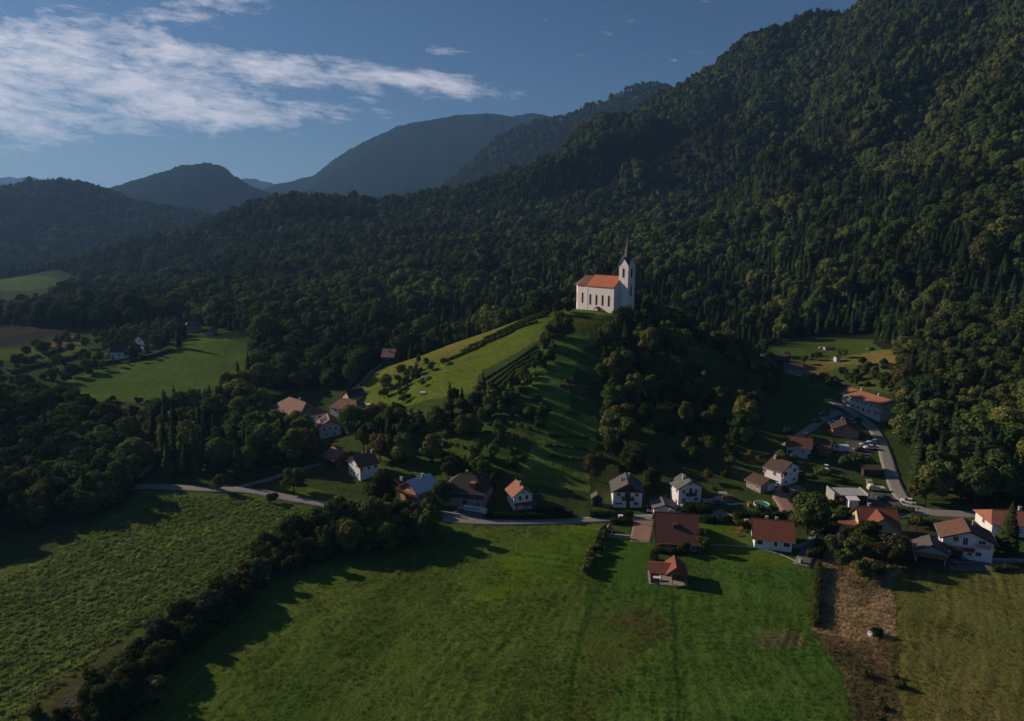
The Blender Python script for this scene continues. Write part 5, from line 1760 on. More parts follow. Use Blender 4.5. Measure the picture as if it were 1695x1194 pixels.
# ------------------------------------------------------------------ vehicles
RUBBER = plain('rubber', (.012, .012, .012, 1), .9, .1)
RIM = plain('alloy', (.4, .4, .41, 1), .35, .05, metal=.8)
LAMP = plain('lamp_glass', (.7, .7, .68, 1), .2, .05)
def paint(name, col):
    if name in MATS:
        return MATS[name]
    m, nt = new_mat(name)
    p = nt.n('ShaderNodeBsdfPrincipled', {'Base Color': col, 'Roughness': .32, 'Specular IOR Level': .5, 'Coat Weight': .4})
    nt.n('ShaderNodeOutputMaterial', {0: p.outputs[0]})
    return m

def loft(m, secs):
    """secs: list of (x, [(y,z)...]) closed profiles of equal length, joined along x"""
    n = len(secs[0][1])
    for (xa, pa), (xb, pb) in zip(secs[:-1], secs[1:]):
        for k in range(n):
            j = (k + 1) % n
            m.quad((xa, *pa[k]), (xa, *pa[j]), (xb, *pb[j]), (xb, *pb[k]))
    m.quad(*[(secs[0][0], *p) for p in reversed(secs[0][1])])
    m.quad(*[(secs[-1][0], *p) for p in secs[-1][1]])

def prof(hw, z0, z1, tw=None):
    tw = tw or hw
    r = .12
    return [(-hw, z0), (hw, z0), (hw, z1 - r), (tw - r, z1), (-tw + r, z1), (-hw, z1 - r)]

VEH = {}
def vehicle_meshes(kind, pm):
    key = (kind, pm.name)
    if key in VEH:
        return VEH[key]
    parts = []
    if kind == 'car':
        m = MB()
        loft(m, [(-2.1, prof(.72, .38, .72)), (-1.95, prof(.82, .25, .86)), (-1.1, prof(.87, .22, .92)), (1.0, prof(.87, .22, .96)), (1.9, prof(.84, .25, .95)), (2.05, prof(.74, .36, .85))])
        parts.append(('body', m.mesh('car_body', pm)))
        m = MB()
        loft(m, [(-.95, prof(.80, .86, .98, .7)), (-.25, prof(.80, .86, 1.42, .66)), (.9, prof(.80, .9, 1.44, .66)), (1.75, prof(.78, .88, 1.05, .66))])
        parts.append(('window_glass', m.mesh('car_glass', GLASS)))
        m = MB()
        m.box(-.22, .95, -.60, .60, 1.38, 1.47)
        parts.append(('roof_panel', m.mesh('car_roof', pm)))
        wx, wy, wr = (-1.3, 1.3), .84, .33
        hl = (-2.12, .6, .66)
    elif kind == 'van':
        m = MB()
        loft(m, [(-2.6, prof(.85, .5, .9)), (-2.45, prof(.93, .35, 1.15)), (-1.75, prof(.97, .3, 1.35)), (-.95, prof(.98, .3, 2.3, .88)), (2.5, prof(.98, .3, 2.35, .88)), (2.62, prof(.95, .4, 2.25, .85))])
        parts.append(('body', m.mesh('van_body', pm)))
        m = MB()
        m.quad((-1.72, -.85, 1.42), (-1.72, .85, 1.42), (-1.12, .78, 2.16), (-1.12, -.78, 2.16))
        for s_ in (-1, 1):
            m.quad((-1.55, s_ * .985, 1.4), (-.75, s_ * .995, 1.4), (-.75, s_ * .985, 1.95), (-1.1, s_ * .985, 1.95))
        parts.append(('windscreen', m.mesh('van_glass', GLASS)))
        wx, wy, wr = (-1.65, 1.55), .93, .36
        hl = (-2.62, .66, .78)
    else:  # small truck with a box behind the cab
        m = MB()
        loft(m, [(-2.4, prof(.85, .4, 1.0)), (-2.3, prof(.92, .35, 1.5)), (-1.9, prof(.93, .35, 2.05, .85)), (-1.0, prof(.93, .35, 2.1, .85))])
        m.box(-1.0, 2.5, -.5, .5, .4, .6)
        parts.append(('body', m.mesh('truck_cab', pm)))
        m = MB(); m.box(-.9, 2.6, -1.0, 1.0, .62, 1.15)
        parts.append(('load_bed', m.mesh('truck_bed', pm)))
        m = MB(); m.quad((-2.31, -.8, 1.42), (-2.31, .8, 1.42), (-1.96, .75, 1.95), (-1.96, -.75, 1.95))
        parts.append(('windscreen', m.mesh('truck_glass', GLASS)))
        wx, wy, wr = (-1.7, 1.6), .9, .38
        hl = (-2.42, .62, .75)
    m = MB(); m.tube((0, -.11, 0), (0, .11, 0), wr, wr, 14)
    tyre = m.mesh('tyre', RUBBER)
    m = MB(); m.tube((0, -.12, 0), (0, .12, 0), wr * .58, wr * .58, 10)
    rim = m.mesh('rim', RIM)
    m = MB(); m.box(-.04, .04, -.16, .16, -.08, .08)
    lamp = m.mesh('headlight', LAMP)
    VEH[key] = (parts, tyre, rim, lamp, wx, wy, wr, hl)
    return VEH[key]

def vehicle(kind, px, py, rz, pm, label, cat, group=None, name=None):
    p = at(px, py)
    KEEP.append((p.x, p.y, 3))
    e = empty(name or {'car': 'parked_car', 'van': 'parked_van', 'truck': 'parked_truck'}[kind], (p.x, p.y, p.z + .2), R(rz), label, cat, group)
    parts, tyre, rim, lamp, wx, wy, wr, hl = vehicle_meshes(kind, pm)
    for nm, me in parts:
        o = link(bpy.data.objects.new(nm, me)); o.parent = e
    for x in wx:
        for s_ in (-1, 1):
            o = link(bpy.data.objects.new('wheel', tyre)); o.parent = e; o.location = (x, s_ * wy, wr)
            q = link(bpy.data.objects.new('rim', rim)); q.parent = o
    for s_ in (-1, 1):
        o = link(bpy.data.objects.new('headlight', lamp)); o.parent = e; o.location = (hl[0], s_ * hl[1], hl[2])
WP, TEAL, LBLUE, REDP, CREAM = paint('paint_white', (.8, .8, .8, 1)), paint('paint_teal', (.02, .07, .08, 1)), paint('paint_light_blue', (.35, .45, .55, 1)), paint('paint_red', (.25, .04, .02, 1)), paint('paint_cream', (.6, .62, .45, 1))
GP = paint('paint_grey', (.12, .12, .125, 1))
vehicle('van', 1391, 748, -12, WP, 'white panel van parked below the pink gabled house', 'van')
vehicle('car', 1440, 744, -4, WP, 'white car parked nearest the lawn right of the white van', 'car')
vehicle('car', 1433, 739, -6, LBLUE, 'pale blue car parked behind the nearest white one', 'car')
vehicle('car', 1446, 735, -4, LBLUE, 'silvery blue car farthest back beside the curving road', 'car')
vehicle('car', 1503, 834, -32, WP, 'white hatchback standing on the bend of the wide road', 'car')
vehicle('car', 1463, 828, -4, TEAL, 'dark teal car parked behind the cream truck', 'car')
vehicle('truck', 1449, 813, -6, CREAM, 'small cream coloured truck beside the long flat shed', 'truck')
vehicle('car', 1322, 788, 8, REDP, 'dark red car beside the basement of the white hillside house', 'car')
vehicle('car', 1367, 778, 60, WP, 'white car half hidden by the dim trees on the village lawn', 'car')
vehicle('car', 1391, 694, -20, GP, 'grey car parked under the apartment block', 'car')
vehicle('car', 1407, 701, -24, LBLUE, 'light car second along the lot under the apartment block', 'car')
vehicle('car', 1363, 688, 10, GP, 'dull grey car at the left end of the upper parking area', 'car')
vehicle('car', 672, 840, 30, LBLUE, 'light car nosed in beside the orange walled house', 'car')
vehicle('car', 1441, 580, 10, GP, 'distant car on the track through the clearing', 'car')
vehicle('car', 1590, 934, 0, GP, 'dark car parked in front of the basement garage', 'car')

for k, (px, py, rz, pm, lab) in enumerate([
    (1378, 703, 15, WP, 'white car beside the track under the apartment block'),
    (1419, 697, -28, TEAL, 'dark car third along the lot under the apartment block'),
    (1385, 716, 5, REDP, 'dull red car behind the pink gabled house'),
    (1352, 699, 20, TEAL, 'dark car farthest left in the upper parking area'),
    (1075, 846, 80, GP, 'grey car parked beside the balcony house garage'),
    (1183, 836, 10, GP, 'dark grey car on the concrete terrace by the log piles'),
    (1422, 747, -6, GP, 'dark car between the white van and the white car')]):
    vehicle('car', px, py, rz, pm, lab, 'car')

# ------------------------------------------------------------------ small things
def pole(px, py, h, label):
    p = at(px, py)
    e = empty('utility_pole', p, 0, label, 'pole')
    m = MB(); m.tube((0, 0, -.5), (0, 0, h), .13, .09, 8); m.build('post', TIMBER, e)
    m = MB(); m.box(-.7, .7, -.05, .05, h - .5, h - .38); a = m.build('crossarm', TIMBER, e)
    for x in (-.6, 0, .6):
        m = MB(); m.tube((x, 0, h - .38), (x, 0, h - .18), .05, .03, 6); m.build('insulator', CONC, a)
pole(976, 854, 8.0, 'wooden utility pole at the left end of the tall clipped hedge')
pole(1516, 880, 7.0, 'wooden utility pole by the small dark tree on the road corner')
pole(286, 590, 8.0, 'distant utility pole on the farm meadow')
pole(1445, 566, 9.0, 'pale pole at the forest edge of the clearing')

def picnic(px, py, rz, label):
    p = at(px, py)
    e = empty('picnic_table', p, R(rz), label, 'table')
    m = MB(); m.box(-.95, .95, -.38, .38, .72, .78); m.build('table_top', TIMBERL, e)
    for s_ in (-1, 1):
        m = MB(); m.box(-.95, .95, s_ * .78 - .15, s_ * .78 + .15, .42, .47); m.build('bench', TIMBERL, e)
        m = MB()
        m.tube((s_ * .7, -.7, 0), (s_ * .7, -.25, .72), .05, .05, 5); m.build('leg', TIMBER, e)
        m = MB()
        m.tube((s_ * .7, .7, 0), (s_ * .7, .25, .72), .05, .05, 5); m.build('leg', TIMBER, e)
picnic(1219, 886, 10, 'wooden picnic table with benches on the bright east lawn')
picnic(1226, 879, 60, 'smaller wooden table set just behind the picnic table')

def pool():
    p = at(1260, 839)
    KEEP.append((p.x, p.y, 3.5))
    e = empty('garden_pool', p, R(0), 'round above ground garden pool with pale rim and green water', 'pool')
    m = MB()
    n = 24
    for k in range(n):
        a, b = 2 * math.pi * k / n, 2 * math.pi * (k + 1) / n
        for (r0, z0, r1, z1) in ((2.2, -.2, 2.2, 1.0), (2.2, 1.0, 2.02, 1.0), (2.02, 1.0, 2.02, .5)):
            m.quad((r0 * math.cos(a), r0 * math.sin(a), z0), (r0 * math.cos(b), r0 * math.sin(b), z0), (r1 * math.cos(b), r1 * math.sin(b), z1), (r1 * math.cos(a), r1 * math.sin(a), z1))
    m.build('rim', MWHITE, e)
    m = MB(); m.quad(*[(2.03 * math.cos(2 * math.pi * k / n), 2.03 * math.sin(2 * math.pi * k / n), .82) for k in range(n)])
    m.build('water', plain('pool_water', (.03, .20, .13, 1), .08, .1), e)
pool()

def box_thing(name, px, py, sx, sy, sz, rz, mat, label, cat, lid=None):
    p = at(px, py)
    KEEP.append((p.x, p.y, max(sx, sy) * .6))
    e = empty(name, p, R(rz), label, cat)
    m = MB(); m.box(-sx / 2, sx / 2, -sy / 2, sy / 2, -.2, sz); m.build('box', mat, e)
    m = MB(); m.slab([(-sx / 2 - .08, sy / 2 + .08, sz + .2), (-sx / 2 - .08, -sy / 2 - .08, sz + .06), (sx / 2 + .08, -sy / 2 - .08, sz + .06), (sx / 2 + .08, sy / 2 + .08, sz + .2)], .06); m.build('lid', lid or mat, e)
box_thing('beehive', 705, 629, 1.6, 1.0, 1.0, 10, MWHITE, 'pale hive box higher up on the sunny hill meadow', 'beehive')
box_thing('beehive', 700, 654, 1.8, 1.1, 1.1, 0, MWHITE, 'bright white hive box beside the young tree on the sunny meadow', 'beehive')
box_thing('letter_cabinet', 1027, 861, 1.2, .8, 1.3, 0, MWHITE, 'white upright letter cabinet in front of the tall clipped hedge', 'cabinet')
box_thing('woodpile', 1204, 827, 3.0, 1.2, 1.3, 10, TIMBERL, 'pile of pale logs behind the paved terrace', 'woodpile', GREY)
box_thing('woodpile', 1196, 822, 2.4, 1.2, 1.1, -10, STONE, 'shorter grey pile left of the pale log pile', 'woodpile', CONC)
box_thing('flower_box', 1212, 835, 3.2, .8, .6, -8, MWHITE, 'long white planter on the edge of the terrace', 'planter', HEDGEM)
box_thing('flower_box', 1240, 838, .9, .9, 1.0, 20, BRICK, 'small brick coloured grill box on the lawn by the pool', 'grill')
box_thing('garden_box', 1236, 869, 1.2, 1.2, 1.3, 0, CONC, 'grey box between the two globe bushes', 'box')
box_thing('crate', 1360, 577, 3, 1.2, .7, 0, CONC, 'grey stack at the far side of the clearing', 'crate')
box_thing('white_tent', 607, 676, 3.6, 2.6, 1.6, 20, MWHITE, 'small white canopy tent right of the hipped house', 'tent')
box_thing('tarpaulin_heap', 603, 653, 4.2, 2.2, .9, 8, plain('blue_tarpaulin', (.05, .16, .42, 1), .5, .1), 'bright blue tarpaulin covered heap on the farm garden lawn', 'tarpaulin heap')
box_thing('garden_bed', 252, 750, 6, 2.0, .9, 0, MWHITE, 'pale covered garden bed among the spruces', 'garden bed')
box_thing('gravestone', 947, 516, .9, .3, 1.4, 40, CONC, 'pale gravestone beside the apse of the church', 'gravestone')
box_thing('boulder', 1442, 1052, 1.4, .8, .6, 30, MWHITE, 'pale boulder beside the dark bush on the dry strip', 'boulder')
box_thing('stone_post', 1325, 932, .8, .6, 1.0, 30, CONC, 'pale stone post at the end of the sunken drive', 'post')

# sports goal like frame and rails on the village lawn
def rail(px, py, n, sp, h, rz, label, name='fence', mat=None):
    p = at(px, py)
    e = empty(name, p, R(rz), label, 'fence')
    for k in range(n):
        m = MB(); m.box(k * sp - .05, k * sp + .05, -.05, .05, -.4, h); m.build('post', mat or TIMBER, e)
    m = MB(); m.box(0, (n - 1) * sp, -.03, .03, h - .18, h - .08); m.build('rail', mat or TIMBER, e)
rail(1429, 800, 4, 1.6, 1.1, 0, 'short rail fence below the timber shelter on the village lawn')
rail(1062, 905, 2, 1.2, .9, 0, 'stub of wooden fence at the yard edge')
rail(560, 812, 12, 2.2, 1.0, -20, 'light rail fence across the mown strip under the white farmhouse')
rail(1410, 893, 8, 1.5, 1.3, -14, 'garden fence below the orange roofed carport', mat=CONC)

# rubble of stones along the foot of the hedgerow
def rubble():
    rng = np.random.RandomState(8)
    poly = wpoly([(200, 1085), (160, 1112), (90, 1180), (70, 1225), (130, 1225), (180, 1160), (220, 1100)])
    x, y = scatter(poly, .75, rng)
    V, F = [], []
    off = 0
    for i in range(len(x)):
        s = rng.uniform(.08, .3)
        v_ = ICO_V * s * rng.uniform(.7, 1.25, (len(ICO_V), 1)) * (1, 1, .7) + (x[i], y[i], zat(x[i], y[i]) + s * .3)
        V.append(v_)
        F.append(ICO_F + off)
        off += len(v_)
    o = link(bpy.data.objects.new('rubble', mesh_np('rubble', np.concatenate(V), [np.concatenate(F)], plain('rubble_stone', (.13, .11, .09, 1), .9, .5, .8))))
    tag(o, 'broken stones and earth on the bank beside the hedgerow', 'rubble', None, 'stuff')
rubble()

# ------------------------------------------------------------------ crops and grass as instanced tufts coloured like the ground they stand on
def tuft_mesh(name, seed, n, h, w, bw, mat):
    rng = np.random.RandomState(seed)
    V, F = [], []
    for k in range(n):
        a = rng.uniform(0, 6.28)
        r = w * math.sqrt(rng.rand()) * .5
        x, y = r * math.cos(a), r * math.sin(a)
        b = rng.uniform(0, 6.28)
        dx, dy = math.cos(b) * bw / 2, math.sin(b) * bw / 2
        lx, ly = rng.normal(0, h * .35), rng.normal(0, h * .35)
        hh = h * rng.uniform(.6, 1.15)
        o = len(V)
        V += [(x - dx, y - dy, -.05), (x + dx, y + dy, -.05), (x + lx * .5 + dx * .8, y + ly * .5 + dy * .8, hh * .65), (x + lx * .5 - dx * .8, y + ly * .5 - dy * .8, hh * .65), (x + lx, y + ly, hh)]
        F.append((o, o + 1, o + 2)); F.append((o, o + 2, o + 3)); F.append((o + 3, o + 2, o + 4))
    return mesh_np(name, V, [np.array(F)], mat)

def tuft_mat(name, gain):
    m, nt = new_mat(name)
    a = nt.n('ShaderNodeAttribute', attribute_name='soil', attribute_type='INSTANCER').outputs[0]
    oi = nt.n('ShaderNodeObjectInfo')
    k = nt.m('MULTIPLY', nt.m('MULTIPLY_ADD', oi.outputs['Random'], .7, .65), gain)
    kc = nt.n('ShaderNodeCombineColor', {0: k, 1: k, 2: k})
    c = nt.mix(1.0, a, kc.outputs[0], 'MULTIPLY')
    d = nt.n('ShaderNodeBsdfDiffuse', {0: c})
    t = nt.n('ShaderNodeBsdfTranslucent', {0: c})
    mx = nt.n('ShaderNodeMixShader', {0: .35, 1: d.outputs[0], 2: t.outputs[0]})
    nt.n('ShaderNodeOutputMaterial', {0: mx.outputs[0]})
    return m
TUFT = tuft_mat('grass_tuft', 1.45)
MTUFT = tuft_mat('maize_plant', 1.95)

def stuff_on(name, label, cat, x, y, meshes, scale, seed):
    rng = np.random.RandomState(seed)
    z = gz(x, y)
    col = ground_colour(x, y, z)
    n = len(x)
    me = bpy.data.meshes.new(name)
    me.vertices.add(n)
    me.vertices.foreach_set('co', np.c_[x, y, z].ravel())
    nv = len(meshes)
    a = me.attributes.new('variant', 'INT', 'POINT'); a.data.foreach_set('value', rng.randint(0, nv, n).astype(np.int32))
    a = me.attributes.new('turn', 'FLOAT_VECTOR', 'POINT'); a.data.foreach_set('vector', np.c_[np.zeros(n), np.zeros(n), rng.uniform(0, 6.28, n)].ravel())
    s = scale[0] + (scale[1] - scale[0]) * rng.rand(n)
    a = me.attributes.new('size', 'FLOAT_VECTOR', 'POINT'); a.data.foreach_set('vector', np.c_[s, s, s].ravel())
    a = me.attributes.new('soil', 'FLOAT_VECTOR', 'POINT'); a.data.foreach_set('vector', col.ravel())
    o = link(bpy.data.objects.new(name, me))
    tag(o, label, cat, None, 'stuff')
    g = bpy.data.node_groups.new(name + '_instances', 'GeometryNodeTree')
    g.interface.new_socket('Geometry', in_out='INPUT', socket_type='NodeSocketGeometry')
    g.interface.new_socket('Geometry', in_out='OUTPUT', socket_type='NodeSocketGeometry')
    gi, go = g.nodes.new('NodeGroupInput'), g.nodes.new('NodeGroupOutput')
    def attr(nm, typ):
        nd = g.nodes.new('GeometryNodeInputNamedAttribute'); nd.data_type = typ; nd.inputs[0].default_value = nm
        return nd.outputs[0]
    av, ar, as_ = attr('variant', 'INT'), attr('turn', 'FLOAT_VECTOR'), attr('size', 'FLOAT_VECTOR')
    jn = g.nodes.new('GeometryNodeJoinGeometry')
    for vi, mesh in enumerate(meshes):
        # one real plant of each variant stands in the field and serves as the source
        so = link(bpy.data.objects.new(name + '_plant', mesh))
        so.location = (x[vi], y[vi], z[vi])
        so.parent = o
        so.matrix_parent_inverse = Matrix()
        oi = g.nodes.new('GeometryNodeObjectInfo'); oi.transform_space = 'ORIGINAL'
        oi.inputs['Object'].default_value = so
        oi.inputs['As Instance'].default_value = True
        ip = g.nodes.new('GeometryNodeInstanceOnPoints')
        cp_ = g.nodes.new('FunctionNodeCompare'); cp_.data_type = 'INT'; cp_.operation = 'EQUAL'
        g.links.new(av, cp_.inputs[2]); cp_.inputs[3].default_value = vi
        g.links.new(gi.outputs[0], ip.inputs['Points'])
        g.links.new(cp_.outputs[0], ip.inputs['Selection'])
        g.links.new(oi.outputs['Geometry'], ip.inputs['Instance'])
        g.links.new(ar, ip.inputs['Rotation'])
        g.links.new(as_, ip.inputs['Scale'])
        g.links.new(ip.outputs[0], jn.inputs[0])
    g.links.new(jn.outputs[0], go.inputs[0])
    md = o.modifiers.new('instances', 'NODES')
    md.node_group = g
    return o

def away2(x, y):
    ok = np.ones(len(x), bool)
    for kx, ky, kr in KEEP:
        ok &= (x - kx) ** 2 + (y - ky) ** 2 > (kr * .8) ** 2
    return ok

def crops():
    rng = np.random.RandomState(21)
    poly = wpoly([(-80, 985), (60, 935), (215, 845), (240, 818), (400, 826), (500, 842), (575, 856), (450, 905), (315, 985), (195, 1062), (35, 1190), (-80, 1280)])
    p0, p1 = at(0, 1090), at(420, 890)
    d = Vector((p1.x - p0.x, p1.y - p0.y)).normalized()
    c = poly.mean(0)
    A, Q = np.meshgrid(np.arange(-140, 140, .75), np.arange(-90, 90, 1.5))
    A = (A + rng.uniform(-.35, .35, A.shape)).ravel(); Q = (Q + rng.uniform(-.42, .42, Q.shape)).ravel()
    x = c[0] + A * d.x - Q * d.y; y = c[1] + A * d.y + Q * d.x
    ok = inpoly(x, y, poly) & (fbm(x / 5, y / 5, 3) > .15)
    x, y = x[ok], y[ok]
    ok = away2(x, y)
    x, y = x[ok], y[ok]
    print('maize', len(x))
    stuff_on('maize_crop', 'rough rows of low maize filling the left field', 'crop', x, y, [tuft_mesh('maize_plant', k, 22, .7, .95, .12, MTUFT) for k in range(4)], (.5, 1.2), 1)
    # meadow grass in the near fields
    poly = wpoly([(150, 1290), (300, 1085), (430, 980), (620, 905), (735, 872), (1000, 870), (985, 955), (1080, 975), (1160, 925), (1345, 945), (1345, 1045), (1500, 1060), (1500, 960), (1760, 955), (1900, 1290)])
    x, y = scatter(poly, .95, rng)
    k = fbm(x / 7 + 3, y / 7, 4)
    ok = rng.rand(len(x)) < np.clip((k - .3) * 3, .12, 1) * np.clip(220 / np.hypot(x, y) - .7, .15, 1)
    x, y = x[ok], y[ok]
    ok = away2(x, y)
    x, y = x[ok], y[ok]
    print('tufts', len(x))
    stuff_on('meadow_grass', 'rough tufts of grass across the near meadows', 'grass', x, y, [tuft_mesh('grass_tuft', 10 + k, 22, .26, .9, .07, TUFT) for k in range(3)], (.5, 1.3), 2)
    # dry litter of the orchard strip
    poly = wpoly([(1368, 910), (1490, 910), (1482, 960), (1480, 1062), (1490, 1260), (1425, 1260), (1395, 1110), (1345, 1050), (1352, 960)])
    x, y = scatter(poly, .7, rng)
    stuff_on('dry_weeds', 'dry brown stalks and weeds on the orchard strip', 'weeds', x, y, [tuft_mesh('weed', 20 + k, 18, .5, .9, .08, TUFT) for k in range(3)], (.4, 1.3), 3)
    # rough grass on the hill
    poly = wpoly([(610, 640), (700, 600), (830, 548), (900, 524), (1010, 530), (990, 700), (975, 815), (850, 800), (640, 800), (600, 700)])
    x, y = scatter(poly, 1.25, rng)
    ok = away2(x, y)
    stuff_on('hill_grass', 'rough grass of the church hill', 'grass', x[ok], y[ok], [tuft_mesh('hill_tuft', 30 + k, 20, .22, 1.1, .08, TUFT) for k in range(3)], (.4, 1.1), 4)
crops()
# ------------------------------------------------------------------ vegetation
TREES = []   # kind, x, y, z, scale, rz, variant, mat, zone, label

ROADPOLY = []

def away(x, y, extra=0.0):
    ok = np.ones(len(x), bool)
    for kx, ky, kr in KEEP:
        ok &= np.hypot(x - kx, y - ky) > kr + extra
    return ok

def add_trees(x, y, kind, hmin, hmax, rng, zone, mats=None, wide=1.0):
    x, y = np.asarray(x), np.asarray(y)
    z = gz(x, y)
    unit = {'broad': 10.0, 'spruce': 18.0, 'shrub': 2.6, 'fruit': 4.4}[kind]
    h = rng.uniform(hmin, hmax, len(x)) * (0.85 + 0.3 * rng.rand(len(x)))
    for i in range(len(x)):
        m = mats[rng.randint(len(mats))] if mats else None
        TREES.append([kind, x[i], y[i], z[i] - 0.1, h[i] / unit, rng.uniform(0, 6.28), rng.randint(12), m, zone, None, wide * rng.uniform(.9, 1.12)])

ZLAB = {
    'knoll': ('dark broadleaf tree on the wooded knoll', 'trees on the wooded knoll'),
    'mid': ('dark green tree in the wood by the farmhouses', 'trees in the wood by the farmhouses'),
    'slope': ('bushy tree on the orchard slope', 'trees on the orchard slope'),
    'creek': ('broad tree in the shady roadside grove', 'trees of the creek grove'),
    'hillright': ('tree in the steep wood below the church', 'trees in the steep wood below the church'),
    'hilldark': ('dim tree on the shaded hill slope', 'trees scattered on the shaded slope'),
    'right': ('leafy tree on the hillside by the village bend', 'trees on the wooded hillside by the bend'),
    'ridge': ('small tree in the line below the church', 'trees in the line below the church'),
    'forest': ('tree at the near edge of the mountain forest', 'trees at the forest edge'),
    'farm': ('small tree round the meadow farm', 'trees round the meadow farm'),
    'orchard': ('loose fruit tree on the dry orchard strip', 'fruit trees on the dry strip'),
    'clearing': ('small tree dotted about the clearing', 'trees in the clearing'),
    'creekshrub': ('rounded bush in the diagonal hedgerow', 'bushes of the diagonal hedgerow'),
    'slopeshrub': ('bush on the rough hillside', 'bushes on the rough hillside'),
    'verge': ('bush in the village gardens', 'bushes in the gardens'),
    'meadowscrub': ('scrubby bush under the farm meadow', 'bushes under the farm meadow'),
}
KWORD = {'broad': 'broadleaf', 'spruce': 'spruce', 'shrub': 'bush', 'fruit': 'fruit'}

def grove(pts, spacing, mix, hr, zone, seed, mats=None, wide=1.0, gap=0.0):
    rng = np.random.RandomState(seed)
    poly = wpoly(pts)
    x, y = scatter(poly, spacing, rng)
    ok = away(x, y, 1.5)
    if gap > 0:
        ok &= fbm(x / 14 + seed, y / 14, 3) > gap
    x, y = x[ok], y[ok]
    r = rng.rand(len(x))
    c = 0
    for kind, p, h0, h1 in mix:
        s = (r >= c) & (r < c + p)
        c += p
        add_trees(x[s], y[s], kind, h0, h1, rng, zone, mats if kind != 'spruce' else None, wide)

N = None
LW = [N, N, N, N, N, AUTUMN]
grove([(-120, 940), (-10, 898), (90, 872), (180, 848), (218, 822), (228, 790), (232, 770), (215, 735), (190, 668, 258), (100, 660, 266), (-80, 660, 262)], 5.4,
      [('broad', .95, 9, 12.5), ('spruce', .05, 12, 15)], None, 'knoll', 1, [N, N, HEDGEM, N], 1.05)
grove([(250, 770), (262, 705), (300, 690), (350, 682), (352, 760), (320, 800), (262, 790)], 5.6, [('spruce', .7, 13, 18), ('broad', .3, 9, 13)], None, 'mid', 2)
grove([(340, 800), (345, 700), (385, 662), (430, 612), (470, 603), (610, 598), (612, 622), (590, 640), (560, 646), (520, 645), (440, 652), (432, 700), (500, 742), (530, 770), (470, 786), (400, 812)], 6.4,
      [('broad', .82, 9, 14), ('spruce', .18, 13, 18)], None, 'mid', 3, LW, 1.0)
grove([(430, 700), (445, 690), (520, 712), (545, 735), (520, 745), (450, 730)], 6.0, [('broad', 1, 6, 9)], None, 'mid', 33, LW)
grove([(575, 725), (640, 705), (700, 700), (740, 710), (735, 780), (690, 782), (650, 775), (600, 755)], 6.2, [('broad', .85, 8, 12), ('spruce', .15, 11, 15)], None, 'slope', 4, LW)
grove([(600, 700), (690, 690), (790, 650), (850, 650), (880, 670), (850, 740), (800, 790), (740, 785), (740, 710), (640, 705)], 6.4, [('broad', .7, 5, 9), ('shrub', .3, 2, 4)], None, 'slope', 5, LW, 1.0, .36)
grove([(600, 872), (600, 832), (622, 822), (650, 832), (700, 845), (722, 862), (722, 895), (640, 915), (520, 925), (440, 945), (420, 930), (500, 888)], 5.2, [('broad', 1, 8.5, 12.5)], None, 'creek', 6, [N])
grove([(1004, 548), (1030, 532), (1060, 528), (1125, 548), (1125, 600), (1095, 660), (1065, 720), (1015, 770), (990, 735), (998, 680), (1000, 620)], 5.3, [('broad', .9, 7.5, 11), ('spruce', .1, 9, 13)], None, 'hillright', 7, LW)
grove([(1125, 548), (1205, 562), (1270, 600), (1295, 660), (1290, 690), (1250, 740), (1180, 770), (1070, 775), (1060, 720), (1085, 660)], 8.5, [('broad', .75, 6, 11), ('shrub', .25, 2, 4)], None, 'hilldark', 8, LW, 1.0, .47)
grove([(1130, 542, 330), (1230, 560, 340), (1270, 590, 350), (1280, 620, 320), (1250, 600, 300), (1150, 560, 305)], 7, [('broad', .9, 5, 8), ('spruce', .1, 7, 10)], None, 'hilldark', 88, LW, 1.0, .3)
grove([(1476, 695), (1490, 650), (1530, 610), (1600, 585), (1700, 580), (1860, 580), (1860, 852), (1690, 847), (1610, 845), (1545, 838), (1508, 815), (1488, 770)], 5.7, [('broad', .83, 10, 15), ('spruce', .17, 15, 20)], None, 'right', 9, LW)
grove([(1480, 596), (1500, 570), (1600, 545), (1700, 540), (1800, 540), (1800, 590), (1600, 590), (1530, 612), (1505, 640)], 6.5, [('broad', .9, 9, 13), ('spruce', .1, 15, 20)], None, 'right', 99, LW)
grove([(775, 690), (795, 640), (845, 612), (890, 588), (915, 562), (930, 560), (915, 600), (885, 632), (855, 665), (820, 695)], 3.7, [('broad', .6, 4, 7), ('shrub', .4, 2, 3.5)], None, 'ridge', 10, LW)
grove([(1000, 560), (1012, 560), (1000, 700), (985, 700)], 5, [('broad', .5, 5, 8), ('shrub', .5, 2, 4)], None, 'ridge', 110, LW)
grove([(870, 690), (905, 680), (900, 720), (870, 760), (855, 790), (838, 780), (858, 730)], 3.6, [('broad', .5, 4, 6), ('shrub', .5, 2, 4)], None, 'ridge', 11, LW)
grove([(620, 648), (650, 628), (690, 600), (712, 596), (715, 615), (690, 640), (650, 664), (625, 672)], 5.0, [('broad', .65, 4, 6.5), ('shrub', .35, 2, 3.5)], None, 'ridge', 12, LW + [AUTUMN], 1.0, .3)
grove([(1372, 905), (1425, 892), (1500, 905), (1512, 940), (1460, 965), (1375, 975)], 4.8, [('fruit', .6, 5, 7.5), ('broad', .4, 6.5, 9)], None, 'orchard', 13, [SHRUBM, N, SHRUBM, SILVERM, AUTUMN], 1.05, .1)
grove([(120, 632), (240, 600), (215, 592), (160, 590), (130, 560), (100, 560), (40, 590), (-40, 610), (-40, 650), (60, 650)], 7.5, [('broad', .6, 5, 8), ('shrub', .4, 2, 4)], None, 'farm', 14, LW, 1.0, .4)
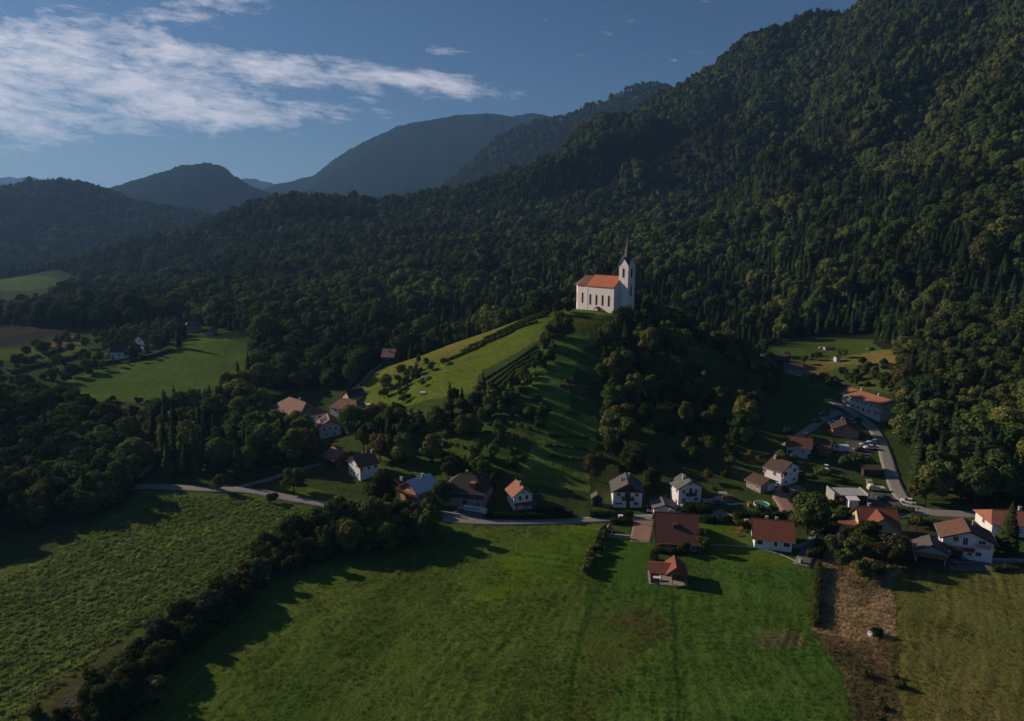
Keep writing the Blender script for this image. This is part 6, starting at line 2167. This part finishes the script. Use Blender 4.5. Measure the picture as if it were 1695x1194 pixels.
grove([(150, 562), (225, 550), (300, 540), (310, 560), (270, 575), (260, 590), (215, 600), (175, 590)], 6, [('broad', .8, 6, 10), ('spruce', .2, 10, 14)], None, 'farm', 15, LW, 1.0, .3)
grove([(1290, 590), (1350, 588), (1440, 590), (1400, 600), (1340, 604), (1300, 604)], 8, [('fruit', .7, 4, 6), ('shrub', .3, 2, 3)], None, 'clearing', 16, LW, 1.0, .45)
grove([(1330, 612), (1400, 604), (1480, 600), (1510, 640), (1470, 650), (1400, 640), (1350, 645)], 5, [('shrub', .8, 2, 4), ('broad', .2, 4, 6)], None, 'slopeshrub', 17, LW, 1.0, .4)
# diagonal hedgerow
grove([(545, 895), (415, 955), (325, 1010), (245, 1075), (180, 1130), (120, 1195), (235, 1195), (275, 1120), (335, 1060), (405, 1010), (445, 962), (560, 920)], 2.9, [('broad', .3, 4.5, 6), ('shrub', .7, 3, 5.5)], None, 'creekshrub', 18, [N, SILVERM, SHRUBM, SHRUBM, N])
grove([(160, 665), (300, 662), (360, 678), (330, 720), (260, 740), (190, 720)], 6, [('shrub', .8, 2, 4), ('broad', .2, 4, 6)], None, 'meadowscrub', 19, LW + [AUTUMN], 1.0, .45)
grove([(600, 700), (790, 650), (900, 650), (900, 700), (860, 790), (650, 790)], 5.5, [('shrub', 1, 1.2, 2.6)], None, 'slopeshrub', 20, LW, 1.0, .5)
grove([(1350, 1050), (1480, 1062), (1500, 1200), (1425, 1200)], 4.2, [('shrub', 1, .8, 1.8)], None, 'slopeshrub', 21, [AUTUMN, SHRUBM], 1.2, .5)

grove([(1000, 848), (1070, 790), (1180, 790), (1260, 745), (1330, 700), (1440, 700), (1470, 790), (1400, 850), (1200, 850)], 7.5, [('shrub', .75, 1.2, 2.8), ('fruit', .25, 3, 5)], None, 'verge', 22, LW, 1.0, .5)
grove([(1380, 905), (1520, 880), (1560, 870), (1500, 935), (1400, 945)], 4.0, [('shrub', 1, 1.2, 2.6)], None, 'verge', 23, LW, 1.0, .45)
grove([(1150, 575), (1240, 620), (1270, 680), (1230, 740), (1080, 770), (1100, 660)], 6.5, [('shrub', .7, 2, 4), ('broad', .3, 5, 8)], None, 'hilldark', 24, LW, 1.0, .42)

# ---- the forest that covers the foothills and the mountain
CLEAR = [wpoly(p) for p in (
    [(-400, 522), (0, 522), (50, 512), (100, 494), (135, 472), (120, 456), (90, 448), (-400, 447)],
    [(-100, 640), (200, 668), (380, 665), (432, 612), (412, 560), (360, 545), (300, 538), (240, 545), (180, 545), (100, 545), (-100, 548)],
    [(1270, 590), (1300, 560), (1380, 552), (1445, 556), (1480, 578), (1492, 600), (1500, 640), (1480, 700), (1300, 700)],
    [(1050, 520, 325), (1200, 560, 360), (1300, 560, 380), (1300, 640, 330), (1040, 560, 300)],
)]
HILLP = np.array([(-110, 290), (-70, 352), (0, 348), (50, 340), (100, 360), (150, 395), (185, 395), (205, 330), (200, 200), (-100, 180)])
_r = np.random.RandomState(3)
fx, fy, fs = [], [], []
for (d0, d1, sp, sc) in ((300, 620, 6.3, 1.0), (620, 1100, 6.9, .96), (1100, 1750, 8.0, 1.0), (1750, 3050, 12.0, 1.3)):
    n = int(2 * d1 * (d1) / sp / sp)
    xs, ys = np.arange(-d1, d1, sp), np.arange(d0 * .55, d1, sp)
    XX, YY = np.meshgrid(xs, ys)
    XX = (XX + (np.arange(len(ys)) % 2)[:, None] * sp * .5).ravel() + _r.uniform(-.4, .4, XX.size) * sp
    YY = YY.ravel() + _r.uniform(-.4, .4, YY.size) * sp
    dd = np.hypot(XX, YY)
    m = (dd >= d0) & (dd < d1) & (np.abs(XX) < YY * .86 + 30)
    fx.append(XX[m]); fy.append(YY[m]); fs.append(np.full(m.sum(), sc))
fx, fy, fs = np.concatenate(fx), np.concatenate(fy), np.concatenate(fs)
fz = gz(fx, fy)
sel = (fy > 330) & (fz > -2)
px_, py_ = proj(fx, fy, fz + 8)
sel &= (px_ > -130) & (px_ < 1830) & (py_ > -110)
# forest boundary on the left: beyond the meadow, right of the plain
plain = (fx < -0.60 * fy + 0) & (fz < 12) & (fy < 1500)
sel &= ~((fz < 7) & (fx < -50) & (fy < 440) & (px_ < 400))
for cp in CLEAR:
    sel &= ~inpoly(fx, fy, cp)
sel &= ~inpoly(fx, fy, HILLP)
sel &= ~((fz < 3.0) & (fy > 900) & (fx < -300) & (fbm(fx / 90, fy / 90, 3) < .55))
fx, fy, fs, fz = fx[sel], fy[sel], fs[sel], fz[sel]
v = visible(fx, fy, fz + 16)
fx, fy, fs, fz = fx[v], fy[v], fs[v], fz[v]
ok = away(fx, fy, 3)
fx, fy, fs, fz = fx[ok], fy[ok], fs[ok], fz[ok]
px_, py_ = proj(fx, fy, fz)
con = 0.05 + 0.9 * sstep(.54, .62, fbm(fx / 150 + 9, fy / 90 + 4, 3))
con = np.where((px_ > 1050) & (py_ > 400) & (fy < 560), np.maximum(con, .72), con)
con = np.where((px_ > 600) & (px_ < 950) & (fy < 520), np.maximum(con, .35), con)
con = np.where((px_ > 900) & (px_ < 1350) & (py_ > 265) & (py_ < 345), np.maximum(con, .5), con)
con = np.where((fy > 1100) & (px_ < 950), np.maximum(con, .25), con)
isC = _r.rand(len(fx)) < np.minimum(con, .74)
print('forest points', len(fx))
hs = np.clip(_r.lognormal(-.09, .23, len(fx)), .5, 1.45) * fs * (.8 + .4 * fbm(fx / 45, fy / 45, 3))
for i in range(len(fx)):
    if isC[i]:
        TREES.append(['spruce', fx[i], fy[i], fz[i] - .2, hs[i] * .78 / fs[i] * (1 + (fs[i] - 1) * .5), _r.uniform(0, 6.28), _r.randint(12), N, 'forest', None, 1.0 + (fs[i] - 1) * .8 + .12])
    else:
        TREES.append(['broad', fx[i], fy[i], fz[i] - .2, hs[i] * 1.38 / fs[i] * (1 + (fs[i] - 1) * .5), _r.uniform(0, 6.28), _r.randint(12), N, 'forest', None, (1.0 + (fs[i] - 1) * .8) * _r.uniform(.85, 1.1)])

# ---- single trees one can point to:  px, py of the foot, kind, height, label, material
SINGLE = [
    (296, 577, 'spruce', 13, 'dark spruce standing alone at the meadow farm, casting a long shadow', N),
    (487, 816, 'broad', 8.5, 'rounded tree beside the country lane on the mown strip', N),
    (451, 833, 'shrub', 3.2, 'round bush on the field side of the country lane', N),
    (360, 815, 'broad', 6, 'small tree hanging over the lane at the foot of the wood', N),
    (932, 560, 'broad', 12, 'large dark rounded tree just below the churchyard', N),
    (912, 560, 'broad', 10.5, 'dark tree leaning against the large rounded one below the churchyard', N),
    (925, 520, 'broad', 7.5, 'green tree beside the church apse in front of the annex', N),
    (941, 517, 'broad', 5.5, 'lower tree filling the corner of the church apse', N),
    (908, 517, 'shrub', 3.0, 'shrub at the top of the vineyard under the church', N),
    (1043, 531, 'broad', 6.5, 'dark green tree hiding the foot of the church tower', N),
    (1057, 537, 'broad', 8.0, 'dark tree at the corner beyond the church tower', N),
    (1022, 546, 'broad', 5.5, 'smaller tree below the church corner on the steep bank', N),
    (838, 536, 'broad', 4.5, 'pale green lone tree on the hill crest against the forest', SILVERM),
    (985, 795, 'broad', 9, 'pale slender tree above the small dark shed', SHRUBM),
    (1044, 797, 'broad', 10, 'olive domed tree behind the house with the timber balcony', SHRUBM),
    (735, 838, 'broad', 7.5, 'leafy tree at the left corner of the dark hipped farmhouse', N),
    (822, 812, 'broad', 6.5, 'dark tree between the hipped farmhouse and the narrow white house', N),
    (800, 800, 'broad', 7.5, 'shaded tree rising behind the hipped farmhouse roof', N),
    (742, 800, 'broad', 9.0, 'tree behind the left end of the hipped farmhouse', N),
    (1082, 815, 'broad', 9.0, 'bright green domed tree between the balcony house and the grey gable house', SHRUBM),
    (1148, 770, 'broad', 6, 'pale tree on the dark slope above the grey gable house', N),
    (1215, 740, 'broad', 8, 'wide crowned tree high on the shaded slope above the village', SHRUBM),
    (1238, 775, 'broad', 6.5, 'yellowish tree on the slope behind the low garage', AUTUMN),
    (1337, 884, 'broad', 12.5, 'tall full green tree standing by the red roofed white house', N),
    (1340, 862, 'broad', 10, 'green tree rising behind the tall full tree by the driveway', N),
    (1260, 848, 'shrub', 2.6, 'round clipped bush in front of the garden pool', N),
    (1276, 851, 'shrub', 2.0, 'low light green bush on the edge of the driveway', SHRUBM),
    (1222, 872, 'shrub', 2.6, 'globe shaped yellow green bush by the picnic table', SHRUBM),
    (1236, 871, 'shrub', 2.0, 'smaller globe bush near the corner of the red roofed house', SHRUBM),
    (1162, 905, 'fruit', 4.6, 'bushy green ball tree east of the big brown roof', N),
    (1163, 916, 'fruit', 4.2, 'dark bushy tree below the green ball tree', N),
    (1131, 918, 'fruit', 3.6, 'reddish flowering shrub under the big brown roof eaves', AUTUMN),
    (1665, 917, 'spruce', 14, 'large dark spruce in front of the red roofed house at the village edge', N),
    (1672, 922, 'spruce', 9, 'smaller spruce tucked against the large one at the village edge', N),
    (1342, 925, 'shrub', 2.6, 'clipped round bush where the sunken drive meets the meadow', N),
    (1451, 1054, 'shrub', 2.0, 'dark green bush alone on the dry brown strip', HEDGEM),
    (1516, 872, 'fruit', 4.0, 'small dark tree on the corner by the wide road bend', N),
    (1378, 850, 'fruit', 4.0, 'small yellowish tree beside the long flat shed', SHRUBM),
    (1510, 830, 'broad', 8, 'yellow green tree at the foot of the wooded hillside by the bend', AUTUMN),
    (1530, 836, 'broad', 9, 'pale leafy tree leaning over the road bend', SHRUBM),
    (1300, 815, 'shrub', 2.2, 'small round bush beside the sloping driveway', N),
    (1396, 775, 'fruit', 4.5, 'dark tree beside the blue gabled house', N),
    (1290, 768, 'fruit', 5, 'dark tree between the two white hillside houses', N),
    (1356, 792, 'fruit', 4.5, 'dim tree at the edge of the village lawn', N),
    (1185, 545, 'broad', 12, 'tall rusty tinted tree above the hidden hillside roof', AUTUMN),
    (1215, 580, 'broad', 8, 'light tree beside the pale track behind the hill', SHRUBM),
    (1262, 588, 'broad', 9, 'light green upright tree at the entrance of the clearing', SHRUBM),
    (666, 668, 'fruit', 4, 'small tree lowest on the sunny hill meadow', N),
    (675, 663, 'fruit', 3, 'young tree casting a short shadow on the sunny meadow', N),
    (700, 640, 'fruit', 3, 'young tree above the hive boxes on the meadow', N),
    (735, 604, 'fruit', 3.5, 'small tree by the lower end of the vine rows', N),
    (745, 664, 'spruce', 8, 'narrow dark conifer on the lower edge of the sunny meadow', N),
    (765, 668, 'spruce', 7, 'second narrow conifer further along the meadow edge', N),
    (716, 700, 'broad', 6.5, 'dark round tree under the sunny meadow edge', N),
    (658, 705, 'broad', 9, 'large dark tree left of the sunny meadow tip', N),
    (800, 650, 'spruce', 9, 'dark conifer heading the bushy line down the hill', N),
    (600, 725, 'broad', 8, 'tree in front of the small white solar roofed house', N),
    (470, 715, 'broad', 7, 'green tree hiding the foot of the large farmhouse', N),
    (180, 1200, 'broad', 8.0, 'nearest tall green bush tree at the bottom end of the hedgerow', HEDGEM),
    (222, 1160, 'broad', 8.5, 'tall green bush tree second from the bottom of the hedgerow', HEDGEM),
    (205, 1185, 'broad', 7.0, 'green bush tree wedged between the two lowest hedgerow trees', HEDGEM),
    (345, 1030, 'broad', 7.0, 'wide brownish willow in the middle of the hedgerow', SILVERM),
    (370, 1010, 'broad', 7.5, 'broad pale willow beside the brownish one in the hedgerow', SHRUBM),
    (405, 975, 'broad', 7.5, 'yellow tinged willow near the top of the hedgerow', AUTUMN),
    (420, 968, 'broad', 8.0, 'pale green willow where the hedgerow meets the dark grove', SILVERM),
    (100, 1195, 'shrub', 2.5, 'low bush at the bottom edge beside the rubble bank', HEDGEM),
    (60, 1185, 'shrub', 1.8, 'small green clump lowest on the rubble bank', SHRUBM),
    (240, 1090, 'broad', 6.0, 'silvery bush on the maize side of the hedgerow', SILVERM),
    (262, 1065, 'broad', 6.0, 'silvery bush a little higher along the hedgerow', SILVERM),
    (300, 1045, 'broad', 6.0, 'dark bush under the brownish willow', HEDGEM),
]
for px, py, kind, h, lab, m in SINGLE:
    p = at(px, py)
    unit = {'broad': 10.0, 'spruce': 18.0, 'shrub': 2.6, 'fruit': 4.4}[kind]
    TREES.append([kind, p.x, p.y, p.z - .05, h / unit, random.uniform(0, 6.28), random.randrange(12), m, 'single', lab, 1.7 if 'large dark spruce' in lab else (1.0 if 'tall full' in lab else 1.05)])
# the flowering hedge of separate shrubs along the lawn
pa, pb = at(966, 955), at(1006, 878)
for k in range(13):
    f = (k + .5) / 13
    p = pa.lerp(pb, f)
    TREES.append(['shrub', p.x + random.uniform(-.3, .3), p.y, zat(p.x, p.y), random.uniform(.85, 1.1), random.uniform(0, 6), k, [SILVERM, SHRUBM][k % 2], 'flowerhedge', None, .95])
ZLAB['flowerhedge'] = ('pale flowering shrub in the row beside the lawn', 'row of flowering shrubs')

# ---- near ones become things of their own, the rest one mass per kind
def size_px(t):
    return t[4] * {'broad': 10.0, 'spruce': 18.0, 'shrub': 2.6, 'fruit': 4.4}[t[0]] / math.hypot(t[1], t[2])

for kind in ('broad', 'spruce', 'shrub', 'fruit'):
    L = [t for t in TREES if t[0] == kind]
    L.sort(key=lambda t: (t[8] != 'single', -size_px(t)))
    xs = np.array([t[1] for t in L]); ys = np.array([t[2] for t in L]); zs = np.array([t[3] for t in L])
    pxx, pyy = proj(xs, ys, zs + 5)
    vis = visible(xs, ys, zs + 7) & (pxx > -15) & (pxx < 1710) & (pyy < 1225)
    own, rest = [], []
    for t, vv in zip(L, vis):
        (own if (len(own) < 296 and (vv or t[8] == 'single')) else rest).append(t)
    byz = {}
    for t in own:
        byz.setdefault(t[8], []).append(t)
    spot = {}
    ORD = ['first', 'second', 'third', 'fourth', 'fifth', 'sixth', 'seventh', 'eighth', 'ninth', 'tenth', 'eleventh', 'twelfth', 'thirteenth', 'fourteenth', 'fifteenth', 'sixteenth', 'seventeenth', 'eighteenth', 'nineteenth', 'twentieth']
    for zn, L2 in byz.items():
        if zn == 'single':
            continue
        if len(L2) <= 20 or zn == 'flowerhedge':
            key = (lambda t: t[2]) if zn in ('flowerhedge', 'creekshrub') else (lambda t: t[1] / t[2])
            for k, t in enumerate(sorted(L2, key=key)):
                spot[id(t)] = (ORD[k], 'from the near end' if zn in ('flowerhedge', 'creekshrub') else 'counting from the left', True)
        else:
            rx = np.argsort(np.argsort([t[1] / t[2] for t in L2]))
            ry = np.argsort(np.argsort([t[2] for t in L2]))
            hh = [t[4] for t in L2]
            q1, q2 = np.percentile(hh, 33), np.percentile(hh, 67)
            n5 = 5 if len(L2) > 40 else 3
            for k, t in enumerate(L2):
                a = (['far left', 'left', 'middle', 'right', 'far right'] if n5 == 5 else ['left', 'middle', 'right'])[min(n5 - 1, int(rx[k] * n5 / len(L2)))]
                b = ['front', 'midway', 'back'][min(2, int(ry[k] * 3 / len(L2)))]
                c = 'tall' if hh[k] > q2 else ('low' if hh[k] < q1 else 'middling')
                spot[id(t)] = (c, '%s, %s part' % (b, a), False)
    for t in own:
        (k_, x, y, z, s, rz, var, m, zone, lab, wd) = t
        if zone == 'single':
            label, grp = lab, None
        else:
            label, grp = ZLAB[zone]
            if kind == 'spruce':
                label = label.replace('broadleaf tree', 'spruce').replace('broad tree', 'spruce').replace('bushy tree', 'spruce').replace('leafy tree', 'pointed spruce').replace('small tree', 'small spruce')
                if 'spruce' not in label:
                    label = label.replace(' tree ', ' spruce ', 1) if ' tree ' in label else label.replace('tree', 'spruce', 1)
                grp = grp + ', spruces'
            elif kind == 'shrub' and 'bush' not in label and 'shrub' not in label:
                label = label.replace('bushy ', '').replace(' tree ', ' bush ', 1) if ' tree ' in label else label.replace('tree', 'bush', 1)
                grp = grp + ', bushes'
            elif kind == 'fruit' and 'fruit' not in label:
                label = label.replace('bush', 'small fruit tree') if 'bush' in label else label.replace('tree', 'fruit tree', 1)
                grp = grp + ', fruit trees'
            elif kind == 'broad' and ('bush ' in label or 'fruit' in label):
                label = label.replace('rounded bush', 'leafy small tree').replace('bush on', 'leafy tree on').replace('scrubby bush', 'scrubby small tree').replace('fruit tree', 'broadleaf tree')
                grp = grp + ', trees'
        if zone != 'single':
            c_, where, uniq = spot[id(t)]
            if uniq:
                label = c_ + ' ' + where + ', ' + label
            else:
                label = c_ + ' ' + label + ', ' + where
                grp = grp + ', ' + c_ + ' ones ' + where
            label = ' '.join(label.split()[:16]) if len(label.split()) > 16 and uniq else label
        if zone in ('creek', 'creekshrub', 'knoll') or (zone == 'single' and ('hedgerow' in lab or 'rubble' in lab or 'church' in lab or 'tall full' in lab)):
            z -= {'broad': 1.35, 'spruce': 1.0, 'shrub': .1, 'fruit': .9}[kind] * s
        make_tree(kind, (x, y, z), s, rz, label, 'bush' if kind == 'shrub' else 'tree', grp, var, m, wd)
    print(kind, 'own', len(own), 'rest', len(rest))
    if rest:
        lib = {'broad': BROAD, 'spruce': SPRU, 'shrub': SHRUB, 'fruit': FRUIT}[kind]
        nm = {'broad': 'broadleaf_forest', 'spruce': 'spruce_forest', 'shrub': 'scrub', 'fruit': 'orchard'}[kind]
        lb = {'broad': 'unbroken mass of broadleaf forest covering the mountain and foothills', 'spruce': 'dark conifer forest standing among the broadleaf woods of the mountain',
              'shrub': 'remaining rough scrub on the hillsides', 'fruit': 'remaining small fruit trees'}[kind]
        n = len(rest)
        me = bpy.data.meshes.new(nm)
        me.vertices.add(n)
        me.vertices.foreach_set('co', np.array([(t[1], t[2], t[3]) for t in rest]).ravel())
        nv = len(lib)
        a = me.attributes.new('variant', 'INT', 'POINT'); a.data.foreach_set('value', np.array([t[6] % nv for t in rest], np.int32))
        a = me.attributes.new('turn', 'FLOAT_VECTOR', 'POINT'); a.data.foreach_set('vector', np.array([(0, 0, t[5]) for t in rest]).ravel())
        a = me.attributes.new('size', 'FLOAT_VECTOR', 'POINT'); a.data.foreach_set('vector', np.array([(t[4] * t[10], t[4] * t[10], t[4]) for t in rest]).ravel())
        o = link(bpy.data.objects.new(nm, me))
        tag(o, lb, 'forest' if kind in ('broad', 'spruce') else 'scrub', None, 'stuff')
        g = bpy.data.node_groups.new(nm + '_instances', 'GeometryNodeTree')
        g.interface.new_socket('Geometry', in_out='INPUT', socket_type='NodeSocketGeometry')
        g.interface.new_socket('Geometry', in_out='OUTPUT', socket_type='NodeSocketGeometry')
        gi, go = g.nodes.new('NodeGroupInput'), g.nodes.new('NodeGroupOutput')
        def attr(name, typ):
            nd = g.nodes.new('GeometryNodeInputNamedAttribute')
            nd.data_type = typ
            nd.inputs[0].default_value = name
            return nd.outputs[0]
        av, ar, as_ = attr('variant', 'INT'), attr('turn', 'FLOAT_VECTOR'), attr('size', 'FLOAT_VECTOR')
        jn = g.nodes.new('GeometryNodeJoinGeometry')
        for vi in range(nv):
            srcs = []
            for mesh in lib[vi]:
                src = next((ob for ob in COL.objects if ob.data == mesh and ob.type == 'MESH' and (not ob.material_slots or ob.material_slots[0].link == 'DATA')), None)
                if src:
                    srcs.append(src)
            if not srcs:
                continue
            j2 = g.nodes.new('GeometryNodeJoinGeometry')
            for s_ in srcs:
                oi = g.nodes.new('GeometryNodeObjectInfo')
                oi.transform_space = 'ORIGINAL'
                oi.inputs['Object'].default_value = s_
                oi.inputs['As Instance'].default_value = False
                g.links.new(oi.outputs['Geometry'], j2.inputs[0])
            g2i = g.nodes.new('GeometryNodeGeometryToInstance')
            g.links.new(j2.outputs[0], g2i.inputs[0])
            ip = g.nodes.new('GeometryNodeInstanceOnPoints')
            cp_ = g.nodes.new('FunctionNodeCompare')
            cp_.data_type = 'INT'
            cp_.operation = 'EQUAL'
            g.links.new(av, cp_.inputs[2])
            cp_.inputs[3].default_value = vi
            g.links.new(gi.outputs[0], ip.inputs['Points'])
            g.links.new(cp_.outputs[0], ip.inputs['Selection'])
            g.links.new(g2i.outputs[0], ip.inputs['Instance'])
            g.links.new(ar, ip.inputs['Rotation'])
            g.links.new(as_, ip.inputs['Scale'])
            g.links.new(ip.outputs[0], jn.inputs[0])
        g.links.new(jn.outputs[0], go.inputs[0])
        md = o.modifiers.new('instances', 'NODES')
        md.node_group = g

# ------------------------------------------------------------------ haze
def haze():
    bm = bmesh.new()
    bmesh.ops.create_cube(bm, size=1.0)
    me = bpy.data.meshes.new('haze')
    bm.to_mesh(me); bm.free()
    o = link(bpy.data.objects.new('haze', me))
    o.scale = (52000, 52000, 1000)
    o.location = (0, 0, 1000 / 2 - 50)
    m, nt = new_mat('haze')
    v = nt.n('ShaderNodeVolumePrincipled', {'Color': (0.27, 0.52, 0.97, 1), 'Density': 0.000075, 'Anisotropy': 0.25})
    nt.n('ShaderNodeOutputMaterial', {1: v.outputs[0]})
    me.materials.append(m)
    tag(o, 'thin blue haze filling the valley', 'haze', None, 'stuff')
haze()
